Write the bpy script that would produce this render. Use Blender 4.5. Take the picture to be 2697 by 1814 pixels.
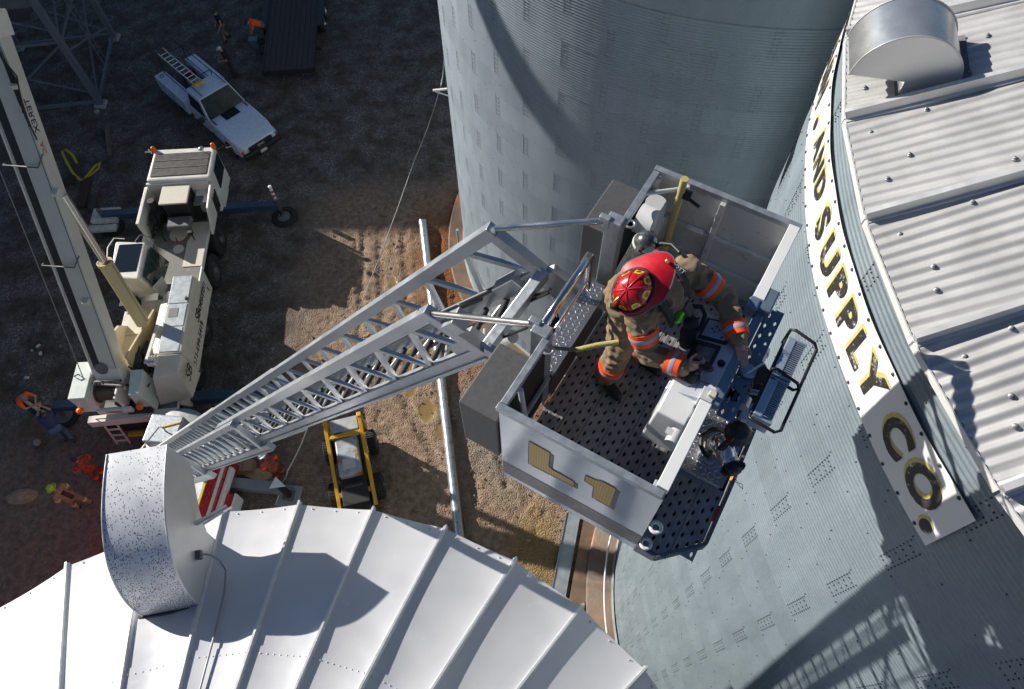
import bpy, bmesh, math, random
import numpy as np
from mathutils import Vector, Matrix
random.seed(7); RNG = np.random.RandomState(7)
R_ = math.radians
SC = bpy.context.scene
COL = SC.collection
for o in list(bpy.data.objects): bpy.data.objects.remove(o, do_unlink=True)

# ---------------------------------------------------------------- camera
FPX, CXP, CYP, HCAM = 1850.0, 1348.5, 907.0, 22.5        # focal length and centre in photo pixels, height of the drone
PW, PH = 2697, 1814
def _basis():
    dn = Vector(((1373.0 - CXP) / FPX, -(1963.0 - CYP) / FPX, -1.0)).normalized()
    up = -dn; fw = Vector((0, 0, -1)); y = (fw - up * fw.dot(up)).normalized(); x = y.cross(up)
    return Matrix((x, y, up))                             # rows: world axes seen from the camera
RB = _basis()
cam_d = bpy.data.cameras.new('camera'); cam = bpy.data.objects.new('camera', cam_d); COL.objects.link(cam)
cam_d.sensor_width = 36.0; cam_d.lens = FPX / PW * 36.0; cam_d.clip_start = 0.1; cam_d.clip_end = 1000
cam.matrix_world = Matrix.Translation((0, 0, HCAM)) @ RB.to_4x4()
SC.camera = cam

# ---------------------------------------------------------------- sky, sun, exposure
SUN_AZ, SUN_EL = 149.3, 25.0                               # degrees; azimuth counted from +X towards +Y
wd = bpy.data.worlds.new('World'); SC.world = wd; wd.use_nodes = True
nt = wd.node_tree; nt.nodes.clear()
sky = nt.nodes.new('ShaderNodeTexSky'); sky.sky_type = 'NISHITA'; sky.sun_disc = False
sky.sun_elevation = R_(SUN_EL); sky.sun_rotation = R_(90 - SUN_AZ)
sky.ozone_density = 5.0; sky.dust_density = 0.4; sky.air_density = 1.0
bg = nt.nodes.new('ShaderNodeBackground'); bg.inputs[1].default_value = 0.05
wo = nt.nodes.new('ShaderNodeOutputWorld')
nt.links.new(sky.outputs[0], bg.inputs[0]); nt.links.new(bg.outputs[0], wo.inputs[0])
sd = bpy.data.lights.new('sun', 'SUN'); sd.energy = 5.0; sd.angle = R_(0.5); sd.color = (1.0, 0.95, 0.87)
sun = bpy.data.objects.new('sun', sd); COL.objects.link(sun)
sv = Vector((math.cos(R_(SUN_EL)) * math.cos(R_(SUN_AZ)), math.cos(R_(SUN_EL)) * math.sin(R_(SUN_AZ)), math.sin(R_(SUN_EL))))
sun.rotation_euler = sv.to_track_quat('Z', 'Y').to_euler(); sun.location = (-30, 20, 40)
SC.view_settings.view_transform = 'Standard'; SC.view_settings.look = 'None'
SC.view_settings.exposure = 0.42; SC.view_settings.gamma = 1.0; SC.view_settings.use_curve_mapping = False

# ---------------------------------------------------------------- survey: photo position + height -> point on the site
VS = PW / 2331.0
def at(px, py, z=0.0):
    c = Vector(((px * VS - CXP) / FPX, -(py * VS - CYP) / FPX, -1.0)); r = RB @ c
    k = (z - HCAM) / r.z
    return Vector((r.x * k, r.y * k, z))

# ---------------------------------------------------------------- object helpers
class MB:
    """collects shapes; build() links them as ONE mesh object"""
    def __init__(s): s.v = []; s.f = []
    def add(s, vs, fs):
        n = len(s.v); s.v += [tuple(p) for p in vs]; s.f += [tuple(i + n for i in f) for f in fs]; return s
    def box(s, c, d, rot=None, tap=None):
        hx, hy, hz = d[0] / 2, d[1] / 2, d[2] / 2; c = Vector(c); vs = []
        for z in (-1, 1):
            for x, y in ((-1, -1), (1, -1), (1, 1), (-1, 1)):
                t = tap if (tap and z > 0) else 1
                p = Vector((x * hx * t, y * hy * t, z * hz))
                if rot is not None: p = rot @ p
                vs.append(c + p)
        return s.add(vs, [(3, 2, 1, 0), (4, 5, 6, 7), (0, 1, 5, 4), (1, 2, 6, 5), (2, 3, 7, 6), (3, 0, 4, 7)])
    def bb(s, a, b): return s.box([(a[i] + b[i]) / 2 for i in range(3)], [abs(b[i] - a[i]) for i in range(3)])
    def beam(s, p, q, w, h, up=(0, 0, 1), off=0.0):
        p, q = Vector(p), Vector(q); d = (q - p); L = d.length
        if L < 1e-6: return s
        d /= L; u = Vector(up); sd_ = d.cross(u)
        if sd_.length < 1e-4: sd_ = d.cross(Vector((1, 0.3, 0)))
        sd_.normalize(); u = sd_.cross(d).normalized()
        return s.box((p + q) / 2 + u * off, (L, w, h), Matrix((d, -sd_, u)).transposed())
    def tube(s, p, q, r, r2=None, n=8, cap=True):
        p, q = Vector(p), Vector(q); d = q - p
        if d.length < 1e-6: return s
        d.normalize(); r2 = r if r2 is None else r2
        a = d.orthogonal().normalized(); b = d.cross(a)
        vs = [p + (a * math.cos(t) + b * math.sin(t)) * r for t in [2 * math.pi * i / n for i in range(n)]]
        vs += [q + (a * math.cos(t) + b * math.sin(t)) * r2 for t in [2 * math.pi * i / n for i in range(n)]]
        fs = [(i, (i + 1) % n, n + (i + 1) % n, n + i) for i in range(n)]
        if cap: fs += [tuple(range(n - 1, -1, -1)), tuple(range(n, 2 * n))]
        return s.add(vs, fs)
    def path(s, pts, r, n=6, closed=False):
        pts = [Vector(p) for p in pts]; m = len(pts)
        if m < 2: return s
        rs = r if isinstance(r, (list, tuple)) else [r] * m
        vs = []; a = None
        for i, p in enumerate(pts):
            d = (pts[(i + 1) % m] - pts[i - 1]) if closed else (pts[min(i + 1, m - 1)] - pts[max(i - 1, 0)])
            d.normalize()
            if a is None: a = d.orthogonal().normalized()
            a = a - d * a.dot(d)
            if a.length < 1e-5: a = d.orthogonal()
            a.normalize(); b = d.cross(a)
            vs += [p + (a * math.cos(t) + b * math.sin(t)) * rs[i] for t in [2 * math.pi * k / n for k in range(n)]]
        fs = []
        for i in range(m if closed else m - 1):
            j = (i + 1) % m
            fs += [(i * n + k, i * n + (k + 1) % n, j * n + (k + 1) % n, j * n + k) for k in range(n)]
        if not closed: fs += [tuple(range(n - 1, -1, -1)), tuple(range((m - 1) * n, m * n))]
        return s.add(vs, fs)
    def lathe(s, prof, o=(0, 0, 0), ax=(0, 0, 1), n=16, sx=1.0, sy=1.0, xax=None):
        o = Vector(o); z = Vector(ax).normalized(); x = Vector(xax).normalized() if xax else z.orthogonal().normalized(); y = z.cross(x)
        vs = []; m = len(prof)
        for r, h in prof:
            vs += [o + z * h + (x * math.cos(t) * sx + y * math.sin(t) * sy) * r for t in [2 * math.pi * k / n for k in range(n)]]
        fs = [(i * n + k, i * n + (k + 1) % n, (i + 1) * n + (k + 1) % n, (i + 1) * n + k) for i in range(m - 1) for k in range(n)]
        fs += [tuple(range(n - 1, -1, -1)), tuple(range((m - 1) * n, m * n))]
        return s.add(vs, fs)
    def ball(s, c, r, sc=(1, 1, 1), n=12, rot=None):
        c = Vector(c); vs = []; m = max(4, n // 2)
        for i in range(1, m):
            th = math.pi * i / m
            for k in range(n):
                p = Vector((math.sin(th) * math.cos(2 * math.pi * k / n) * sc[0], math.sin(th) * math.sin(2 * math.pi * k / n) * sc[1], math.cos(th) * sc[2])) * r
                vs.append(c + (rot @ p if rot is not None else p))
        t = Vector((0, 0, sc[2] * r)); t = rot @ t if rot is not None else t
        vs += [c + t, c - t]; T = len(vs) - 2
        fs = [(i * n + k, (i + 1) * n + k, (i + 1) * n + (k + 1) % n, i * n + (k + 1) % n) for i in range(m - 2) for k in range(n)]
        fs += [(T, k, (k + 1) % n) for k in range(n)] + [(T + 1, (m - 2) * n + (k + 1) % n, (m - 2) * n + k) for k in range(n)]
        return s.add(vs, fs)
    def prism(s, poly, o, u, v, h):
        """polygon in the plane (u,v) at o, thickened by h along u x v"""
        o, u, v = Vector(o), Vector(u).normalized(), Vector(v).normalized(); w = u.cross(v).normalized(); n = len(poly)
        A = [o + u * a + v * b for a, b in poly]; B = [p + w * h for p in A]
        return s.add(A + B, [tuple(range(n - 1, -1, -1)), tuple(range(n, 2 * n))] + [(i, (i + 1) % n, n + (i + 1) % n, n + i) for i in range(n)])
    def grid(s, fn, nu, nv, thick=None):
        vs = [fn(i / nu, j / nv) for j in range(nv + 1) for i in range(nu + 1)]
        fs = [(j * (nu + 1) + i, j * (nu + 1) + i + 1, (j + 1) * (nu + 1) + i + 1, (j + 1) * (nu + 1) + i) for j in range(nv) for i in range(nu)]
        return s.add(vs, fs)
    def mesh(s, name, smooth=None):
        me = bpy.data.meshes.new(name); me.from_pydata(s.v, [], s.f); me.update()
        bm = bmesh.new(); bm.from_mesh(me); bmesh.ops.recalc_face_normals(bm, faces=bm.faces); bm.to_mesh(me); bm.free()
        if smooth is not None:
            me.polygons.foreach_set('use_smooth', [True] * len(me.polygons))
            if smooth < 179: me.set_sharp_from_angle(angle=R_(smooth))
        return me
    def build(s, name, mat, parent=None, smooth=None, bevel=0.0, loc=None):
        me = s.mesh(name, smooth); me.materials.append(mat)
        return put(name, me, parent, bevel, loc)
def put(name, me, parent=None, bevel=0.0, loc=None):
    o = bpy.data.objects.new(name, me); COL.objects.link(o)
    if parent is not None: o.parent = parent
    if loc is not None: o.location = loc
    if bevel > 0:
        b = o.modifiers.new('bevel', 'BEVEL'); b.width = bevel; b.segments = 2; b.limit_method = 'ANGLE'; b.angle_limit = R_(40)
        b.harden_normals = False
    return o
def tag(o, label=None, cat=None, group=None, kind=None):
    if label: o['label'] = label
    if cat: o['category'] = cat
    if group: o['group'] = group
    if kind: o['kind'] = kind
    return o
def empty(name, loc=(0, 0, 0), rz=0.0, label=None, cat=None, group=None):
    o = bpy.data.objects.new(name, None); COL.objects.link(o); o.location = loc; o.rotation_euler = (0, 0, rz)
    o.empty_display_size = 0.2
    return tag(o, label, cat, group)
def inst(src, parent, loc=(0, 0, 0), rot=(0, 0, 0)):
    c = src.copy(); COL.objects.link(c); c.parent = parent; c.location = loc; c.rotation_euler = rot; return c

# ---------------------------------------------------------------- materials
_M = {}
def mat(name, col, rough=0.5, metal=0.0, var=0.08, vs=6.0, bump=0.0, bs=40.0, spec=0.5, dirt=None, ds=3.0, dth=0.55, coat=0.0, alpha=None, emit=None, trans=0.0, rvar=0.08, obj=False):
    """plain procedural material: base colour broken by two noises, optional dirt colour and fine relief"""
    if name in _M: return _M[name]
    m = bpy.data.materials.new(name); m.use_nodes = True; t = m.node_tree; N = t.nodes; Lk = t.links
    b = N['Principled BSDF']; b.inputs['Roughness'].default_value = rough; b.inputs['Metallic'].default_value = metal
    b.inputs['Specular IOR Level'].default_value = spec
    if coat: b.inputs['Coat Weight'].default_value = coat; b.inputs['Coat Roughness'].default_value = 0.08
    if trans: b.inputs['Transmission Weight'].default_value = trans
    if alpha is not None: b.inputs['Alpha'].default_value = alpha
    if emit: b.inputs['Emission Color'].default_value = (*col, 1); b.inputs['Emission Strength'].default_value = emit
    if obj: tc = N.new('ShaderNodeTexCoord'); P = tc.outputs['Object']
    else: g = N.new('ShaderNodeNewGeometry'); P = g.outputs['Position']
    n1 = N.new('ShaderNodeTexNoise'); n1.inputs['Scale'].default_value = vs; n1.inputs['Detail'].default_value = 5; Lk.new(P, n1.inputs['Vector'])
    r = N.new('ShaderNodeMapRange'); r.inputs[1].default_value = 0.25; r.inputs[2].default_value = 0.75
    r.inputs[3].default_value = 1 - var; r.inputs[4].default_value = 1 + var; Lk.new(n1.outputs[0], r.inputs[0])
    mx = N.new('ShaderNodeVectorMath'); mx.operation = 'SCALE'; mx.inputs[0].default_value = col; Lk.new(r.outputs[0], mx.inputs['Scale'])
    out = mx.outputs[0]
    if dirt is not None:
        n2 = N.new('ShaderNodeTexNoise'); n2.inputs['Scale'].default_value = ds; n2.inputs['Detail'].default_value = 8; n2.inputs['Roughness'].default_value = 0.65; Lk.new(P, n2.inputs['Vector'])
        r2 = N.new('ShaderNodeMapRange'); r2.inputs[1].default_value = dth; r2.inputs[2].default_value = dth + 0.12; Lk.new(n2.outputs[0], r2.inputs[0])
        mm = N.new('ShaderNodeMix'); mm.data_type = 'RGBA'; Lk.new(r2.outputs[0], mm.inputs[0]); Lk.new(out, mm.inputs[6]); mm.inputs[7].default_value = (*dirt, 1)
        out = mm.outputs[2]
    Lk.new(out, b.inputs['Base Color'])
    if rvar:
        rr = N.new('ShaderNodeMapRange'); rr.inputs[1].default_value = 0.3; rr.inputs[2].default_value = 0.7
        rr.inputs[3].default_value = max(0.02, rough - rvar); rr.inputs[4].default_value = min(1, rough + rvar); Lk.new(n1.outputs[0], rr.inputs[0]); Lk.new(rr.outputs[0], b.inputs['Roughness'])
    if bump:
        nb = N.new('ShaderNodeTexNoise'); nb.inputs['Scale'].default_value = bs; nb.inputs['Detail'].default_value = 4; Lk.new(P, nb.inputs['Vector'])
        bp = N.new('ShaderNodeBump'); bp.inputs['Strength'].default_value = bump; bp.inputs['Distance'].default_value = 0.02
        Lk.new(nb.outputs[0], bp.inputs['Height']); Lk.new(bp.outputs[0], b.inputs['Normal'])
    _M[name] = m; return m
# ================================================================ ground
def vnoise(x, y, sc, seed):
    x = np.asarray(x) * sc; y = np.asarray(y) * sc
    r = np.random.RandomState(seed); T = r.rand(256, 256)
    xi = np.floor(x).astype(int); yi = np.floor(y).astype(int); fx = x - xi; fy = y - yi
    fx = fx * fx * (3 - 2 * fx); fy = fy * fy * (3 - 2 * fy)
    g = lambda a, b: T[a % 256, b % 256]
    return (g(xi, yi) * (1 - fx) + g(xi + 1, yi) * fx) * (1 - fy) + (g(xi, yi + 1) * (1 - fx) + g(xi + 1, yi + 1) * fx) * fy
def fbm(x, y, sc, seed, oc=4, gain=0.5):
    s = 0; a = 1.0; t = 0
    for k in range(oc): s = s + a * vnoise(x, y, sc * 2 ** k, seed + k); t += a; a *= gain
    return s / t
def sstep(a, b, x): t = np.clip((x - a) / (b - a), 0, 1); return t * t * (3 - 2 * t)
def segd(x, y, p, q):
    px, py = q[0] - p[0], q[1] - p[1]; L2 = px * px + py * py
    t = np.clip(((x - p[0]) * px + (y - p[1]) * py) / L2, 0, 1)
    return np.hypot(x - p[0] - t * px, y - p[1] - t * py), t * math.sqrt(L2)
BIN_A = (5.55, 17.7, 7.32); BIN_C = (10.19, 3.26, 7.32); BIN_D = (-3.06, -2.985, 5.9)
def ground_fields(X, Y):
    mud = sstep(-9.5, -6.5, X + 2.2 * (fbm(X, Y, .5, 11) - .5)) * (1 - sstep(19.5, 22, Y + 2 * (fbm(X, Y, .6, 12) - .5)))
    mud = np.maximum(mud, 0.75 * sstep(12, 7, Y + 1.5 * (fbm(X, Y, .4, 13) - .5)) * sstep(-9, -13, X))
    grav = sstep(.45, .7, fbm(X, Y, .35, 21)) * (1 - .6 * mud)
    gravel_patch = sstep(2.2, .6, np.hypot((X + .3) * .8, (Y - 9.6) * .7) + 1.2 * (fbm(X, Y, 1.2, 5) - .5))
    h = .05 * (fbm(X, Y, .35, 1) - .5) + .022 * (fbm(X, Y, 2.2, 2) - .5) + .012 * (fbm(X, Y, 9, 3, 2) - .5)
    h += mud * (.09 * (fbm(X, Y, 1.6, 31) - .5) - .16 * np.abs(fbm(X, Y, 3.2, 32, 3) - .5) + .05 * (fbm(X, Y, 8, 33, 2) - .5))
    rut = 0 * X
    for p, q, w in (((-5.35, 19), (-4.75, 12.6), .2), ((-4.3, 18.6), (-3.85, 12.2), .2), ((-5.9, 18.4), (-5.75, 13.2), .16), ((-2.9, 18), (-3.1, 11.5), .2), ((-3.4, 14), (-1.4, 7), .18), ((-2.2, 15), (-.3, 7.5), .18),
                    ((-4.6, 12.4), (-2.6, 8.2), .22), ((-13.5, 6.2), (-11.5, 2.2), .2), ((-12.4, 6.4), (-10.4, 2.4), .2), ((-18.5, 15), (-17.6, 8), .3), ((-17, 16), (-16.2, 8), .3)):
        d, t = segd(X + .25 * (fbm(X, Y, .5, 41) - .5), Y, p, q)
        m = sstep(w, w * .55, d)
        tread = .5 + .5 * np.sign(np.sin((t + d * .9) * 30))
        h = h - m * (.045 + .03 * tread) * .9 + .03 * np.exp(-((d - w * 1.25) / (w * .35)) ** 2) * fbm(X, Y, 3, 42)
        rut = np.maximum(rut, m)
    pud = 0 * X
    for cx, cy, a, b in ((-3.65, 11.6, .32, .8), (-3.05, 10.3, .35, .55), (-2.45, 10.75, .3, .9), (-2.5, 9.5, .3, .35), (-4.0, 14.2, .22, .5), (-4.6, 15.8, .2, .35), (-9.2, 8.6, .5, .2)):
        e = np.hypot((X - cx) / a, (Y - cy) / b) + .7 * (fbm(X, Y, 2.5, 51) - .5); m = sstep(1.05, .8, e); pud = np.maximum(pud, m)
        h = np.where(m > .05, h * (1 - m) + m * (-.045), h)
    dA = np.hypot(X - BIN_A[0], Y - BIN_A[1]) - 7.9; dC = np.hypot(X - BIN_C[0], Y - BIN_C[1]) - 8.1
    rust = sstep(2.6, .1, dA + 1.5 * (fbm(X, Y, .9, 61) - .5)) * sstep(22, 17, Y)
    straw = .7 * sstep(1.5, .4, np.hypot(X - .55, (Y - 5.3) * .75) + .8 * (fbm(X, Y, 1.5, 62) - .5))
    return h, mud, grav, pud, rust, straw, gravel_patch
def build_ground():
    x0, x1, y0, y1, st = -29.0, 5.0, -3.0, 40.0, 0.085
    xs = np.arange(x0, x1, st); ys = np.arange(y0, y1, st); nx, ny = len(xs), len(ys)
    X, Y = np.meshgrid(xs, ys); h, mud, grav, pud, rust, straw, gp = ground_fields(X, Y)
    edge = sstep(0, 2, np.minimum.reduce([X - x0, x1 - X, Y - y0, y1 - Y])); h = h * edge
    co = np.stack([X, Y, h], -1).reshape(-1, 3)
    i = np.arange(nx - 1); j = np.arange(ny - 1); I, J = np.meshgrid(i, j); b = (J * nx + I).ravel()
    F = np.stack([b, b + 1, b + nx + 1, b + nx], 1)
    # outer skirt to the far distance, part of the same sheet
    far = 400.0
    ring_i = np.array([[x0, y0], [xs[-1], y0], [xs[-1], ys[-1]], [x0, ys[-1]]]); corner = [0, nx - 1, nx * ny - 1, nx * (ny - 1)]
    n0 = len(co); co = np.vstack([co, [[-far, -far, -.02], [far, -far, -.02], [far, far, -.02], [-far, far, -.02]]])
    Fx = np.array([[n0, n0 + 1, corner[1], corner[0]], [n0 + 1, n0 + 2, corner[2], corner[1]], [n0 + 2, n0 + 3, corner[3], corner[2]], [n0 + 3, n0, corner[0], corner[3]]])
    F = np.vstack([F, Fx])
    me = bpy.data.meshes.new('ground'); me.vertices.add(len(co)); me.vertices.foreach_set('co', co.ravel())
    me.loops.add(F.size); me.loops.foreach_set('vertex_index', F.ravel().astype(np.int32)); me.polygons.add(len(F))
    me.polygons.foreach_set('loop_start', np.arange(0, F.size, 4, dtype=np.int32)); me.polygons.foreach_set('loop_total', np.full(len(F), 4, dtype=np.int32))
    me.update(calc_edges=True); me.polygons.foreach_set('use_smooth', [True] * len(F))
    for nm, (a, b_, c) in (('soil', (mud, pud, rust)), ('soil2', (grav, straw, gp))):
        ca = me.color_attributes.new(nm, 'FLOAT_COLOR', 'POINT'); dat = np.zeros((len(co), 4), np.float32); dat[:n0, 0] = a.ravel(); dat[:n0, 1] = b_.ravel(); dat[:n0, 2] = c.ravel(); dat[:, 3] = 1
        ca.data.foreach_set('color', dat.ravel())
    o = put('ground', me); tag(o, kind='structure')
    m = bpy.data.materials.new('site_soil'); m.use_nodes = True; t = m.node_tree; N, Lk = t.nodes, t.links; b = N['Principled BSDF']; b.inputs['Specular IOR Level'].default_value = .3
    g = N.new('ShaderNodeNewGeometry'); P = g.outputs['Position']
    def noise(sc, det=6, rg=.6):
        n = N.new('ShaderNodeTexNoise'); n.inputs['Scale'].default_value = sc; n.inputs['Detail'].default_value = det; n.inputs['Roughness'].default_value = rg; Lk.new(P, n.inputs['Vector']); return n.outputs[0]
    def ramp(f, pts):
        r = N.new('ShaderNodeValToRGB'); e = r.color_ramp.elements
        while len(e) < len(pts): e.new(.5)
        for k, (p, c) in enumerate(pts): e[k].position = p; e[k].color = (*c, 1)
        Lk.new(f, r.inputs[0]); return r.outputs[0]
    def mix(f, a, c):
        x = N.new('ShaderNodeMix'); x.data_type = 'RGBA'; Lk.new(f, x.inputs[0]); Lk.new(a, x.inputs[6]); Lk.new(c, x.inputs[7]); return x.outputs[2]
    def vor(sc):
        v = N.new('ShaderNodeTexVoronoi'); v.inputs['Scale'].default_value = sc; Lk.new(P, v.inputs['Vector']); return v
    A1 = N.new('ShaderNodeAttribute'); A1.attribute_name = 'soil'; s1 = N.new('ShaderNodeSeparateColor'); Lk.new(A1.outputs['Color'], s1.inputs[0])
    A2 = N.new('ShaderNodeAttribute'); A2.attribute_name = 'soil2'; s2 = N.new('ShaderNodeSeparateColor'); Lk.new(A2.outputs['Color'], s2.inputs[0])
    v1 = vor(22); v2 = vor(45)
    stones = ramp(v1.outputs['Color'], [(0, (.06, .055, .05)), (.5, (.17, .155, .14)), (.84, (.32, .30, .28)), (1, (.6, .58, .55))])
    dirt = ramp(noise(3.5), [(.25, (.055, .042, .034)), (.55, (.11, .085, .066)), (.8, (.17, .135, .105))])
    f1 = N.new('ShaderNodeMapRange'); Lk.new(noise(1.1), f1.inputs[0]); f1.inputs[1].default_value = .40; f1.inputs[2].default_value = .62; f1.inputs[4].default_value = .85
    base = mix(f1.outputs[0], dirt, stones)
    mudc = ramp(noise(5), [(.25, (.16, .10, .062)), (.5, (.31, .215, .145)), (.75, (.45, .335, .24))])
    c = mix(s1.outputs[0], base, mudc)
    c = mix(s2.outputs[2], c, ramp(v2.outputs['Color'], [(0, (.09, .07, .05)), (.5, (.24, .19, .14)), (1, (.5, .44, .37))]))
    rustc = ramp(noise(4), [(.3, (.12, .045, .016)), (.6, (.30, .115, .035)), (.8, (.22, .12, .06))])
    c = mix(s1.outputs[2], c, rustc)
    c = mix(s2.outputs[1], c, ramp(noise(26, 3), [(.3, (.12, .075, .02)), (.55, (.34, .22, .07)), (.8, (.6, .46, .22))]))
    pudc = ramp(noise(2), [(.3, (.20, .13, .05)), (.7, (.30, .21, .09))])
    c = mix(s1.outputs[1], c, pudc)
    Lk.new(c, b.inputs['Base Color'])
    rr = N.new('ShaderNodeMapRange'); Lk.new(s1.outputs[1], rr.inputs[0]); rr.inputs[3].default_value = .92; rr.inputs[4].default_value = .08; Lk.new(rr.outputs[0], b.inputs['Roughness'])
    bp = N.new('ShaderNodeBump'); bp.inputs['Distance'].default_value = .05
    iv = N.new('ShaderNodeMapRange'); Lk.new(s1.outputs[1], iv.inputs[0]); iv.inputs[3].default_value = .9; iv.inputs[4].default_value = .03; Lk.new(iv.outputs[0], bp.inputs['Strength'])
    ad = N.new('ShaderNodeMath'); ad.operation = 'SUBTRACT'; Lk.new(noise(14, 8, .7), ad.inputs[0]); Lk.new(v1.outputs['Distance'], ad.inputs[1]); Lk.new(ad.outputs[0], bp.inputs['Height']); Lk.new(bp.outputs[0], b.inputs['Normal'])
    me.materials.append(m)
build_ground()
def ground_z(x, y): return float(ground_fields(np.array([x]), np.array([y]))[0][0])
# loose stones and clods lying about: too many to count
def build_stones():
    mb = MB(); r = random.Random(3)
    for k in range(2600):
        if k % 3: x, y = r.uniform(-7, 1.5), r.uniform(5.5, 20)
        else: x, y = r.uniform(-24, -2), r.uniform(3, 33)
        if math.hypot(x - BIN_A[0], y - BIN_A[1]) < 8 or math.hypot(x - BIN_C[0], y - BIN_C[1]) < 8: continue
        s = r.uniform(.012, .04) if r.random() < .95 else r.uniform(.05, .09)
        vs = [(x + s * a * r.uniform(.7, 1.3), y + s * b_ * r.uniform(.7, 1.3), -.01 + s * c * r.uniform(.5, .9)) for a, b_, c in ((1, 0, .3), (0, 1, .3), (-1, 0, .3), (0, -1, .3), (.1, .1, 1.2), (0, 0, -1))]
        mb.add(vs, [(0, 1, 4), (1, 2, 4), (2, 3, 4), (3, 0, 4), (1, 0, 5), (2, 1, 5), (3, 2, 5), (0, 3, 5)])
    o = mb.build('gravel', mat('gravel_stone', (.24, .2, .165), .9, var=.45, vs=9)); tag(o, 'scattered gravel and mud clods on the yard', 'gravel', kind='stuff')
build_stones()

# ================================================================ grain bins
def galv_mat(name, c0, c1, rough, metal, streak=.5):
    m = bpy.data.materials.new(name); m.use_nodes = True; t = m.node_tree; N, Lk = t.nodes, t.links; b = N['Principled BSDF']
    g = N.new('ShaderNodeNewGeometry')
    mp = N.new('ShaderNodeMapping'); mp.inputs['Scale'].default_value = (1, 1, .25); Lk.new(g.outputs['Position'], mp.inputs[0])
    n = N.new('ShaderNodeTexNoise'); n.inputs['Scale'].default_value = 2.2; n.inputs['Detail'].default_value = 8; n.inputs['Roughness'].default_value = .65; Lk.new(mp.outputs[0], n.inputs[0])
    v = N.new('ShaderNodeTexVoronoi'); v.inputs['Scale'].default_value = 38; Lk.new(g.outputs['Position'], v.inputs['Vector'])
    r = N.new('ShaderNodeValToRGB'); e = r.color_ramp.elements; e[0].position = .3; e[0].color = (*c0, 1); e[1].position = .7; e[1].color = (*c1, 1); Lk.new(n.outputs[0], r.inputs[0])
    oi = N.new('ShaderNodeObjectInfo')
    sc = N.new('ShaderNodeMapRange'); sc.inputs[3].default_value = .93; sc.inputs[4].default_value = 1.05; Lk.new(oi.outputs['Random'], sc.inputs[0])
    s2 = N.new('ShaderNodeSeparateColor'); Lk.new(v.outputs['Color'], s2.inputs[0])
    sp = N.new('ShaderNodeMapRange'); sp.inputs[3].default_value = .96; sp.inputs[4].default_value = 1.04; Lk.new(s2.outputs[0], sp.inputs[0])
    mu = N.new('ShaderNodeMath'); mu.operation = 'MULTIPLY'; Lk.new(sc.outputs[0], mu.inputs[0]); Lk.new(sp.outputs[0], mu.inputs[1])
    vm = N.new('ShaderNodeVectorMath'); vm.operation = 'SCALE'; Lk.new(r.outputs[0], vm.inputs[0]); Lk.new(mu.outputs[0], vm.inputs['Scale']); Lk.new(vm.outputs[0], b.inputs['Base Color'])
    rr = N.new('ShaderNodeMapRange'); rr.inputs[3].default_value = rough - .07; rr.inputs[4].default_value = rough + .1; Lk.new(n.outputs[0], rr.inputs[0]); Lk.new(rr.outputs[0], b.inputs['Roughness'])
    b.inputs['Metallic'].default_value = metal
    return m
M_GALV_C = galv_mat('galvanised_wall_pale', (.19, .235, .262), (.25, .30, .33), .5, .3)
M_GALV_A = galv_mat('galvanised_wall', (.28, .33, .37), (.35, .405, .445), .42, .35)
M_BOLT = mat('bolt_washer', (.06, .065, .07), .6, .3)
M_BOLT_L = mat('bolt_zinc', (.5, .51, .52), .45, .6)
M_CONC = mat('wet_concrete', (.17, .115, .075), .55, var=.3, vs=1.6, bump=.3, bs=14, dirt=(.33, .13, .04), ds=1.4, dth=.55)
M_CONC_P = mat('pale_concrete', (.36, .37, .36), .85, var=.2, vs=3, bump=.25, bs=25)
RING_H, PITCH, NSH = .6043, .06043, 24
def sheet_mesh(name, R):
    da = 2 * math.pi / NSH; na, per, smp = 8, 10, 7; nz = per * smp
    vs = []; fs = []
    for j in range(nz + 1):
        z = RING_H * j / nz
        for i in range(na + 1):
            a = da * (i / na) * 1.008
            r = R + .0052 * math.cos(2 * math.pi * z / PITCH) + .0035 * (i / na) + .003 * (1 - j / nz)
            vs.append((r * math.cos(a), r * math.sin(a), z))
    for j in range(nz):
        for i in range(na): k = j * (na + 1) + i; fs.append((k, k + 1, k + na + 2, k + na + 1))
    me = bpy.data.meshes.new(name); me.from_pydata(vs, [], fs); me.polygons.foreach_set('use_smooth', [True] * len(fs)); return me
def bolts_mesh(name, R, nring, spots, z0, rad=.011):
    """small washers+heads at (angle, z)"""
    V = []; F = []
    for a, z in spots:
        r = R + .0052 * math.cos(2 * math.pi * ((z - z0) % RING_H) / PITCH) + .005
        c, s_ = math.cos(a), math.sin(a); n = len(V)
        o = (r * c, r * s_, z)
        for k in range(6):
            t = math.pi * k / 3; V.append((o[0] - s_ * math.cos(t) * rad - c * .004, o[1] + c * math.cos(t) * rad - s_ * .004, o[2] + math.sin(t) * rad))
        for k in range(6):
            t = math.pi * k / 3; V.append((o[0] + c * .009 - s_ * math.cos(t) * rad * .6, o[1] + s_ * .009 + c * math.cos(t) * rad * .6, o[2] + math.sin(t) * rad * .6))
        F += [(n + k, n + (k + 1) % 6, n + 6 + (k + 1) % 6, n + 6 + k) for k in range(6)] + [tuple(n + 6 + k for k in range(6))]
    me = bpy.data.meshes.new(name); me.from_pydata(V, [], F); return me
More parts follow.
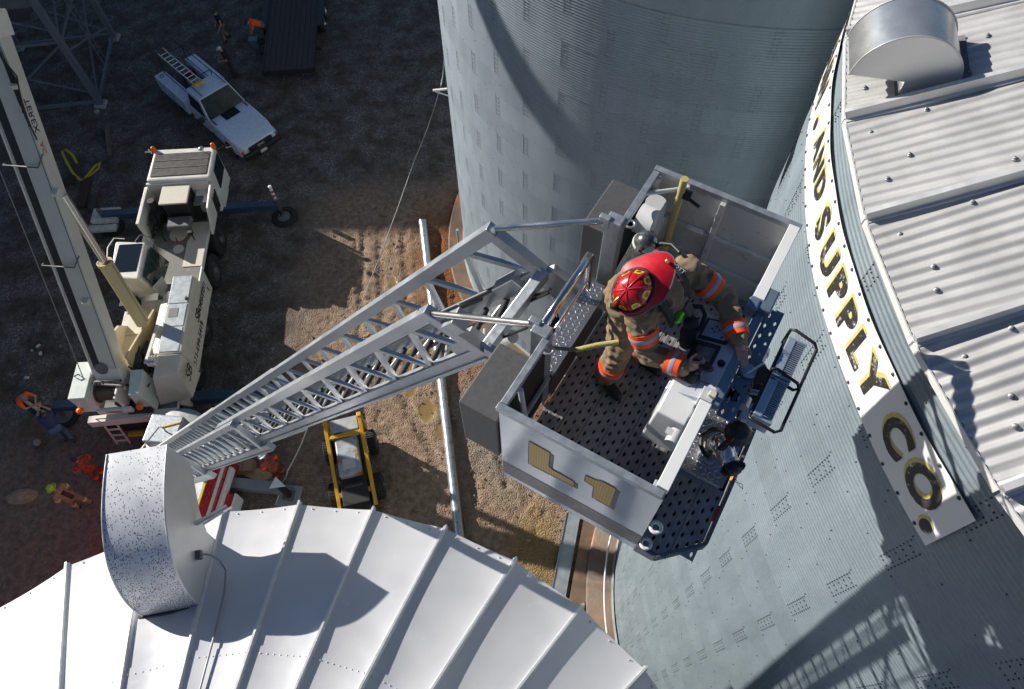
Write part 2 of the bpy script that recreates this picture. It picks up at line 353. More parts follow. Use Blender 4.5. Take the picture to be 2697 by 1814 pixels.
def bin_wall(root, R, nring, z0, mat_wall, a_lo, a_hi, extra_low=0, ztop=99, rad=.011, bm=None):
    """sheets one by one where they can be seen, the far side of the wall as plain bands"""
    me = sheet_mesh('wall_sheet', R); me.materials.append(mat_wall)
    da = 2 * math.pi / NSH; spots = []
    for k in range(nring):
        off = (k % 2) * da * .5; z = z0 + k * RING_H
        for i in range(NSH):
            a = i * da + off; am = math.degrees(a) % 360
            if not (a_lo - 16 < am < a_hi and z < ztop): continue
            o = put('wall_sheet', me, root, loc=(0, 0, z)); o.rotation_euler = (0, 0, a)
            for c in range(4):
                aa = a + (.015 + (c % 2) * .035 + (.085 if c > 1 else 0)) / R
                for j in range(10):
                    if c in (1, 2) and j % 2: continue
                    spots.append((aa, z + PITCH * (j + .5)))
            for q in range(5): spots.append((a + da * (q + .5) / 5, z + .02))
            if k < extra_low:
                for q in range(9): spots += [(a + da * (q + .5) / 9, z + .12 + j * .2) for j in range(3)]
            if (i + k) % 2 == 0: spots += [(a + da * f, z + RING_H * h) for f, h in ((.4, .3), (.62, .62), (.83, .85))]
    n = 40; lo, hi = R_(a_hi), R_(a_lo - 15.5 + 360); bk = MB()
    bk.grid(lambda u, v: ((R + .001) * math.cos(lo + (hi - lo) * u), (R + .001) * math.sin(lo + (hi - lo) * u), z0 + nring * RING_H * v), n, 1)
    if ztop < 90: bk.grid(lambda u, v: ((R + .001) * math.cos(hi + (lo + 2 * math.pi - hi) * u), (R + .001) * math.sin(hi + (lo + 2 * math.pi - hi) * u), ztop + (z0 + nring * RING_H - ztop) * v), n, 1)
    bk.build('wall_back', mat_wall, root, 60)
    b = put('bolts', bolts_mesh('bolts', R, nring, spots, z0, rad), root); b.data.materials.append(bm or M_BOLT); b['kind'] = 'stuff'
def cone_panel_frame(i, N, ph): return ph + 2 * math.pi * i / N

# ---- bin C, beside the platform
ZE_C = 18.13; NR_C = 29; Z0_C = .26; RING_H_C = 0
bin_c = empty('grain_bin', (BIN_C[0], BIN_C[1], 0), label='galvanised corrugated grain bin at right with lettered banner below its pale roof', cat='grain bin')
Z0_C = ZE_C - 29 * RING_H - .02; bin_wall(bin_c, BIN_C[2], 29, Z0_C, M_GALV_C, 160, 262, extra_low=6, rad=.0075)
MB().lathe([(8.15, 0), (8.15, .2), (8.1, .24), (0.1, .24)], n=96).build('foundation', M_CONC, bin_c, 40)
MB().path([(7.62 * math.cos(a), 7.62 * math.sin(a), .42) for a in np.linspace(R_(150), R_(275), 60)], .028, 8).build('conduit', mat('white_pvc', (.78, .78, .75), .4), bin_c, 60)
MB().lathe([(7.40, .2), (7.40, .34), (7.34, .36), (7.34, .2)], n=128).build('base_angle', M_CONC_P, bin_c, 40)
# roof: 42 corrugated wedge panels with raised ribs
SL_C = math.tan(R_(28)); N_C = 42
M_ROOF_C = mat('roof_panel_pale', (.50, .495, .485), .42, .35, var=.1, vs=3.0, bump=.04, bs=60, dirt=(.44, .42, .39), ds=2.2, dth=.58)
M_RIB_C = mat('roof_rib', (.60, .60, .60), .4, .45, var=.08)
def roof_c():
    Ro = BIN_C[2] + .06; half = math.pi / N_C
    nu, nv = 26, 112; r_in = .5; vs = []; fs = []
    for i in range(nu + 1):
        r = Ro - (Ro - r_in) * (i / nu) ** 1.1
        hw = r * math.tan(half)
        for j in range(nv + 1):
            v = (j / nv * 2 - 1) * Ro * math.tan(half); v = max(-hw, min(hw, v))
            z = (Ro - r) * SL_C + .011 * math.cos(2 * math.pi * v / .0985)
            if i == 0: z -= .0
            vs.append((r, v, z))
    for i in range(nu):
        for j in range(nv): k = i * (nv + 1) + j; fs.append((k, k + 1, k + nv + 2, k + nv + 1))
    me = bpy.data.meshes.new('roof_panel'); me.from_pydata(vs, [], fs)
    bm = bmesh.new(); bm.from_mesh(me); bmesh.ops.dissolve_degenerate(bm, dist=1e-5, edges=bm.edges); bmesh.ops.remove_doubles(bm, verts=bm.verts, dist=1e-4); bmesh.ops.recalc_face_normals(bm, faces=bm.faces)
    bm.to_mesh(me); bm.free(); me.polygons.foreach_set('use_smooth', [True] * len(me.polygons)); me.materials.append(M_ROOF_C)
    rb = MB(); dirv = Vector((-1, 0, SL_C)).normalized(); p0 = Vector((Ro + .015, 0, .0)); p1 = Vector((.5, 0, (Ro - .5) * SL_C))
    up = Vector((SL_C, 0, 1)).normalized()
    prof = [(-.05, -.01), (-.05, .02), (-.028, .03), (-.022, .105), (.022, .105), (.028, .03), (.05, .02), (.05, -.01)]
    A = [p0 + Vector((0, a, 0)) + up * b for a, b in prof]; B = [p1 + Vector((0, a, 0)) + up * b for a, b in prof]; n = len(prof)
    rb.add(A + B, [tuple(range(n - 1, -1, -1)), tuple(range(n, 2 * n))] + [(i, (i + 1) % n, n + (i + 1) % n, n + i) for i in range(n)])
    rme = rb.mesh('roof_rib'); rme.materials.append(M_RIB_C)
    edge = MB().box((Ro + .008, 0, -.03), (.012, 2 * Ro * math.tan(half) * .985, .06)).mesh('eave_trim'); edge.materials.append(mat('eave_trim_white', (.72, .71, .68), .5, .2))
    ph = R_(178.0)
    Vb = MB()
    for i in range(N_C):
        a = ph + 2 * math.pi * (i + .5) / N_C
        for nm, m_ in (('roof_panel', me), ('eave_trim', edge)):
            o = put(nm, m_, bin_c, loc=(0, 0, ZE_C + .05)); o.rotation_euler = (0, 0, a)
        o = put('roof_rib', rme, bin_c, loc=(0, 0, ZE_C + .05)); o.rotation_euler = (0, 0, ph + 2 * math.pi * i / N_C)
        am = math.degrees(a) % 360
        if 130 < am < 235:
            for r, v in ((7.25, -.35), (7.22, .22), (7.1, .02), (6.85, -.42), (6.55, .33), (6.1, -.38), (6.0, .1), (5.5, .3), (5.3, -.32), (6.4, -.1)):
                r += random.uniform(-.08, .08); v *= .95
                c, s_ = math.cos(a), math.sin(a); z = ZE_C + .05 + (Ro - r) * SL_C + .011 * math.cos(2 * math.pi * v / .0985)
                n_ = Vector((SL_C * c, SL_C * s_, 1)).normalized(); p = Vector((r * c - v * s_, r * s_ + v * c, z))
                Vb.lathe([(.02, -.004), (.02, .006), (.013, .009), (.013, .02), (.006, .024)], p, n_, 8)
    b = Vb.build('roof_bolts', mat('roof_bolt', (.22, .23, .24), .5, .4), bin_c, 40); b['kind'] = 'stuff'
roof_c()
# half-barrel vent on roof C
def vent_c():
    th = R_(166.4); rr = 7.07; c = Vector((BIN_C[0] + rr * math.cos(th), BIN_C[1] + rr * math.sin(th), 0))
    z = ZE_C + .05 + (BIN_C[2] + .06 - rr) * SL_C
    root = empty('roof_vent', (c.x, c.y, z), th - math.pi, label='half-barrel sheet metal vent with dark patch on the pale roof at right', cat='roof vent')
    # local x: uphill (towards the bin's centre), local y: along the eave, local z: up
    R0, Lh, zc, n = .42, .25, .17, 30
    arc = [(-math.cos(math.pi * k / n) * R0, math.sin(math.pi * k / n) * R0) for k in range(n + 1)]
    hood = MB(); hood.grid(lambda u, v: (arc[int(round(u * n))][0], (v * 2 - 1) * Lh, zc + arc[int(round(u * n))][1]), n, 4)
    hood.build('hood', mat('vent_sheet', (.66, .66, .65), .28, .8, var=.08, vs=4, dirt=(.12, .12, .125), ds=3.1, dth=.66), root, 60)
    poly = [(x, zc + y) for x, y in arc] + [(R0 * .995, .12), (.05, -.04), (.02, zc)]
    for sgn in (-1, 1):
        MB().prism(poly, (0, sgn * (Lh - .004) - .003, 0), (1, 0, 0), (0, 0, 1), -.006).build('side_plate', mat('vent_side', (.72, .71, .69), .4, .4, var=.06), root)
        MB().path([(x * 1.008, sgn * (Lh + .002), zc + y * 1.008) for x, y in arc], .007, 6).build('edge_seam', M_RIB_C, root, 60)
    MB().bb((.03, -Lh + .02, -.06), (.05, Lh - .02, zc)).build('throat', mat('vent_side', (0, 0, 0)), root)
    MB().box((.25, 0, .145), (.54, .62, .014), Matrix.Rotation(-math.atan(SL_C), 3, 'Y')).build('flange', mat('vent_flange', (.16, .16, .165), .7, .2, var=.3, vs=20), root)
vent_c()

# ---- bin A, behind
ZE_A = 18.4; Z0_A = .28
bin_a = empty('grain_bin', (BIN_A[0], BIN_A[1], 0), label='tall galvanised grain bin at top centre, half sunlit and half in shade', cat='grain bin')
bin_wall(bin_a, BIN_A[2], 30, Z0_A, M_GALV_A, 188, 305, ztop=Z0_A + 23.5 * RING_H, rad=.008, bm=mat('bolt_grey', (.16, .17, .18), .5, .4))
MB().lathe([(8.0, 0), (8.0, .2), (7.95, .25), (.1, .25)], n=96).build('foundation', M_CONC, bin_a, 40)
MB().lathe([(7.42, .2), (7.42, .33), (7.34, .35), (7.34, .2)], n=128).build('base_angle', M_CONC_P, bin_a, 40)
MB().lathe([(7.4, 18.17), (7.42, 18.22), (.6, 22.0), (.05, 22.05)], n=42).build('roof', M_ROOF_C, bin_a)
# small bracket and hanging line on its left flank
br = Vector((BIN_A[0] + 7.34 * math.cos(R_(186)), BIN_A[1] + 7.34 * math.sin(R_(186)), 0)) - Vector((BIN_A[0], BIN_A[1], 0))
brk = MB().beam(br + Vector((0, 0, 8.2)), br + Vector((-.42, -.05, 8.2)), .06, .05); brk.beam(br + Vector((0, 0, 7.95)), br + Vector((-.38, -.05, 8.18)), .03, .03)
brk.build('bracket', mat('white_pvc', (0, 0, 0)), bin_a)
MB().lathe([(.05, .25), (.05, 1.3)], br + Vector((-.25, .3, 0)), (0, 0, 1), 8).build('standpipe', M_CONC_P, bin_a)
# ---- bin D, lower left: roof close under the camera
SL_D = math.tan(R_(27)); ZE_D = 13.0; N_D = 36
bin_d = empty('grain_bin', (BIN_D[0], BIN_D[1], 0), label='white-roofed grain bin at lower left with thin standing seams', cat='grain bin')
M_ROOF_D = mat('roof_sheet_white', (.63, .63, .65), .36, .15, var=.06, vs=2.2, bump=.03, bs=35, dirt=(.72, .72, .73), ds=4.0, dth=.62)
M_SEAM_D = mat('roof_seam_white', (.72, .72, .72), .4, .35, var=.08, vs=14)
def roof_d():
    Ro = BIN_D[2] + .02; half = math.pi / N_D; ph = 2.258 - .17539 * 0
    r_j = 4.02
    def tier(name, ra, rb, zoff, nu=14, nv=12):
        vs = []; fs = []
        for i in range(nu + 1):
            r = ra + (rb - ra) * i / nu
            for j in range(nv + 1):
                w = j / nv * 2 - 1; hw = r * math.tan(half)
                bow = -.052 * (1 - w * w) * min(1, r / 3.2) + .022 * math.sin(i / nu * math.pi) * (1 - w * w)
                vs.append((r, w * hw, (Ro - r) * SL_D + bow + zoff))
        for i in range(nu):
            for j in range(nv): k = i * (nv + 1) + j; fs.append((k, k + 1, k + nv + 2, k + nv + 1))
        # turned-down drip edge
        if ra > 5:
            n0 = len(vs)
            for j in range(nv + 1): x, y, z = vs[j]; vs.append((x + .004, y, z - .045))
            for j in range(nv): fs.append((j + 1, j, n0 + j, n0 + j + 1))
        me = bpy.data.meshes.new(name); me.from_pydata(vs, [], fs); me.polygons.foreach_set('use_smooth', [True] * len(fs)); me.set_sharp_from_angle(angle=R_(50)); me.materials.append(M_ROOF_D); return me
    low = tier('roof_sheet', Ro, r_j - .06, 0); upp = tier('roof_sheet', r_j, .4, .012)
    rb = MB(); up = Vector((SL_D, 0, 1)).normalized()
    x0r = (Ro + .03) / math.cos(half); p0 = Vector((x0r, 0, (Ro - x0r * math.cos(half)) * SL_D)); p1 = Vector((.4, 0, (Ro - .4) * SL_D))
    prof = [(-.03, -.01), (-.03, .006), (-.016, .012), (-.013, .05), (.013, .05), (.016, .012), (.03, .006), (.03, -.01)]
    A = [p0 + Vector((0, a, 0)) + up * b for a, b in prof]; B = [p1 + Vector((0, a, 0)) + up * b for a, b in prof]; n = len(prof)
    rb.add(A + B, [tuple(range(n - 1, -1, -1)), tuple(range(n, 2 * n))] + [(i, (i + 1) % n, n + (i + 1) % n, n + i) for i in range(n)])
    rme = rb.mesh('standing_seam'); rme.materials.append(M_SEAM_D)
    Vb = MB()
    for i in range(N_D):
        ar = ph - 2 * math.pi * i / N_D; a = ar + math.pi / N_D
        for m_ in (low, upp): o = put('roof_sheet', m_, bin_d, loc=(0, 0, ZE_D)); o.rotation_euler = (0, 0, a)
        o = put('standing_seam', rme, bin_d, loc=(0, 0, ZE_D)); o.rotation_euler = (0, 0, ar)
        am = math.degrees(a) % 360
        if 20 < am < 165:
            pts = [(Ro - .05, w) for w in (-.62, 0, .62)] + [(r_j - .085, w) for w in np.linspace(-.86, .86, 9)] + [(4.9, -.97), (4.9, .97), (4.3, .97), (5.4, -.97), (3.4, .97), (3.4, -.97)]
            c, s_ = math.cos(a), math.sin(a); n_ = Vector((SL_D * c, SL_D * s_, 1)).normalized()
            for r, w in pts:
                v = w * r * math.tan(half); z = ZE_D + (Ro - r) * SL_D - .052 * (1 - w * w) + .006
                Vb.lathe([(.013, -.004), (.013, .004), (.008, .007), (.008, .014), (.003, .017)], (r * c - v * s_, r * s_ + v * c, z), n_, 7)
    b = Vb.build('roof_bolts', mat('roof_bolt_white', (.55, .55, .56), .45, .3), bin_d, 40); b['kind'] = 'stuff'
    # wall under the roof: same corrugated sheets, plain lower band
    MB().lathe([(5.72, .1), (5.72, 13.02)], n=72).build('wall', galv_mat('galvanised_wall_d', (.4, .44, .47), (.5, .54, .57), .5, .5), bin_d, 60)
    MB().lathe([(6.2, 0), (6.2, .2), (.1, .2)], n=72).build('foundation', M_CONC, bin_d, 40)
roof_d()
def vent_d():
    aD = R_(102.5); c = Vector((-4.22, 1.98, 0)); rad = math.hypot(c.x - BIN_D[0], c.y - BIN_D[1]); z = ZE_D + (BIN_D[2] - rad) * SL_D
    root = empty('roof_vent', (c.x, c.y, z), R_(9.0), label='large speckled gooseneck vent on the white roof at lower left', cat='roof vent')
    # local y: downhill, outwards; local x: across
    W = .335
    m_sp = bpy.data.materials.new('speckled_white'); m_sp.use_nodes = True; t = m_sp.node_tree; N, Lk = t.nodes, t.links; b = N['Principled BSDF']; b.inputs['Roughness'].default_value = .42; b.inputs['Metallic'].default_value = .25
    tc = N.new('ShaderNodeTexCoord'); n1 = N.new('ShaderNodeTexNoise'); n1.inputs['Scale'].default_value = 2.6; n1.inputs['Detail'].default_value = 5; Lk.new(tc.outputs['Object'], n1.inputs[0])
    vr = N.new('ShaderNodeTexVoronoi'); vr.inputs['Scale'].default_value = 70; vr.inputs['Randomness'].default_value = 1; mpv = N.new('ShaderNodeMapping'); mpv.inputs['Scale'].default_value = (1, .6, .6); Lk.new(tc.outputs['Object'], mpv.inputs[0]); Lk.new(mpv.outputs[0], vr.inputs['Vector'])
    sp = N.new('ShaderNodeSeparateColor'); Lk.new(vr.outputs['Color'], sp.inputs[0])
    sx = N.new('ShaderNodeSeparateXYZ'); Lk.new(tc.outputs['Object'], sx.inputs[0])
    dn = N.new('ShaderNodeMapRange'); Lk.new(sx.outputs['Z'], dn.inputs[0]); dn.inputs[1].default_value = 1.45; dn.inputs[2].default_value = .45; dn.inputs[3].default_value = .22; dn.inputs[4].default_value = .95
    ds_ = N.new('ShaderNodeMath'); ds_.operation = 'MULTIPLY'; Lk.new(dn.outputs[0], ds_.inputs[0]); 
    nn = N.new('ShaderNodeMapRange'); Lk.new(n1.outputs[0], nn.inputs[0]); nn.inputs[1].default_value = .35; nn.inputs[2].default_value = .65; nn.inputs[3].default_value = .35; nn.inputs[4].default_value = 1.3; Lk.new(nn.outputs[0], ds_.inputs[1])
    lt = N.new('ShaderNodeMath'); lt.operation = 'LESS_THAN'; Lk.new(sp.outputs[0], lt.inputs[0]); Lk.new(ds_.outputs[0], lt.inputs[1])
    small = N.new('ShaderNodeMath'); small.operation = 'LESS_THAN'; Lk.new(vr.outputs['Distance'], small.inputs[0]); small.inputs[1].default_value = .42
    fm = N.new('ShaderNodeMath'); fm.operation = 'MULTIPLY'; Lk.new(lt.outputs[0], fm.inputs[0]); Lk.new(small.outputs[0], fm.inputs[1])
    wa = N.new('ShaderNodeValToRGB'); e = wa.color_ramp.elements; e[0].position = .38; e[0].color = (.55, .56, .6, 1); e[1].position = .6; e[1].color = (.76, .76, .78, 1); Lk.new(n1.outputs[0], wa.inputs[0])
    mx = N.new('ShaderNodeMix'); mx.data_type = 'RGBA'; Lk.new(fm.outputs[0], mx.inputs[0]); Lk.new(wa.outputs[0], mx.inputs[6]); mx.inputs[7].default_value = (.07, .075, .085, 1); Lk.new(mx.outputs[2], b.inputs['Base Color'])
    # profile (y outwards, z up) of the outer skin from the uphill foot over the top to the lip
    prof = [(-.50, -.12), (-.505, .15), (-.48, .42), (-.42, .66), (-.32, .88), (-.18, 1.07), (.0, 1.22), (.22, 1.33), (.48, 1.40), (.80, 1.43), (1.12, 1.43)]
    def P(u):
        f = u * (len(prof) - 1); i = min(int(f), len(prof) - 2); k = f - i
        p0, p1, p2, p3 = prof[max(i - 1, 0)], prof[i], prof[i + 1], prof[min(i + 2, len(prof) - 1)]
        q = [.5 * (2 * p1[j] + (p2[j] - p0[j]) * k + (2 * p0[j] - 5 * p1[j] + 4 * p2[j] - p3[j]) * k * k + (3 * p1[j] - p0[j] - 3 * p2[j] + p3[j]) * k ** 3) for j in (0, 1)]
        return q
    skin = MB(); skin.grid(lambda u, v: ((v * 2 - 1) * W, *P(u)), 40, 6); skin.build('hood_skin', m_sp, root, 60)
    outer = [P(k / 40) for k in range(41)]
    inner = [(1.14, .78), (.95, .62), (.62, .42), (.42, .16), (.36, -.62)]
    msd = mat('vent_side_white', (.66, .66, .64), .4, .3, var=.05)
    for sgn in (-1, 1):
        MB().prism(outer + inner + [(-.5, -.2)], (sgn * W - .004, 0, 0), (0, 1, 0), (0, 0, 1), .008).build('side_plate', msd, root)
    fr = MB(); fr.grid(lambda u, v: ((v * 2 - 1) * W * .99, *[inner[min(int(u * 4), 3)][j] + (inner[min(int(u * 4), 3) + 1][j] - inner[min(int(u * 4), 3)][j]) * (u * 4 - min(int(u * 4), 3)) for j in (0, 1)]), 8, 1); fr.build('front_plate', msd, root)
    for sgn in (-1, 1):
        MB().path([(sgn * (W + .006), y - .004, z_ + .004) for y, z_ in outer], .010, 6).build('edge_seam', M_SEAM_D, root, 60)
    sl = Matrix.Rotation(-math.atan(SL_D), 3, 'X')
    fl = MB(); fl.box((0, -.08, .035), (.80, .98, .01), sl); fl.build('flange', mat('dark_sealant', (.05, .05, .055), .8, var=.4, vs=25, bump=.5), root)
    ang = MB().beam((W + .02, -.50, .22), (W + .02, .36, -.2), .05, .01); ang.beam((-W, -.53, .22), (W, -.53, .22), .012, .06); ang.build('foot_angle', mat('foot_angle', (.16, .17, .2), .5, .4), root)
    br = MB().beam((W + .01, .42, .52), (W + .34, .62, .40), .05, .012); br.beam((W + .01, .42, .55), (W + .34, .62, .43), .008, .08); br.beam((W + .06, .44, .42), (W + .36, .64, .3), .02, .03); br.build('bracket', mat('foot_angle2', (.62, .62, .62), .4, .4), root)
    MB().bb((W, .0, .42), (W + .07, .10, .50)).build('junction_box', mat('junction_box', (.12, .13, .15), .5), root)
    MB().path([(W + .05, .06, .46), (W + .14, .05, .40), (W + .22, .0, .30), (W + .27, -.12, .2), (W + .28, -.4, .26), (W + .27, -.9, .5), (W + .23, -1.8, .95), (W + .17, -3, 1.56)], .014, 6).build('conduit', mat('grey_conduit', (.35, .36, .37), .4, .6), root, 60)
vent_d()
# ---- unseen blocks added up-sun of the yard, sized and placed to shade it
M_BLOCKER = galv_mat('blocker_sheet', (.42, .44, .45), (.52, .54, .55), .5, .4)
def blocker(name, x0, x1, y0, y1, h, label):
    r = empty(name, ((x0 + x1) / 2, (y0 + y1) / 2, 0), label=label, cat='building'); hx, hy = (x1 - x0) / 2, (y1 - y0) / 2
    MB().bb((-hx, -hy, 0), (hx, hy, h)).build('wall', M_BLOCKER, r)
    MB().bb((-hx - .1, -hy - .1, h), (hx + .1, hy + .1, h + .15)).build('roof', M_ROOF_C, r)
    MB().bb((-1.5, -hy - .06, 0), (1.5, -hy + .02, 3.2)).build('door', M_SEAM_D, r)
KX = -math.cos(R_(SUN_AZ)) / math.tan(R_(SUN_EL)); KY = -math.sin(R_(SUN_AZ)) / math.tan(R_(SUN_EL))     # how far a metre of height throws its shadow
blocker('tall_shade_block', -1.9 - 22 * KX - 36, -1.9 - 22 * KX, 18.4 - 22 * KY, 18.4 - 22 * KY + 26, 21.85, 'tall unseen block added to shade the yard')  # added out of view; roof edges follow from the wanted shade line
blocker('low_shade_block', -10.3 - 14 * KX - 20, -10.3 - 14 * KX, 8.6 - 14 * KY, 18.0 - 14 * KY, 13.85, 'long unseen added shed up-sun of the crane')  # added pair of low blocks, a sunlit gap left between their shadows
blocker('low_shade_block', -10.8 - 14 * KX - 18, -10.8 - 14 * KX, -8 - 14 * KY, 8.0 - 14 * KY, 13.85, 'shorter unseen added shed up-sun of the fire engine')
# ================================================================ aerial ladder
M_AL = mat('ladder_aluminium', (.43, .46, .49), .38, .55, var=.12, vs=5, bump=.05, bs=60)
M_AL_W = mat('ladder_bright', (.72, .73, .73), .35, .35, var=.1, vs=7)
M_GALV = mat('hot_dip_galvanised', (.42, .45, .475), .42, .6, var=.16, vs=22)
M_RUB = mat('ribbed_rubber', (.035, .036, .038), .75, var=.2, vs=40)
M_STAIN = mat('stainless', (.62, .61, .6), .22, .95, var=.04)
M_BLK = mat('black_paint', (.018, .018, .02), .42, var=.2)
L_AZ, L_EL = R_(157.25), R_(53.35)
LD = Vector((math.cos(L_EL) * math.cos(L_AZ), math.cos(L_EL) * math.sin(L_AZ), -math.sin(L_EL)))      # down the ladder
LN = Vector((math.cos(L_AZ - math.pi / 2), math.sin(L_AZ - math.pi / 2), 0))                            # to its upper-left rail
LM = LD.cross(LN); LM = LM if LM.z > 0 else -LM                                                         # square to the rungs
KS = .87                                                   # the survey's best scale for platform and ladder
CAMP = Vector((0, 0, HCAM)); L0 = CAMP + (at(1124.96, 522.03, 18.1) - CAMP) * KS
LC = L0 - LN * .345 * KS                                                                                     # centre line at handrail level
def lp(s, w, h): return LC + (LD * s + LN * w + LM * h) * KS
ladder = empty('aerial_ladder', lp(20.2, 0, -.75), label='long silver telescopic fire ladder rising from the fire engine to the platform', cat='ladder')
def lbuild(mb, name, m, parent, **k):
    o = mb.build(name, m, parent, **k)
    return o
def to_local(mb):                                       # shapes were laid out on the site: bring them to the ladder's own origin
    o = lp(20.2, 0, -.75); mb.v = [(x - o.x, y - o.y, z - o.z) for x, y, z in mb.v]; return mb
def section(name, s0l, s0r, s1, hw, top, bot, rw, ch, bay, gus, rung_h, sleeve, mrail):
    rails = MB()
    for sg, s0 in ((1, s0l), (-1, s0r)):
        rails.beam(lp(s0, sg * hw, top), lp(s1, sg * hw, top), rw * .8, rw, LM)
        rails.beam(lp(s0 + .02, sg * hw, bot), lp(s1, sg * hw, bot), ch * .55, ch, LM)
        rails.beam(lp(s0 + .02, sg * (hw + .045), bot - ch * .42), lp(s1, sg * (hw + .045), bot - ch * .42), .03, .035, LM)
    root = lbuild(to_local(rails), name, mrail, ladder, bevel=.006)
    # end posts
    for sg, s0 in ((1, s0l), (-1, s0r)):
        e = MB(); e.beam(lp(s0 + rw * .4, sg * hw, top - rw * .3), lp(s0 + rw * .4 + gus, sg * hw, bot), rw * .8, rw * .95, LD)
        lbuild(to_local(e), 'end_post', mrail if name == 'fly_section' else M_AL_W, root, bevel=.006)
    # lattice
    for sg, s0 in ((1, s0l), (-1, s0r)):
        s = s0 + .12 + gus
        while s < s1 - bay * .5:
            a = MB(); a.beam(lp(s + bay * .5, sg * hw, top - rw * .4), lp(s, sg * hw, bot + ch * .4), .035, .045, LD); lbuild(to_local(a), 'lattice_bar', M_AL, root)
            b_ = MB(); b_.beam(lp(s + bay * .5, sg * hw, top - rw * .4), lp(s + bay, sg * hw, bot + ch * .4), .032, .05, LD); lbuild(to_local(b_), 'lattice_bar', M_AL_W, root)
            s += bay
    # rungs with ribbed sleeves
    s = max(s0l, s0r) + .1 + gus; k = 0
    r0 = MB(); hw = hw * KS; r0.tube((-hw, 0, 0), (hw, 0, 0), .019, n=8); rme = r0.mesh('rung', 60); rme.materials.append(M_AL_W)
    sl = MB(); sl.tube((-hw * .72, 0, 0), (hw * .72, 0, 0), .026, n=9); sme = sl.mesh('rung_sleeve', 60); sme.materials.append(M_RUB if sleeve else M_AL)
    kb = MB(); kb.tube((-hw * .9, 0, 0), (-hw * .1, .0, .16), .010, n=5); kb.tube((hw * .9, 0, 0), (hw * .1, .0, .16), .010, n=5); kme = kb.mesh('rung_brace', 60); kme.materials.append(M_AL_W)
    rot = Matrix((LN, LM.cross(LN), LM)).transposed()
    rot2 = Matrix((LN, LM, LD)).transposed()
    while s < s1 - .2:
        p = lp(s, 0, bot + rung_h) - lp(20.2, 0, -.75)
        for nm, m_ in (('rung', rme), ('rung_sleeve', sme)):
            o = put(nm, m_, root); o.matrix_local = Matrix.Translation(p) @ rot.to_4x4()
        if k % 2 == 0: o = put('rung_brace', kme, root); o.matrix_local = Matrix.Translation(p) @ rot2.to_4x4()
        s += .3556; k += 1
    return root
fly = section('fly_section', 0.0, .45, 8.6, .345, 0, -.56, .105, .13, .78, 0.0, -.02, True, M_AL)
mid = section('mid_section', 6.7, 7.4, 14.2, .43, -.02, -.70, .10, .14, .52, .42, -.0, True, M_AL)
low = section('base_section', 11.8, 12.6, 21.6, .53, -.05, -.84, .11, .17, .42, .42, 0, True, M_AL_W)
# cable guides, hoses and water pipe under the ladder
wp = MB(); wp.tube(lp(.6, 0, -.80), lp(8, 0, -.80), .055, n=12); wp.tube(lp(7, 0, -.92), lp(14, 0, -.92), .065, n=12); wp.tube(lp(13, 0, -1.05), lp(21.5, 0, -1.05), .075, n=12)
lbuild(to_local(wp), 'water_pipe', M_AL_W, ladder, smooth=50)
cb = MB(); cb.tube(lp(-.1, .12, -.62), lp(9, .12, -.62), .012, n=6); cb.tube(lp(-.1, .16, -.62), lp(9, .16, -.62), .012, n=6); cb.tube(lp(0, -.2, -.62), lp(9, -.2, -.62), .01, n=6)
lbuild(to_local(cb), 'hose_bundle', M_BLK, ladder, smooth=50)
fm = MB(); fm.beam(lp(15.0, -.58, -.2), lp(17.2, -.58, -.2), .02, .28, LM); lbuild(to_local(fm), 'nameplate', M_AL_W, ladder)
# roof ladder bracket (short black rod with a clamp) on the upper rail side
rb = MB(); rb.tube(lp(.5, .30, -.46), lp(1.75, -.18, -.1), .02, n=8); rb.tube(lp(.75, .22, -.42), lp(.95, .13, -.35), .035, n=8)
lbuild(to_local(rb), 'stay_rod', mat('dark_steel', (.09, .095, .1), .5, .6), ladder, smooth=50)
bx_ = MB(); bx_.box(lp(.42, .30, -.50), (.28, .12, .14), Matrix((LD, LN, LM)).transposed()); lbuild(to_local(bx_), 'bracket', M_AL, ladder, bevel=.008)
# head of the ladder: cheek plates, cross beams and pins that carry the platform
hd = MB()
PL_AZ = R_(-32); EX = Vector((math.cos(PL_AZ), math.sin(PL_AZ), 0)); EY = Vector((-EX.y, EX.x, 0)); PO = CAMP + (Vector((.553, 2.90, 17.3)) - CAMP) * KS
def pl(x, y, z): return PO + (EX * x + EY * y + Vector((0, 0, z))) * KS
for sg, s0 in ((1, .0), (-1, .45)):
    hd.beam(lp(s0, sg * .345, -.56), pl(-.12, sg * .42, .05), .07, .16); hd.beam(lp(s0 + .1, sg * .345, -.64), pl(-.12, sg * .42, -.18), .07, .1)
hd.beam(lp(.0, .345, -.56), lp(.45, -.345, -.56), .08, .1); hd.beam(pl(-.16, .42, -.06), pl(-.16, -.42, -.06), .06, .1)
lbuild(to_local(hd), 'head_frame', M_GALV, ladder, bevel=.006)
for sg, s0 in ((1, .0), (-1, .45)):
    st = MB(); q = lp(s0 + (-.02 if sg > 0 else .05), sg * .345, .0); p = pl(-.13, sg * .53, 1.06)
    st.tube(q - (p - q).normalized() * (.0 if sg > 0 else .12), p, .0235, n=14); lbuild(to_local(st), 'levelling_rod', M_STAIN, ladder, smooth=50)
pk = MB(); pk.box(lp(.32, -.36, -.18), (.16, .14, .12), Matrix((LD, LN, LM)).transposed()); pk.box(lp(.62, -.30, -.44), (.3, .12, .14), Matrix((LD, LN, LM)).transposed()); lbuild(to_local(pk), 'lock_block', M_GALV, ladder, bevel=.006)
hs = MB()
for k in range(6):
    o = k * .03; hs.path([pl(-.42, .28 - o, -.1), pl(-.33, .2 - o, .10 + .02 * k), pl(-.25, .1 - o, .16), pl(-.2, -.05 - o, .02), pl(-.18, -.2 - o * .5, -.15)], .012, 6)
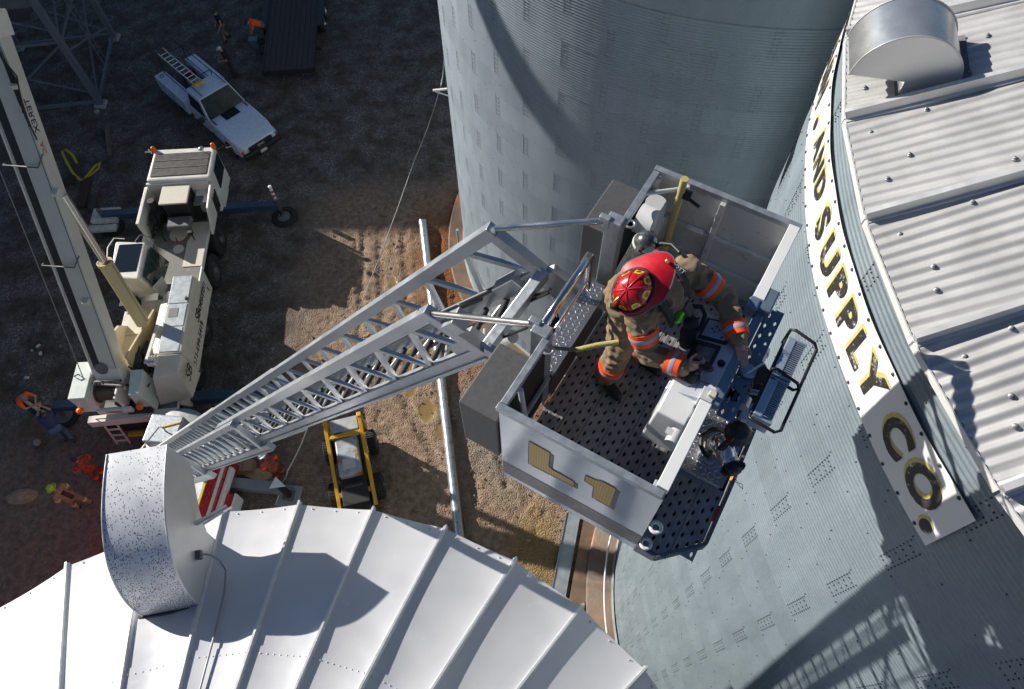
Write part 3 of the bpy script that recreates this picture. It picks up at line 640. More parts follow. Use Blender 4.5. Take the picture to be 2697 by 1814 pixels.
lbuild(to_local(hs), 'hydraulic_hose', M_BLK, ladder, smooth=60)
# ================================================================ rescue platform
plat = empty('rescue_platform', PO, PL_AZ, label='silver and white fire rescue platform lettered L1 at the ladder tip', cat='platform'); plat.scale = (KS, KS, KS)
M_SKIN = mat('brushed_panel', (.60, .655, .70), .17, .45, var=.04, vs=2, bump=.10, bs=2.2)
M_SKIN_I = mat('inner_panel', (.66, .67, .66), .3, .25, var=.05, vs=3)
M_WHITE = mat('white_gloss', (.80, .80, .78), .3, var=.03, coat=.3)
M_BOXG = mat('dark_grey_cover', (.085, .085, .087), .6, var=.12, vs=30, bump=.1, bs=120)
M_DECK = mat('grip_plank', (.36, .345, .34), .5, .3, var=.2, vs=9, dirt=(.26, .22, .19), ds=7, dth=.62)
def tread_mat():
    m = bpy.data.materials.new('tread_plate_base'); m.use_nodes = True; b = m.node_tree.nodes['Principled BSDF']; b.inputs['Metallic'].default_value = .85; b.inputs['Roughness'].default_value = .3; b.inputs['Base Color'].default_value = (.42, .43, .46, 1); return m
M_TREAD = tread_mat(); M_TREADB = mat('tread_plate_bar', (.74, .74, .76), .25, .8, var=.03)
def tread_bars(name, fn, nu, nv, parent, lift=.004):
    """raised lozenges of a chequer plate laid over fn(u,v) in metres"""
    mb = MB(); p = .038
    for i in range(int(nu / p)):
        for j in range(int(nv / p)):
            cx_, cy_ = (i + .5) * p, (j + .5) * p; a = R_(45 if (i + j) % 2 else -45); l, w = .019, .0055; ca, sa = math.cos(a), math.sin(a)
            pts = [(cx_ + ca * x - sa * y, cy_ + sa * x + ca * y) for x, y in ((-l, 0), (-l * .4, -w), (l * .4, -w), (l, 0), (l * .4, w), (-l * .4, w))]
            lo = [Vector(fn(u, v)[0]) for u, v in pts]; n_ = Vector(fn(cx_, cy_)[1]); c = Vector(fn(cx_, cy_)[0]) + n_ * lift
            k = len(mb.v); hi = [q * .55 + (c - n_ * lift) * .45 + n_ * lift for q in lo]; mb.v += [tuple(q) for q in lo] + [tuple(q) for q in hi]
            mb.f += [tuple(k + 6 + t for t in range(6))] + [(k + t, k + (t + 1) % 6, k + 6 + (t + 1) % 6, k + 6 + t) for t in range(6)]
    o = mb.build(name, M_TREADB, parent); o['kind'] = 'stuff'; return o
# floor planks with diamond openings
def plank_mesh(x0, nc, y0, y1, zt, th=.035, clip=None):
    cw, cl = .057, .0966; mb = MB(); off = 0
    for c in range(nc):
        xa = x0 + c * cw; ny = int((y1 - y0) / cl); sh = (c % 2) * cl * .5
        for j in range(ny + 1):
            ya = y0 + j * cl - sh; yb = ya + cl
            ya, yb = max(ya, y0), min(yb, y1)
            if yb - ya < .02: continue
            xm, ym = xa + cw / 2, (ya + yb) / 2
            full = (yb - ya) > cl * .9 and not (clip and clip(xm, ym))
            P4_ = [(xa, ya), (xa + cw, ya), (xa + cw, yb), (xa, yb)]
            if not full:
                k = len(mb.v); mb.v += [(x, y, zt) for x, y in P4_]; mb.f += [(k, k + 1, k + 2, k + 3)]; continue
            D4 = [(xm, ym - .029), (xm + .0125, ym + .004), (xm, ym + .029), (xm - .0125, ym - .004)]
            k = len(mb.v); mb.v += [(x, y, zt) for x, y in P4_] + [(x, y, zt) for x, y in D4] + [(x, y, zt - th) for x, y in D4]
            mb.f += [(k, k + 1, k + 4), (k + 1, k + 5, k + 4), (k + 1, k + 2, k + 5), (k + 2, k + 6, k + 5), (k + 2, k + 3, k + 6), (k + 3, k + 7, k + 6), (k + 3, k, k + 7), (k, k + 4, k + 7)]
            mb.f += [(k + 4 + t, k + 4 + (t + 1) % 4, k + 8 + (t + 1) % 4, k + 8 + t) for t in range(4)]
    W = nc * cw
    for xx in (x0 + .0015, x0 + W - .0015): mb.bb((xx - .0015, y0, zt - th), (xx + .0015, y1, zt - .0005))
    for c in range(nc + 1):                                           # grip ridges
        for dx in (-.006, .006):
            x = x0 + c * cw + dx
            if x0 < x < x0 + W: mb.bb((x - .002, y0, zt - .001), (x + .002, y1, zt + .003))
    return mb
for k in range(6):
    plank_mesh(.03 + k * .1745, 3, -1.17, 1.17, 0.0).build('floor_plank', M_DECK, plat)
M_DECK_B = M_DECK
def apron_clip(x, y): return False
for k, (ya, yb) in enumerate(((-1.2, -.52), (-1.12, -.52))):
    plank_mesh(1.145 + k * .2315, 4 if k == 0 else 3, ya, yb, -.02).build('floor_plank', M_DECK, plat)
plank_mesh(1.145, 3, .28, .62, -.02).build('floor_plank', M_DECK, plat); plank_mesh(1.32, 3, .28, .55, -.02).build('floor_plank', M_DECK, plat)
# under-frame
uf = MB()
for y in (-1.1, -.55, 0, .55, 1.1): uf.bb((.0, y - .03, -.2), (1.12, y + .03, -.05))
for x in (.06, 1.08): uf.bb((x - .04, -1.19, -.21), (x + .04, 1.19, -.052))
uf.build('under_frame', M_GALV, plat)
MB().bb((.02, -1.17, -.049), (1.1, 1.17, -.044)).build('added_dark_pan', mat('added_pan_black', (.02, .02, .022), .8), plat)  # black pan added below the planks so the openings look dark
MB().prism([(1.14, -1.2), (1.29, -1.2), (1.56, -.93), (1.53, .2), (1.5, .55), (1.14, .6)], (0, 0, -.075), (1, 0, 0), (0, 1, 0), .005).build('added_dark_pan', mat('added_pan_black', (0, 0, 0)), plat)  # same added black sheet, darkening the apron openings
ed = MB()
ring = [(1.14, -1.22), (1.30, -1.22), (1.58, -.95), (1.575, -.5), (1.55, .25), (1.5, .58), (1.40, .68)]
for a, b_ in zip(ring[:-1], ring[1:]): ed.beam((a[0], a[1], -.07), (b_[0], b_[1], -.07), .025, .13)
for x in (1.2, 1.36): ed.bb((x - .02, -1.1, -.12), (x + .02, .6, -.06))
ed.build('apron_frame', mat('apron_blue_grey', (.14, .16, .19), .4, .4), plat, bevel=.004)
MB().bb((1.13, -.5, -.03), (1.52, .27, -.012)).build('apron_tread_plate', M_TREAD, plat)
tread_bars('apron_tread_bars', lambda u, v: ((1.14 + u, -.49 + v, -.0119), (0, 0, 1)), .37, .75, plat)
st = MB(); st.bb((1.14, -.525, -.02), (1.5, -.505, .012)); st.build('apron_edge_strip', M_TREADB, plat)
rl = MB()
for x, y in ((1.545, -.35), (1.535, .05)): rl.box((x + .012, y, -.06), (.02, .05, .04))
rl.build('marker_lamp', mat('amber_lamp', (.9, .25, .03), .3, emit=2.0), plat); 
rd = MB(); rd.box((1.555, -.7, -.03), (.02, .12, .05)); rd.build('red_reflector', mat('red_reflector', (.6, .02, .02), .3), plat)
# tie rings on the near corner
for z, y in ((.46, -1.205), (.02, -1.205)):
    rg = MB(); c = Vector((1.20, y + .02, z)); rg.path([c + Vector((math.cos(t) * .036, math.sin(t) * .036, 0)) for t in [2 * math.pi * k / 20 for k in range(20)]], .014, 8, True); rg.build('tie_ring', M_WHITE, plat, 60)
# lettered side panel (y = -1.2)
def gusset_profile(x): return 0
pn = MB(); pn.bb((-.005, -1.205, -.17), (1.15, -1.185, 1.04)); pn.build('side_panel', M_SKIN, plat)
lwp = MB(); lwp.add([(-.005, -1.205, -.174), (1.15, -1.205, -.174), (1.16, -1.17, -.25), (.03, -1.16, -.25), (-.005, -1.18, -.174), (1.15, -1.18, -.174), (1.16, -1.13, -.25), (.03, -1.12, -.25)],
    [(0, 1, 2, 3), (7, 6, 5, 4), (0, 3, 7, 4), (1, 5, 6, 2), (0, 4, 5, 1), (3, 2, 6, 7)]); lwp.build('lower_skirt', M_SKIN, plat)
def flat_xz(poly, y, m, name, parent): # sheet glued to the outside of the panel, facing -y
    mb = MB(); n = len(poly); mb.prism(poly, (0, y, 0), (1, 0, 0), (0, 0, 1), .0015); return mb.build(name, m, parent)
M_GOLD = bpy.data.materials.new('gold_leaf'); M_GOLD.use_nodes = True
def gold():
    t = M_GOLD.node_tree; N, Lk = t.nodes, t.links; b = N['Principled BSDF']; b.inputs['Metallic'].default_value = .6; b.inputs['Roughness'].default_value = .35
    tc = N.new('ShaderNodeTexCoord'); mp = N.new('ShaderNodeMapping'); mp.inputs['Rotation'].default_value = (0, R_(45), 0); Lk.new(tc.outputs['Object'], mp.inputs[0])
    ch = N.new('ShaderNodeTexChecker'); ch.inputs['Scale'].default_value = 68; Lk.new(mp.outputs[0], ch.inputs[0]); ch.inputs['Color1'].default_value = (.50, .33, .07, 1); ch.inputs['Color2'].default_value = (.33, .20, .035, 1); Lk.new(ch.outputs[0], b.inputs['Base Color'])
gold()
M_DKG = mat('charcoal_film', (.045, .045, .05), .35, var=.05)
GL = [(.22, .40), (.585, .45), (.58, .54), (.41, .54), (.38, .57), (.38, .82), (.22, .82)]; GL = [(x, z - .005) for x, z in GL]
G1 = [(.73, .43), (.87, .43), (.865, .82), (.77, .82), (.715, .775), (.65, .765), (.65, .655), (.72, .65)]
import itertools
for poly, nm in ((GL, 'letter_L'), (G1, 'digit_1')):
    flat_xz([(x + .03, z - .02) for x, z in poly], -1.2065, M_DKG, 'lettering_shadow', plat)
    flat_xz(poly, -1.2085, M_GOLD, 'lettering', plat)
    cx_ = sum(p[0] for p in poly) / len(poly); cz_ = sum(p[1] for p in poly) / len(poly)
    ol = MB()
    for a, b_ in zip(poly, poly[1:] + poly[:1]): ol.beam((a[0], -1.2098, a[1]), (b_[0], -1.2098, b_[1]), .002, .007)
    ol.build('lettering_outline', M_DKG, plat)
flat_xz([(-.004, -.105), (1.149, -.05), (1.149, .19), (-.004, .135)], -1.2068, mat('grey_stripe', (.09, .09, .095), .3), 'stripe', plat)
# upper side wall (y = +1.2) seen from inside
pu = MB(); pu.bb((.0, 1.185, -.02), (1.12, 1.205, 1.04)); pu.build('side_panel', M_SKIN_I, plat)
us = MB()
for x in (.02, .57, 1.10): us.bb((x - .022, 1.13, .0), (x + .022, 1.184, 1.04))
us.bb((0, 1.15, .60), (1.12, 1.184, .64)); us.bb((0, 1.15, .26), (1.12, 1.184, .30)); us.build('wall_rib', M_SKIN_I, plat, bevel=.004)
# galvanised top rails
def rail(a, b_, nm='top_rail', m=M_GALV, w=.05, h=.05): MB().beam(a, b_, w, h).build(nm, m, plat, bevel=.004)
rail((-.03, -1.19, 1.065), (1.14, -1.19, 1.065)); rail((-.03, 1.19, 1.065), (1.16, 1.19, 1.065))
rail((.0, -1.16, 1.06), (.0, -.56, 1.06)); rail((.0, 1.16, 1.06), (.0, .56, 1.06))
for y in (-.56, .56):
    p = MB(); p.box((-.06, y, .55), (.13, .1, 1.1)); p.build('back_post', M_GALV, plat, bevel=.008)
    p = MB(); p.box((-.13, y * .94, 1.06), (.09, .05, .11)); p.build('rod_bracket', M_GALV, plat, bevel=.008)
for y in (-1.17, 1.17): MB().bb((-.02, y - .025, -.05), (.03, y + .025, 1.04)).build('back_post', M_GALV, plat, bevel=.004)
rail((.03, -1.16, .50), (.03, -.58, .50), 'mid_rail', M_GALV, .03, .04); rail((.03, 1.16, .50), (.03, .58, .50), 'mid_rail', M_GALV, .03, .04)
MB().tube((.03, -1.0, 1.03), (.22, -1.14, .2), .02, n=10).build('corner_brace', M_AL_W, plat, 50)
MB().tube((.0, .93, 1.045), (.28, 1.16, 1.045), .018, n=10).build('corner_brace', M_AL_W, plat, 50)
MB().bb((-.02, -1.16, .1), (.0, -.6, .95)).build('back_curtain', mat('black_netting', (.012, .012, .013), .8), plat)
MB().bb((-.02, .6, .1), (.0, 1.16, .95)).build('back_curtain', mat('black_netting', (0, 0, 0)), plat)
# grey equipment boxes behind the two back corners
for sg in (-1, 1):
    ya, yb = sorted((sg * .64, sg * 1.19)); MB().bb((-.36, ya, .13), (-.045, yb, .78)).build('equipment_box', M_BOXG, plat, bevel=.012)
# eyelets
for y in (-.62, .66):
    e = MB(); c = Vector((.03, y, .98)); e.path([c + Vector((math.cos(t) * .035, math.sin(t) * .035, 0)) for t in [2 * math.pi * k / 16 for k in range(16)]], .011, 7, True); e.build('eyelet', M_GALV, plat, 60)
# step box of tread plate with a stainless grab rail
MB().bb((-.14, -.5, .0), (.02, .42, .40)).build('step_box', mat('step_perforated', (.13, .12, .11), .4, .6, var=.5, vs=90), plat)
MB().bb((-.15, -.51, .40), (.03, .43, .412)).build('step_top', M_TREAD, plat)
tread_bars('step_tread_bars', lambda u, v: ((-.148 + u, -.505 + v, .4121), (0, 0, 1)), .174, .93, plat)
gr = MB(); gr.path([(-.10, -.47, .55), (-.10, -.45, .93), (-.10, -.43, .97), (-.10, .24, .985), (-.10, .27, .93), (-.10, .27, .5)], .034, 16); gr.build('grab_rail', mat('polished_steel', (.78, .74, .7), .12, 1.0, var=.02), plat, 60)
gr = MB(); gr.path([(-.055, -.36, .82), (-.04, -.3, .86), (-.04, .1, .86), (-.055, .16, .82)], .014, 10); gr.build('grab_rail', mat('polished_steel', (0, 0, 0)), plat, 60)
MB().box((-.10, -.47, .88), (.07, .11, .1)).build('rail_clamp', mat('bronze_clamp', (.22, .19, .13), .45, .6), plat, bevel=.01)
MB().ball((-.05, -.5, .83), .06, (1, 1.3, .7), 14).build('white_cap', M_WHITE, plat, 180)
# front gate bars
def wbar(y0, y1): MB().bb((1.075, y0, 1.03), (1.155, y1, 1.105)).build('gate_bar', M_WHITE, plat, bevel=.004)
wbar(-1.16, -.5); wbar(.42, 1.16)
for y in (-1.13, -.53, .45, 1.13): MB().bb((1.09, y - .03, -.05), (1.14, y + .03, 1.03)).build('gate_post', M_GALV, plat, bevel=.004)
for a, b_ in ((-1.1, -.56), (.48, 1.1)):
    for z in (.35, .7): MB().bb((1.10, a, z - .02), (1.13, b_, z + .02)).build('gate_slat', mat('gate_slat', (.2, .24, .28), .45, .3), plat)
MB().bb((1.105, -1.1, .05), (1.12, -.56, .28)).build('gate_panel', mat('gate_slat', (0, 0, 0)), plat)
MB().bb((1.055, -1.16, .96), (1.15, -1.10, 1.03)).build('hinge', M_GALV, plat, bevel=.006)
# control console
con = MB(); con.add([(.83, -.45, .55), (.83, .24, .55), (1.16, .24, .5), (1.16, -.45, .5), (.84, -.45, .93), (.84, .24, .93), (1.14, .24, 1.03), (1.14, -.45, 1.03)],
    [(3, 2, 1, 0), (4, 5, 6, 7), (0, 1, 5, 4), (1, 2, 6, 5), (2, 3, 7, 6), (3, 0, 4, 7)]); con_o = con.build('control_console', mat('console_face', (.52, .55, .6), .3, .3, var=.03), plat, bevel=.008)
def cz(x): return .93 + (x - .84) * .1 / .3
def cplate(x0, x1, y0, y1, h, m, nm, bev=.004, parent=None):
    mb = MB(); P = [(x0, y0), (x1, y0), (x1, y1), (x0, y1)]
    mb.add([(x, y, cz(x) - .002) for x, y in P] + [(x, y, cz(x) + h) for x, y in P], [(3, 2, 1, 0), (4, 5, 6, 7), (0, 1, 5, 4), (1, 2, 6, 5), (2, 3, 7, 6), (3, 0, 4, 7)]); return mb.build(nm, m, parent or con_o, bevel=bev)
cplate(.865, 1.04, -.19, -.005, .012, M_BLK, 'display_bezel')
cplate(.895, 1.015, -.165, -.045, .0135, mat('display_screen', (.16, .13, .13), .12, var=.9, vs=26), 'display_screen', 0)
for k in range(4): MB().tube((.9 + k * .032, -.025, cz(.9 + k * .032)), (.9 + k * .032, -.025, cz(.9 + k * .032) + .016), .007, n=8).build('display_button', mat('key_grey', (.1, .1, .1), .5), con_o)
cplate(.865, 1.06, .015, .2, .012, M_BLK, 'keypad_bezel')
cplate(.885, 1.045, .04, .185, .0135, mat('keypad_face', (.42, .5, .66), .35), 'keypad', 0)
M_NAVY = mat('navy_print', (.02, .03, .1), .5)
def tri(x, y, d, s, par, zf, z0=None):
    dx, dy = d; p = [(x + dx * s, y + dy * s), (x - dx * s * .6 - dy * s * .9, y - dy * s * .6 + dx * s * .9), (x - dx * s * .6 + dy * s * .9, y - dy * s * .6 - dx * s * .9)]
    MB().add([(a, b_, zf(a)) for a, b_ in p], [(0, 1, 2)]).build('keypad_arrow', M_NAVY, par)
for d in ((1, 0), (-1, 0), (0, 1), (0, -1)): tri(.955 + d[0] * .026, .115 + d[1] * .026, d, .012, con_o, lambda x: cz(x) + .0145)
for k in range(3): MB().lathe([(.012, 0), (.012, .001)], (1.02, .06 + k * .045, cz(1.02) + .0136), (0, 0, 1), 14).build('keypad_mark', M_NAVY, con_o)
# joystick, push button, diagram
js = MB(); js.lathe([(.05, 0), (.052, .01), (.042, .02), (.047, .03), (.036, .042), (.040, .052), (.028, .064), (.020, .07)], (.965, -.31, cz(.965)), (0, 0, 1), 20); js.build('joystick_boot', mat('rubber_bellows', (.02, .02, .022), .6), con_o, 50)
js = MB(); js.tube((.965, -.31, cz(.965) + .06), (.99, -.30, 1.07), .016, n=10); js.ball((1.02, -.275, 1.10), .034, (1.5, .95, .8), 14, Matrix.Rotation(.5, 3, 'Z')); js.build('joystick', M_BLK, con_o, 60)
pb = MB(); pb.lathe([(.026, 0), (.026, .012), (.018, .012), (.016, .028), (.006, .03)], (1.09, -.14, cz(1.09)), (0, 0, 1), 18); pb.build('push_button', M_BLK, con_o, 40)
dg = MB()
for a, b_ in (((1.02, -.40), (1.02, -.32)), ((1.02, -.32), (1.10, -.32)), ((1.06, -.40), (1.06, -.33)), ((1.05, -.37), (1.09, -.37))): dg.beam((a[0], a[1], cz(a[0]) + .0015), (b_[0], b_[1], cz(b_[0]) + .0015), .003, .002)
dg.build('diagram_lines', M_NAVY, con_o)
MB().bb((1.14, -.46, 1.0), (1.20, .5, 1.05)).build('console_rail', mat('console_rail', (.22, .28, .36), .35, .5), plat, bevel=.005)
hb = MB(); hb.box((1.15, .45, 1.02), (.16, .2, .16)); hb.box((1.1, .36, 1.06), (.08, .1, .1)); hb.build('hinge_block', mat('console_rail', (0, 0, 0)), plat, bevel=.012)
gb = plank_mesh(1.21, 2, -.46, .52, .93, .02); gb.build('grip_strip', mat('blue_grey_grip', (.2, .26, .34), .45, .4), plat)
# white switch box beside the console
wb = MB(); wb.add([(.82, -.66, .50), (.82, -.36, .50), (1.07, -.36, .50), (1.07, -.66, .50), (.86, -.62, .90), (.86, -.36, .98), (1.07, -.36, .98), (1.07, -.62, .90)],
    [(3, 2, 1, 0), (4, 5, 6, 7), (0, 1, 5, 4), (1, 2, 6, 5), (2, 3, 7, 6), (3, 0, 4, 7)]); wb.build('switch_box', mat('switch_box_white', (.72, .73, .72), .32, .1, var=.03), plat, bevel=.012)
ib = MB(); ib.tube((1.04, -.76, .84), (1.04, -.66, .84), .05, n=18); ib.box((1.0, -.70, .86), (.06, .05, .05)); ib.build('horn', M_SKIN_I, plat, 40)
MB().bb((1.06, -.47, .93), (1.15, -.37, 1.06)).build('latch', M_AL_W, plat, bevel=.006); MB().box((1.13, -.42, 1.08), (.05, .04, .03)).build('latch_knob', mat('cream_plastic', (.62, .56, .42), .5), plat, bevel=.006)
# finned floodlights on a black tube guard
M_FIN = mat('floodlight_housing', (.42, .5, .6), .35, .5, var=.04)
for k, (yc, zc) in enumerate(((.135, .93), (-.215, .93))):
    f = MB(); f.bb((1.41, yc - .16, zc - .075), (1.47, yc + .16, zc + .075)); fo = f.build('floodlight', M_FIN, plat, bevel=.008)
    for q in range(19): MB().bb((1.47, yc - .148 + q * .0165 - .003, zc - .07), (1.535, yc - .148 + q * .0165 + .003, zc + .07)).build('cooling_fin', M_FIN, fo)
    for s_ in (-.17, .155): MB().bb((1.41, yc + s_, zc - .078), (1.54, yc + s_ + .014, zc + .078)).build('end_plate', M_FIN, fo, bevel=.003)
    g = MB(); g.path([(1.40, yc + .2, .86), (1.40, yc + .205, 1.03), (1.43, yc + .2, 1.055), (1.58, yc + .19, 1.02), (1.61, yc + .17, .99), (1.61, yc - .16, .97), (1.58, yc - .19, .97), (1.42, yc - .195, 1.0), (1.40, yc - .18, .98), (1.40, yc + .18, .98)], .0115, 8); g.build('lamp_guard', M_BLK, plat, 60)
# water monitor: swivel elbows, motor cover, nozzle with black bumper
M_MON = mat('monitor_silver', (.55, .57, .6), .25, .8, var=.05)
mo = MB(); mo.lathe([(.10, -.02), (.10, .12), (.085, .16), (.085, .30)], (1.33, .16, 0), (0, 0, 1), 22); mo.path([(1.33, .16, .28), (1.335, .165, .42), (1.37, .13, .54), (1.40, .06, .56), (1.40, .02, .5)], .062, 16); mon = mo.build('water_monitor', M_MON, plat, 50)
mo = MB(); mo.lathe([(.105, 0), (.105, .05), (.11, .055), (.11, .1)], (1.35, .15, .52), (.3, -.2, .9), 22); mo.build('swivel_ring', M_BLK, mon, 40)
mo = MB(); mo.lathe([(.112, 0), (.112, .025)], (1.365, .14, .575), (.3, -.2, .9), 24); mo.build('swivel_band', mat('violet_white_label', (.62, .62, .74), .4), mon, 40)
mo = MB(); mo.box((1.36, -.02, .60), (.19, .17, .13), Matrix.Rotation(.35, 3, 'Z')); mo.build('motor_cover', M_BLK, mon, bevel=.02)
mo = MB(); mo.box((1.37, -.025, .668), (.11, .045, .004), Matrix.Rotation(.35, 3, 'Z')); mo.build('maker_plate', mat('maker_plate', (.6, .62, .72), .4), mon)
def ttext(body, size, name, m, parent, mw, ext=.0008):
    cu = bpy.data.curves.new(name, 'FONT'); cu.body = body; cu.size = size; cu.align_x = 'CENTER'; cu.align_y = 'CENTER'; cu.extrude = ext
    t = bpy.data.objects.new(name, cu); COL.objects.link(t); bpy.context.view_layer.update()
    me = bpy.data.meshes.new_from_object(t.evaluated_get(bpy.context.evaluated_depsgraph_get())); bpy.data.objects.remove(t, do_unlink=True)
    me.transform(mw); me.materials.append(m); return put(name, me, parent)
ttext('MAXIMUS', .024, 'maker_lettering', M_NAVY, mon, Matrix.Translation((1.37, -.025, .672)) @ Matrix.Rotation(.35, 4, 'Z'))
mo = MB(); mo.box((1.44, -.15, .62), (.17, .15, .05), Matrix.Rotation(.35, 3, 'Z')); mo.build('valve_keypad', mat('keypad_face', (0, 0, 0)), mon, bevel=.008)
for d in ((1, 0), (-1, 0), (0, 1), (0, -1)): tri(1.44 + d[0] * .028, -.15 + d[1] * .028, d, .012, mon, lambda x: .647)
m2 = MB(); m2.lathe([(.115, -.02), (.115, .1), (.1, .14), (.1, .22), (.075, .26)], (1.34, -.31, 0), (0, 0, 1), 24); m2.path([(1.34, -.31, .22), (1.345, -.32, .32), (1.37, -.37, .40), (1.41, -.43, .40), (1.44, -.45, .36)], .068, 16); mon2 = m2.build('water_monitor', mat('polished_elbow', (.72, .72, .74), .12, .95, var=.02), plat, 50)
m2 = MB(); m2.path([(1.34 + math.cos(t) * .125, -.31 + math.sin(t) * .125, .24) for t in np.linspace(1.6, 4.6, 14)], .02, 8); m2.build('hand_wheel', M_BLK, mon2, 60)
m2 = MB(); m2.tube((1.36, -.36, .38), (1.47, -.47, .38), .075, .06, 18); m2.build('nozzle', M_MON, mon2, 40)
m2 = MB(); m2.lathe([(.055, 0), (.07, .01), (.075, .04), (.06, .07), (.045, .085)], (1.465, -.465, .38), (.7, -.7, 0), 16)
for k in range(8): a = math.pi * k / 4; u = Vector((.7, .7, 0)); m2.box(Vector((1.495, -.495, .38)) + u * math.cos(a) * .07 + Vector((0, 0, 1)) * math.sin(a) * .07, (.04, .035, .035))
m2.build('nozzle_bumper', M_BLK, mon2, 40)
m2 = MB(); m2.path([(1.35, -.45, .47), (1.36, -.42, .52), (1.39, -.36, .53), (1.40, -.33, .48)], .018, 10); m2.build('lever', M_BLK, mon2, 60)
MB().box((1.375, -.39, .538), (.03, .05, .01)).build('red_lever_mark', mat('dark_red', (.25, .015, .012), .4), mon2)
m2 = MB(); m2.lathe([(.1, 0), (.095, .05), (.06, .085)], (1.42, -.25, .42), (0, 0, 1), 20); m2.build('motor_dome', mat('graphite', (.06, .06, .065), .35, .4), mon2, 50)
w = MB(); w.path([(1.5, -.5, .36), (1.58, -.55, .3), (1.63, -.53, .22), (1.62, -.46, .14), (1.54, -.44, .05)], .0025, 5); w.build('tether', mat('grey_conduit', (0, 0, 0)), mon2)
sw = MB(); sw.lathe([(.055, 0), (.055, .02), (.045, .03)], (1.27, -.06, .94), (0, 0, 1), 18); sw.build('valve_wheel', M_FIN, plat, 40); sw = MB(); sw.lathe([(.05, 0), (.05, .03)], (1.25, -.27, .9), (0, 0, 1), 18); sw.build('valve_wheel', M_FIN, plat, 40); MB().tube((1.27, -.1, .98), (1.33, .02, .98), .008, n=8).build('valve_handle', M_WHITE, plat, 40)
hs = MB()
for k in range(4): hs.path([(1.22, .05 - k * .05, .8), (1.28, .0 - k * .06, .9 - k * .03), (1.34, -.04 - k * .04, .78), (1.36, -.1 - k * .03, .55)], .011, 7)
hs.build('hydraulic_hose', M_BLK, plat, 60); 
cl = MB(); cl.tube((1.31, .33, .70), (1.31, .20, .70), .05, n=16); cl.tube((1.31, .30, .70), (1.31, .28, .70), .056, n=16); cl.build('pipe_coupling', M_FIN, plat, 40); MB().tube((1.34, -.14, .75), (1.34, -.22, .75), .05, n=14).build('pipe_coupling', M_FIN, plat, 40)
# things carried in the platform
drum = MB(); drum.tube((.10, .98, .62), (.10, .98, .95), .085, n=22); drum.build('beacon_drum', M_SKIN_I, plat, 40)
drum = MB(); drum.tube((.02, .86, .85), (.16, .86, .85), .12, n=28); drum.build('speaker_bell', M_WHITE, plat, 40)
pk = empty('pike_pole', pl(.24, 1.1, .0), PL_AZ,  label='yellow fibreglass tool pole clipped upright inside the platform wall', cat='tool pole')
MB().tube((0, 0, .02), (.01, -.05, 1.08), .026, n=14).build('shaft', mat('yellow_fibreglass', (.52, .42, .16), .45, var=.1), pk, 40)
MB().box((.03, -.03, .93), (.10, .06, .05)).build('clip', M_BLK, pk, bevel=.008); MB().tube((.05, -.04, .92), (.16, -.06, .9), .012, n=8).build('clip_pin', M_BLK, pk, 40)
tt = MB(); tt.tube((.36, 1.17, .62), (.5, 1.16, .63), .022, n=12); tt.build('strap_reel', M_WHITE, plat, 40)
# safety lanyard from the eyelet to the firefighter
ln = MB(); a, b_, c = pl(.03, -.58, .95), pl(.18, -.5, .93), pl(.42, -.33, 1.0)
ln.path([a, b_], .011, 8); ln.path([a + Vector((0, 0, .01)), b_ + Vector((0, 0, .014))], .008, 6); lan = ln.build('safety_lanyard', mat('olive_webbing', (.2, .18, .12), .8), smooth=60); tag(lan, 'black and yellow safety lanyard from platform eyelet to firefighter', 'lanyard')
MB().path([b_, (b_ + c) / 2 + Vector((0, 0, .012)), c], .017, 8).build('yellow_webbing', mat('yellow_webbing', (.42, .36, .13), .8, var=.5, vs=120), lan, 60)
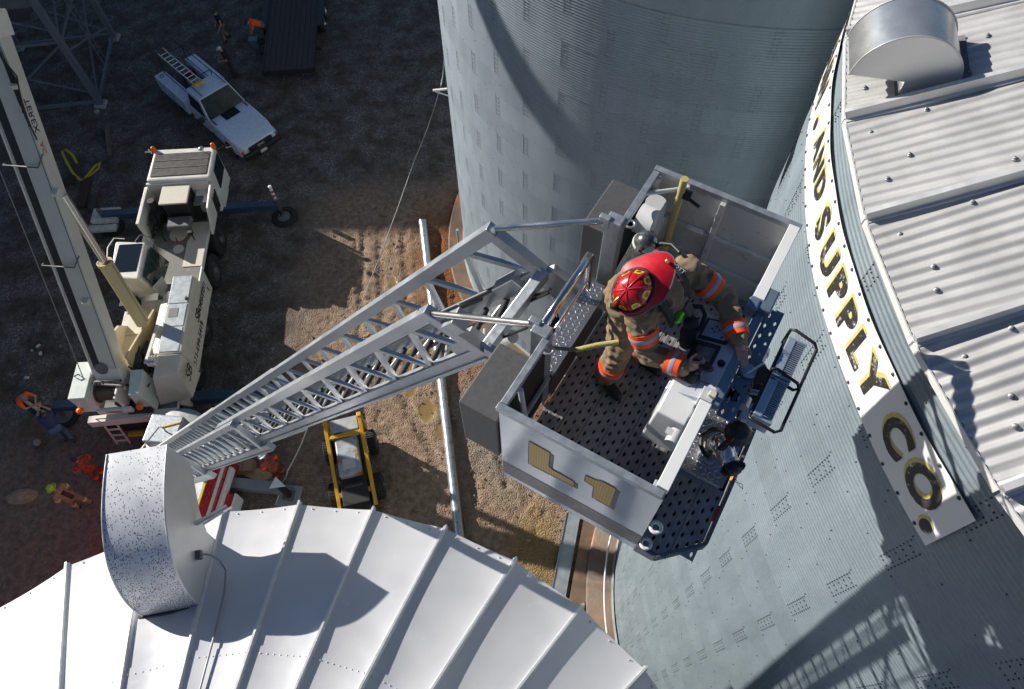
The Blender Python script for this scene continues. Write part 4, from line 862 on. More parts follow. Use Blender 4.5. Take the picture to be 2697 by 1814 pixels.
# ================================================================ banner on bin C
def banner():
    Rb = BIN_C[2] + .045; a0, a1 = R_(150), R_(195.8); z0, z1 = 17.08, 17.76
    root = empty('banner', (BIN_C[0], BIN_C[1], 0), label='white vinyl banner lettered SUPPLY CO. bolted round the bin wall', cat='banner')
    def wave(a, v): return .006 * math.sin(a * 23) * (1 - v) + .003 * math.sin(a * 51 + 2) * (.4 + v) + .012 * (.5 + .5 * math.sin(a * 9 + 1)) * max(0, .4 - v)
    def surf(a, z, e=0): v = (z - z0) / (z1 - z0); r = Rb + wave(a, v) + e; return Vector((r * math.cos(a), r * math.sin(a), z + .006 * math.sin(a * 12)))
    m = MB(); m.grid(lambda u, v: surf(a0 + (a1 - a0) * u, z0 + (z1 - z0) * v), 240, 8); m.build('sheet', mat('white_vinyl', (.80, .79, .765), .45, var=.03, vs=1.5), root, 60)
    mblk = mat('worn_black_paint', (.03, .028, .026), .6, var=.3, vs=20, dirt=(.62, .6, .55), ds=11, dth=.56); mgold = mat('pale_gold_paint', (.62, .52, .17), .5, var=.15, vs=14)
    mbrn = mat('brown_outline', (.12, .09, .05), .6)
    def put_txt(ch, ang, size, zc, sx=1.0, worn=mblk):
        for nm, dx, dz, e, m_, bold in (('letter_edge', -.026, .014, .004, mgold, .030), ('letter', 0, 0, .0075, worn, .020)):
            cu = bpy.data.curves.new(nm, 'FONT'); cu.body = ch; cu.size = size; cu.align_x = 'CENTER'; cu.align_y = 'CENTER'; cu.offset = bold; cu.resolution_u = 4
            t = bpy.data.objects.new(nm, cu); COL.objects.link(t); bpy.context.view_layer.update()
            me = bpy.data.meshes.new_from_object(t.evaluated_get(bpy.context.evaluated_depsgraph_get())); bpy.data.objects.remove(t, do_unlink=True)
            bm = bmesh.new(); bm.from_mesh(me); bmesh.ops.triangulate(bm, faces=bm.faces); bmesh.ops.subdivide_edges(bm, edges=[e_ for e_ in bm.edges if e_.calc_length() > .12], cuts=2, use_grid_fill=True); bm.to_mesh(me); bm.free()
            for v in me.vertices:
                x, y = v.co.x * sx + dx, v.co.y + dz; v.co = surf(R_(ang) + x / Rb, zc + y, e)
            me.materials.append(m_); put(nm, me, root)
    for ch, ang in (('S', 173.5), ('U', 176.5), ('P', 179.1), ('P', 181.5), ('L', 183.8), ('Y', 186.1), ('C', 189.9), ('O', 193.0)): put_txt(ch, ang, .47, 17.42, .92)
    for ch, ang in (('A', 165.9), ('N', 168.1), ('D', 170.3)): put_txt(ch, ang, .36, 17.46, .85)
    for ch, ang in (('G', 151.2), ('R', 153.4), ('A', 155.5), ('I', 157.4), ('N', 159.3)): put_txt(ch, ang, .47, 17.42, .92)
    for ang, zz in ((194.9, 17.22), (162.8, 17.36)):
        for nm, e, m_, r_, d in (('dot_edge', .004, mgold, .085, -.015), ('dot', .0075, mblk, .07, 0)):
            MB().add([surf(R_(ang) + (r_ * .85 * math.cos(t) + d) / Rb, zz + r_ * math.sin(t) - d * .5, e) for t in [2 * math.pi * k / 24 for k in range(24)]], [tuple(range(24))]).build(nm, m_, root)
    sc_ = MB()
    for k in range(24):
        a = a0 + (a1 - a0) * (k + .3) / 24
        for z in (z0 + .03, z1 - .03): p = surf(a, z, .002); sc_.lathe([(.016, 0), (.016, .006), (.008, .012)], p, (math.cos(a), math.sin(a), 0), 8)
    b = sc_.build('screws', M_BOLT, root); b['kind'] = 'stuff'
banner()
# ================================================================ people
from mathutils import noise as mnoise
def caps(mb, p, q, r0, r1=None, n=12):
    p, q = Vector(p), Vector(q); r1 = r0 if r1 is None else r1; d = q - p; L = d.length
    if L < 1e-5: return mb.ball(p, max(r0, r1), n=n)
    pr = [(r0 * math.cos(t), -r0 * math.sin(t)) for t in (1.45, 1.1, .7, .35)] + [(r0, 0), (r1, L)] + [(r1 * math.cos(t), L + r1 * math.sin(t)) for t in (.35, .7, 1.1, 1.45)]
    return mb.lathe(pr, p, d, n)
def fuse(name, mb, m, parent, voxel, smooth=2, wr=0.0, wsc=9.0, seed=0.0):
    """overlapping closed shapes -> one continuous skin"""
    me = bpy.data.meshes.new(name); me.from_pydata(mb.v, [], mb.f); me.update()
    bm = bmesh.new(); bm.from_mesh(me); bmesh.ops.recalc_face_normals(bm, faces=bm.faces); bm.to_mesh(me); bm.free()
    o = bpy.data.objects.new('tmp', me); COL.objects.link(o)
    r = o.modifiers.new('r', 'REMESH'); r.mode = 'VOXEL'; r.voxel_size = voxel
    if smooth: s = o.modifiers.new('s', 'SMOOTH'); s.iterations = smooth; s.factor = .5
    bpy.context.view_layer.update(); me2 = bpy.data.meshes.new_from_object(o.evaluated_get(bpy.context.evaluated_depsgraph_get()))
    bpy.data.objects.remove(o, do_unlink=True); me2.name = name
    if wr:
        co = np.empty(len(me2.vertices) * 3, np.float32); no = np.empty(len(me2.vertices) * 3, np.float32)
        me2.vertices.foreach_get('co', co); me2.vertices.foreach_get('normal', no); co = co.reshape(-1, 3); no = no.reshape(-1, 3)
        d = np.array([1 - abs(mnoise.noise(Vector((p[0] * wsc + seed, p[1] * wsc * 1.2, p[2] * wsc * 1.6)))) * 2 + .5 * mnoise.noise(Vector((p[0] * wsc * 2.3, p[1] * wsc * 2.3 + seed, p[2] * wsc * 2.3))) for p in co], np.float32)
        co += no * ((d - .55) * wr)[:, None]; me2.vertices.foreach_set('co', co.ravel()); me2.update()
    me2.polygons.foreach_set('use_smooth', [True] * len(me2.polygons)); me2.materials.clear(); me2.materials.append(m)
    return put(name, me2, parent)
M_FLESH = mat('skin_tone', (.50, .27, .19), .5, var=.12, vs=30)
M_FLESH2 = mat('skin_tone_ruddy', (.50, .25, .18), .5, var=.14, vs=30)
def V3(*a): return Vector(a)
def hand(mb, wrist, dirv, pn, s=1.0, curl=.2, thumb=1, spread=.1):
    """palm and five fingers; dirv: along the hand, pn: palm normal (fingers curl towards it)"""
    w = Vector(wrist); d = Vector(dirv).normalized(); n = Vector(pn); n = (n - d * n.dot(d)).normalized(); sdv = d.cross(n).normalized() * thumb
    mb.box(w + d * .045 * s, (.085 * s, .078 * s, .026 * s), Matrix((d, sdv, n)).transposed()); caps(mb, w - d * .03 * s, w + d * .03 * s, .027 * s, .03 * s, 8)
    for k, (off, ln) in enumerate(((.030, .072), (.010, .080), (-.011, .074), (-.030, .058))):
        p = w + d * .085 * s + sdv * off * s; dd = (d + sdv * (off * spread * 12)).normalized(); a = curl
        for f, (fr, r) in enumerate(((.45, .0095), (.32, .0088), (.23, .0078))):
            a2 = a * (1 + f * .9); v = (dd * math.cos(a2) + n * math.sin(a2)); q = p + v * ln * fr * s; caps(mb, p, q, r * s, r * .94 * s, 7); p = q
    p = w + d * .02 * s + sdv * .034 * s; v = (d * .6 + sdv * .75 + n * (.25 + curl * .4)).normalized(); q = p + v * .042 * s; caps(mb, p, q, .0125 * s, .011 * s, 7)
    v = (d * .85 + sdv * .25 + n * (.3 + curl * .5)).normalized(); caps(mb, q, q + v * .034 * s, .0105 * s, .009 * s, 7)
def head_shape(mb, c, fwd, up, s=1.0):
    c = Vector(c); f = Vector(fwd).normalized(); u = Vector(up); u = (u - f * u.dot(f)).normalized(); r = f.cross(u); Mx = Matrix((f, r, u)).transposed()
    mb.ball(c + u * .02 * s, .095 * s, (1.05, .82, 1.18), 16, Mx); mb.ball(c - u * .055 * s + f * .028 * s, .066 * s, (1.0, .85, 1.05), 12, Mx)
    mb.ball(c + f * .108 * s - u * .015 * s, .016 * s, (1.1, .8, 1.6), 8, Mx)                                   # nose
    mb.ball(c + f * .092 * s - u * .062 * s, .016 * s, (.7, 1.6, .6), 8, Mx)                                    # mouth
    for sg in (-1, 1):
        mb.ball(c + r * sg * .082 * s - u * .005 * s, .028 * s, (.7, .35, 1.1), 8, Mx)                           # ears
        mb.ball(c + f * .087 * s + r * sg * .033 * s + u * .012 * s, .014 * s, (.6, 1.1, .7), 8, Mx)             # brow/eye
def person(name, loc, rz, label, J, style, voxel=.016, group=None, detail=False):
    """J: joints in the person's own frame (x forward, y left, z up)"""
    root = empty(name, loc, rz, label, 'person', group)
    if not detail: root.scale = (.93, .93, .93)
    g = {k: Vector(v) for k, v in J.items() if isinstance(v, (tuple, Vector))}; st = style
    fat = st.get('fat', 1.0)
    sh = (g['ls'] + g['rs']) / 2; hip = g['hip']; up = (sh - hip).normalized(); lat = (g['ls'] - g['rs']).normalized(); fw = lat.cross(up).normalized()
    neck = g.get('neck', sh + up * .06); hd = g['head']; fdir = Vector(J.get('face', fw)); hu = Vector(J.get('hup', (hd - neck).normalized()))
    b = MB()                                             # the body itself: one continuous figure
    head_shape(b, hd, fdir, hu); caps(b, neck - up * .03, hd - hu * .05, .055, .052)
    for a in (.2, .5, .8): p = hip + (sh - hip) * a; b.ball(p, .13 * fat, (.8, 1.15, .9), 12, Matrix((fw, lat, up)).transposed())
    caps(b, hip - lat * .07, hip + lat * .07, .12 * fat)
    for k in 'lr':
        sg = 1 if k == 'l' else -1
        caps(b, g[k + 's'], g[k + 'e'], .05, .042); caps(b, g[k + 'e'], g[k + 'w'], .042, .03)
        hdv = Vector(J.get(k + 'hd', (g[k + 'w'] - g[k + 'e']))); hand(b, g[k + 'w'] + hdv.normalized() * .03, hdv, Vector(J.get(k + 'hn', (0, 0, -1))), 1.0 if detail else 1.15, J.get(k + 'c', .35), sg * J.get(k + 't', 1))
        hj = hip + lat * sg * .09; caps(b, hj, g[k + 'k'], .082 * fat ** .5, .058); caps(b, g[k + 'k'], g[k + 'a'], .056, .042)
        ft = Vector(J.get(k + 'f', (1, 0, 0))); caps(b, g[k + 'a'] - V3(0, 0, .03), g[k + 'a'] + ft * .14 - V3(0, 0, .05), .042, .035)
    fuse('body', b, st.get('skin', M_FLESH), root, voxel if not detail else .0065, 1)
    t = MB(); xr = st.get('bulk', 1.0)                    # shirt or coat
    for a in (.0, .25, .5, .75, .95): p = hip + (sh - hip) * a; t.ball(p, (.155 + .012 * a) * fat * xr, (.82, 1.12, .75), 14, Matrix((fw, lat, up)).transposed())
    caps(t, g['ls'] - lat * .04, g['rs'] + lat * .04, .075 * xr); caps(t, sh, neck, .08 * xr, .072 * xr)
    sl = st.get('sleeve', .6)                             # fraction of the arm that is covered
    for k in 'lr':
        caps(t, g[k + 's'], g[k + 'e'] if sl >= 1 else g[k + 's'].lerp(g[k + 'e'], sl), .078 * xr, (.066 if sl >= 1 else .072) * xr)
        if sl >= 2: caps(t, g[k + 'e'], g[k + 'w'], .066 * xr, .052 * xr)
    if st.get('skirt'): t.ball(hip - up * .1, .17 * xr, (.85, 1.1, .8), 14, Matrix((fw, lat, up)).transposed())
    if st.get('shirt'): fuse('coat' if sl >= 2 else 'shirt', t, st['shirt'], root, voxel if not detail else .009, 2, st.get('wr', 0), seed=1)
    t = MB(); caps(t, hip - lat * .075, hip + lat * .075, .137 * fat * xr)
    for k in 'lr':
        sg = 1 if k == 'l' else -1; hj = hip + lat * sg * .09; caps(t, hj, g[k + 'k'], .105 * xr, .082 * xr)
        if not st.get('shorts'): caps(t, g[k + 'k'], g[k + 'a'] + V3(0, 0, .02), .08 * xr, .07 * xr)
    fuse('trousers', t, st['pants'], root, voxel if not detail else .009, 2, st.get('wr', 0), seed=5)
    for k in 'lr':
        ft = Vector(J.get(k + 'f', (1, 0, 0))).normalized(); a = g[k + 'a']; bt = MB(); caps(bt, a + V3(0, 0, .06), a - V3(0, 0, .02), .058, .06); caps(bt, a - V3(0, 0, .035) - ft * .04, a + ft * .17 - V3(0, 0, .045), .055, .045)
        fuse('boot', bt, st.get('boots', M_BLK), root, voxel * .8 if not detail else .008, 2)
    return root, g, dict(up=up, lat=lat, fw=fw, hu=hu, fdir=fdir.normalized(), neck=neck, hd=hd, hip=hip, sh=sh)
def band(parent, p, q, r0, r1, a, w, m, name='reflective_band', silver=None):
    p, q = Vector(p), Vector(q); d = (q - p).normalized(); L = (q - p).length
    def prof(h0, h1, e): 
        ra = r0 + (r1 - r0) * h0 / L + e; rb = r0 + (r1 - r0) * h1 / L + e; return [(ra - .02, h0), (ra, h0 + .002), ((ra + rb) / 2 + .003, (h0 + h1) / 2), (rb, h1 - .002), (rb - .02, h1)]
    h = a * L
    o = MB().lathe(prof(h - w / 2, h + w / 2, 0), p, d, 20).build(name, m, parent, 60)
    if silver: MB().lathe(prof(h - w / 6, h + w / 6, .0035), p, d, 20).build('silver_tape', silver, o, 60)
    return o
# ---------------------------------------------------------------- the firefighter in the platform
M_COAT = mat('turnout_tan', (.285, .205, .125), .88, var=.22, vs=5, bump=.5, bs=380, dirt=(.13, .105, .08), ds=5, dth=.58)
M_ORNG = mat('fluorescent_orange', (.95, .10, .015), .55, var=.08, emit=None)
M_SILV = mat('silver_tape', (.34, .33, .42), .45, var=.1)
M_STRAP = mat('harness_black', (.02, .02, .022), .6, var=.3, vs=60, bump=.3, bs=300)
J = dict(hip=(.33, .13, .93), ls=(.60, .285, 1.25), rs=(.50, -.24, 1.24), neck=(.50, .0, 1.33), head=(.42, -.20, 1.46), face=(-.28, -.62, -.62), hup=(-.2, -.62, .76),
         le=(.90, .31, 1.10), lw=(1.12, .065, 1.07), re=(.63, -.30, 1.00), rw=(.87, -.31, 1.045), lhd=(.11, -.16, -.03), rhd=(.10, .035, .035), lhn=(-.1, -.1, -1), rhn=(.05, 1, -.25), rc=.75, lc=.12, lt=1, rt=-1,
         lk=(.46, .17, .50), la=(.50, .16, .11), rk=(.38, -.10, .49), ra=(.335, -.165, .11), lf=(.95, -.2, 0), rf=(.80, -.42, 0))
ff, g, F = person('person', PO, PL_AZ, 'firefighter in tan coat and red helmet working the platform controls', J,
    dict(shirt=M_COAT, pants=M_COAT, sleeve=2, bulk=1.24, wr=.02, skirt=True, skin=M_FLESH2), detail=True); ff.scale = (KS, KS, KS)
for k in 'lr':
    a = .62 if k == 'l' else .45
    band(ff, g[k + 's'], g[k + 'e'], .105, .094, a, .105, M_ORNG, silver=M_SILV); band(ff, g[k + 'e'], g[k + 'w'], .092, .079, .80, .105, M_ORNG, silver=M_SILV)
    MB().lathe([(.055, -.01), (.062, 0), (.060, .035), (.05, .045)], g[k + 'e'].lerp(g[k + 'w'], .94), g[k + 'w'] - g[k + 'e'], 16).build('knit_cuff', mat('knit_cuff', (.22, .21, .17), .9, bump=.4, bs=200), ff, 50)
    band(ff, g[k + 'k'], g[k + 'a'], .114, .102, .62, .09, M_ORNG, silver=M_SILV)
# helmet: ribbed crown, long rear brim, visor, lime panels, front shield
def helmet():
    c = F['hd']; u = F['hu'].normalized(); f = F['fdir']; f = (f - u * f.dot(u)).normalized(); r = f.cross(u); Mx = Matrix((f, r, u)).transposed(); base = c + u * .035
    m_red = mat('helmet_red', (.46, .006, .014), .32, var=.2, vs=14, coat=.3, dirt=(.2, .01, .012), ds=16, dth=.62); m_red2 = mat('helmet_brim_red', (.55, .008, .022), .4, var=.2, vs=18, dirt=(.62, .2, .2), ds=22, dth=.68)
    T = lambda x, y, z: base + f * x + r * y + u * z
    def dome(u_, v_):
        th = 2 * math.pi * u_; e = v_ * math.pi / 2; rad = math.cos(e) ** .75; rib = .010 * max(0, math.cos(th * 4)) ** 14 * math.sin(min(1, v_ * 1.6) * math.pi) ** .5
        return T(math.cos(th) * (.142 * rad + rib), math.sin(th) * (.118 * rad + rib), .135 * math.sin(e) ** .9 + rib * .6)
    h = MB(); h.grid(dome, 128, 18); helm = h.build('helmet', m_red, ff, 60)
    for k in range(8):
        rbm = MB(); rbm.path([base + (dome(k / 8, v_) - base) * 1.004 for v_ in (.06, .2, .35, .5, .65, .8, .92, .99)], [.006, .0065, .0065, .006, .006, .0055, .005, .004], 6); rbm.build('crown_rib', m_red, helm, 60)
    br = MB(); N_ = 48
    def ext(th):
        back = max(0, -math.cos(th)); return .035 + .135 * back ** 1.2
    for i in range(N_):
        th = 2 * math.pi * i / N_; e = ext(th); dn = -.012 - .055 * max(0, -math.cos(th)) ** 1.5
        ca, sa = math.cos(th), math.sin(th)
        for rr, z in ((0, .012), (.5, dn * .35 + .004), (1, dn), (1, dn - .008), (.5, dn * .35 - .006), (0, 0)):
            br.v.append(tuple(T(ca * (.138 + e * rr), sa * (.114 + min(e, .075) * rr), z)))
    for i in range(N_):
        j = (i + 1) % N_
        for k in range(5): br.f.append((i * 6 + k, j * 6 + k, j * 6 + k + 1, i * 6 + k + 1))
    br.build('brim', m_red2, helm, 50)
    ed = MB(); ed.path([T(math.cos(t) * (.138 + ext(t)), math.sin(t) * (.114 + min(ext(t), .075)), -.016 - .055 * max(0, -math.cos(t)) ** 1.5) for t in [2 * math.pi * k / 60 for k in range(60)]], .0065, 6, True); ed.build('brim_edge', mat('brim_trim', (.12, .12, .125), .5), helm, 60)
    bd = MB(); bd.path([T(math.cos(t) * .147, math.sin(t) * .123, .022) for t in [2 * math.pi * k / 48 for k in range(48)]], .012, 8, True); bd.build('rubber_strap', mat('maroon_rubber', (.05, .012, .016), .6), helm, 60)
    m_lime = mat('lime_reflective', (.62, .72, .02), .35, var=.15, vs=200)
    for k in range(8):
        t0 = 2 * math.pi * (k + .5) / 8
        if math.cos(t0) > .95: continue
        q = MB(); pts = []
        for (dt, v_) in ((-.24, .20), (.24, .20), (.17, .48), (-.17, .48)):
            p = dome((t0 + dt) / (2 * math.pi) % 1, v_); pts.append(base + (p - base) * 1.02 + u * .003)
        q.add(pts, [(0, 1, 2, 3)]); q.build('lime_panel', m_lime, helm)
    shd = MB(); shd.prism([(-.035, .0), (.035, .0), (.04, .05), (.0, .11), (-.04, .05)], T(.15, 0, .02), r, (u + f * .12).normalized(), .006); shd.build('front_shield', mat('shield_leather', (.03, .03, .03), .5), helm)
    kb = MB(); kb.path([T(.15, 0, .10), T(.12, 0, .155), T(.07, 0, .142)], .008, 6); kb.build('shield_holder', mat('brass', (.5, .36, .12), .3, .9), helm, 60)
    MB().box(T(-.27, -.02, -.035), (.02, .03, .02), Mx).build('brass_clip', mat('brass', (0, 0, 0)), helm, bevel=.004)
    vs_ = MB(); vs_.grid(lambda a, b_: T(math.cos((a - .5) * 2.5) * (.165 + .03 * b_), math.sin((a - .5) * 2.5) * (.15 + .02 * b_), -.005 - .10 * b_), 20, 4)
    vm = bpy.data.materials.new('smoked_visor'); vm.use_nodes = True; b = vm.node_tree.nodes['Principled BSDF']; b.inputs['Base Color'].default_value = (.2, .16, .08, 1); b.inputs['Roughness'].default_value = .12; b.inputs['Alpha'].default_value = .5
    vs_.build('visor', vm, helm, 60)
    ef = MB(); ef.grid(lambda a, b_: T(-math.cos((a - .5) * 2.6) * (.13 - .01 * b_), math.sin((a - .5) * 2.6) * (.125 + .01 * b_), -.01 - .12 * b_), 18, 5); ef.build('neck_flap', mat('ochre_flap', (.22, .165, .025), .8, var=.2, vs=12), helm, 60)
helmet()
# breathing set on his back
bp = MB(); ax0, ax1 = V3(.16, .36, .74), V3(.26, .37, 1.24)
d_ = (ax1 - ax0); L_ = d_.length; bp.lathe([(.03, -.05), (.055, -.02), (.085, .03), (.09, L_ - .05), (.086, L_ - .01), (.072, L_ + .03), (.046, L_ + .055), (.014, L_ + .066)], ax0, d_, 26)
m_cyl = mat('scuffed_cylinder', (.16, .165, .16), .28, .75, var=.5, vs=16, dirt=(.45, .45, .43), ds=22, dth=.56)
cyl = bp.build('air_cylinder', m_cyl, ff, 60); MB().lathe([(.092, 0), (.095, .006), (.095, .02), (.092, .026)], ax0 + d_.normalized() * (L_ - .045), d_, 26).build('cylinder_band', mat('band_white', (.55, .55, .53), .5), cyl, 50)
MB().box(ax1 + V3(.0, -.02, .02), (.03, .2, .03)).build('cylinder_valve', M_STRAP, cyl, bevel=.008)
bpk = MB(); caps(bpk, (.28, .30, 1.2), (.26, .2, .78), .075); caps(bpk, (.3, .12, 1.25), (.27, .08, .8), .07); fuse('backplate', bpk, M_STRAP, ff, .012, 2)
def strap(pts, w, th, m, nm, nrm=V3(0, 0, 1)):
    mb = MB(); P = [Vector(p) for p in pts]; prev = None
    for i, p in enumerate(P):
        t = (P[min(i + 1, len(P) - 1)] - P[max(i - 1, 0)]).normalized(); n_ = nrm if isinstance(nrm, Vector) else nrm[i]; s_ = t.cross(n_).normalized(); n2 = s_.cross(t).normalized()
        k = len(mb.v); mb.v += [tuple(p - s_ * w / 2), tuple(p + s_ * w / 2), tuple(p + s_ * w / 2 + n2 * th), tuple(p - s_ * w / 2 + n2 * th)]
        if prev is not None: mb.f += [(prev + a, prev + (a + 1) % 4, k + (a + 1) % 4, k + a) for a in range(4)]
        prev = k
    mb.f += [(0, 1, 2, 3), (prev + 3, prev + 2, prev + 1, prev)]; return mb.build(nm, m, ff, 40, bevel=.004)
up_n = [V3(-.3, .2, 1), V3(0, .1, 1), V3(.4, 0, 1), V3(.75, 0, .7), V3(.95, -.05, .3)]
strap([(.31, .22, 1.315), (.42, .185, 1.365), (.53, .15, 1.368), (.635, .115, 1.31), (.69, .07, 1.2)], .075, .03, M_STRAP, 'shoulder_strap', up_n)
so = strap([(.36, .20, 1.375), (.42, .185, 1.40), (.48, .168, 1.406)], .06, .006, mat('strap_red', (.33, .05, .045), .7, var=.3, vs=50), 'strap_patch', up_n[:3])
strap([(.49, .165, 1.404), (.55, .145, 1.40), (.6, .13, 1.365)], .045, .006, mat('strap_grey', (.22, .21, .21), .7), 'strap_patch', up_n[:3])
strap([(.36, -.06, 1.33), (.46, -.1, 1.365), (.56, -.12, 1.35), (.63, -.12, 1.27), (.68, -.1, 1.15)], .07, .03, M_STRAP, 'shoulder_strap', up_n)
m3 = ttext('3M SCOTT', .042, 'strap_lettering', mat('strap_print', (.6, .6, .58), .6), ff, Matrix.Translation((.525, .153, 1.415)) @ Matrix.Rotation(-.26, 4, 'Z') @ Matrix.Rotation(.12, 4, 'Y'))
tg = MB(); tg.box((.70, -.06, 1.17), (.075, .095, .03), Matrix.Rotation(-.7, 3, 'Y')); tgo = tg.build('accountability_tag', mat('lime_plastic', (.18, .85, .03), .4), ff, bevel=.01)
for k in range(4): MB().box(Vector((.708, -.06, 1.183)) + V3(-.012 + k * .012, 0, .010 - k * .010 + .008), (.003, .05, .004), Matrix.Rotation(-.7, 3, 'Y')).build('tag_groove', mat('lime_dark', (.06, .4, .01), .5), tgo)
rg_ = MB(); caps(rg_, (.80, -.01, 1.0), (.82, -.05, .93), .06, .055); rg_.ball((.79, .01, 1.08), .055); fuse('regulator', rg_, M_STRAP, ff, .01, 1)
hz = MB(); hz.path([(.72, .1, 1.12), (.8, .14, 1.12), (.85, .12, 1.08), (.86, .04, 1.03), (.83, -.03, 1.0)], .016, 8); hz.build('air_hose', M_BLK, ff, 60); MB().path([(.30, .33, 1.2), (.36, .38, 1.27), (.44, .36, 1.33), (.52, .3, 1.36)], .013, 8).build('air_hose', M_BLK, ff, 60)
pc = MB(); pc.box((.73, .05, 1.16), (.05, .08, .11), Matrix.Rotation(-.6, 3, 'Y')); pc.build('pouch', mat('pouch_olive', (.13, .115, .09), .85), ff, bevel=.015)
rg2 = MB(); c_ = g['lw'] + Vector(J['lhd']).normalized() * .135; rg2.path([c_ + V3(.012 * math.cos(t), .0, .012 * math.sin(t)) for t in [2 * math.pi * k / 12 for k in range(12)]], .0025, 5, True); rg2.build('ring', mat('brass', (0, 0, 0)), ff)
# ================================================================ mobile crane
CR_AZ = R_(93.03); crane = empty('mobile_crane', (-12.6, 11.63, 0), CR_AZ, label='cream all-terrain crane with raised boom parked on outriggers', cat='crane')
M_CRM = mat('crane_cream', (.66, .61, .50), .4, var=.08, vs=3, dirt=(.42, .37, .29), ds=2.5, dth=.64)
M_CRMW = mat('crane_white', (.72, .69, .62), .4, var=.08, vs=3, dirt=(.5, .46, .4), ds=3, dth=.66)
M_CRY = mat('crane_yellowed', (.55, .46, .26), .45, var=.1)
M_MINT = mat('crane_mint_white', (.60, .66, .60), .4, var=.08, vs=6, dirt=(.4, .44, .4), ds=6, dth=.64)
M_OLV = mat('deck_olive', (.17, .17, .145), .6, var=.25, vs=4, dirt=(.36, .31, .23), ds=1.5, dth=.58)
M_TRD = mat('painted_tread', (.62, .56, .45), .5, var=.12, vs=20, bump=.5, bs=70, dirt=(.3, .25, .18), ds=2, dth=.66)
M_TYRE = mat('tyre_rubber', (.022, .022, .022), .85, var=.25, vs=12, bump=.3, bs=30)
M_RIM = mat('grey_rim', (.15, .15, .15), .55, .2, var=.2)
M_OUT = mat('outrigger_blue', (.035, .075, .12), .5, var=.25, vs=4, dirt=(.2, .2, .19), ds=5, dth=.64)
M_GLS = mat('dark_glass', (.012, .02, .03), .06, var=.1, rvar=.02); M_GLSG = mat('green_glass', (.03, .05, .04), .08, var=.6, vs=6, rvar=.02)
M_ORL = mat('orange_lens', (.85, .17, .01), .3, var=.05); M_SOOT = mat('black_machinery', (.02, .02, .02), .6, var=.5, vs=20)
M_CHR = mat('chrome_rod', (.6, .58, .54), .18, .95)
def c_(t, r, z): return (t, -r, z)
def cbox(t0, t1, r0, r1, z0, z1, nm, m, par=None, bev=.02):
    return MB().bb((t0, -r1, z0), (t1, -r0, z1)).build(nm, m, par or crane, bevel=bev)
def chull(pts_lo, pts_hi, nm, m, par=None, bev=.015):
    n = len(pts_lo); mb = MB(); mb.add([c_(*p) for p in pts_lo] + [c_(*p) for p in pts_hi], [tuple(range(n)), tuple(range(2 * n - 1, n - 1, -1))] + [(i, n + i, n + (i + 1) % n, (i + 1) % n) for i in range(n)]); return mb.build(nm, m, par or crane, bevel=bev)
def wheel(par, loc, R=.62, W=.42, side=1, rim=M_RIM, name='wheel'):
    """axle along local y; outer face towards -y for side 1"""
    b = MB(); s_ = side
    b.lathe([(R * .6, -W / 2), (R * .93, -W / 2), (R, -W * .36), (R, W * .36), (R * .93, W / 2), (R * .6, W / 2)], loc, (0, 1, 0), 32); w = b.build('tyre', M_TYRE, par, 40)
    for k in range(30):
        a = 2 * math.pi * k / 30; MB
    lg = MB()
    for k in range(28):
        a = 2 * math.pi * k / 28
        lg.box(Vector(loc) + Vector((math.cos(a) * R * 1.0, 0, math.sin(a) * R * 1.0)), (.035, W * .8, .07), Matrix.Rotation(-a, 3, 'Y'))
    lgo = lg.build('tread_lugs', M_TYRE, w); lgo['kind'] = 'stuff'
    y = loc[1] - s_ * W * .5
    h = MB(); h.lathe([(R * .6, 0), (R * .58, .02), (R * .5, .10), (R * .28, .12), (R * .26, .02), (R * .16, -.02), (R * .14, -.06), (.02, -.07)], (loc[0], y, loc[2]), (0, s_, 0), 24); h.build('rim', rim, w, 40)
    return w
# carrier
cbox(-2.0, 8.3, -.55, .85, .75, 1.35, 'chassis', M_SOOT)
for r in (1.08,):
    pass
cbox(-1.95, 6.1, -1.0, 1.42, 1.35, 1.55, 'deck', M_OLV)
cbox(3.9, 6.0, .72, 1.44, 1.552, 1.575, 'tread_deck', M_TRD); cbox(-1.9, -.75, .75, 1.45, 1.552, 1.57, 'tread_deck', mat('rear_deck_grey', (.2, .19, .17), .6, var=.3, vs=8)); cbox(3.9, 6.0, -1.0, -.55, 1.552, 1.57, 'tread_deck', M_TRD)
for t in (5.86, 4.32, 1.72, .0):
    for sd, r in ((1, 1.34), (-1, -.78)): wheel(crane, c_(t, r, .65), R=.65, side=sd)
def fender(t0, t1, nm='fender'):
    chull([(t0, 1.34, .75), (t1, 1.34, .75), (t1 + .25, 1.34, 1.5), (t0 - .25, 1.34, 1.5)], [(t0, 1.58, .75), (t1, 1.58, .75), (t1 + .25, 1.52, 1.5), (t0 - .25, 1.52, 1.5)], nm, M_CRM)
fender(2.62, 3.45); fender(-1.45, -.75)
cbox(2.8, 3.2, 1.46, 1.475, .95, 1.2, 'grille_opening', M_SOOT, bev=0) if 0 else cbox(2.8, 3.2, 1.58, 1.595, .95, 1.2, 'grille_opening', M_SOOT, bev=0)
cbox(-1.9, 6.0, 1.40, 1.47, 1.42, 1.56, 'side_rail', M_CRMW)
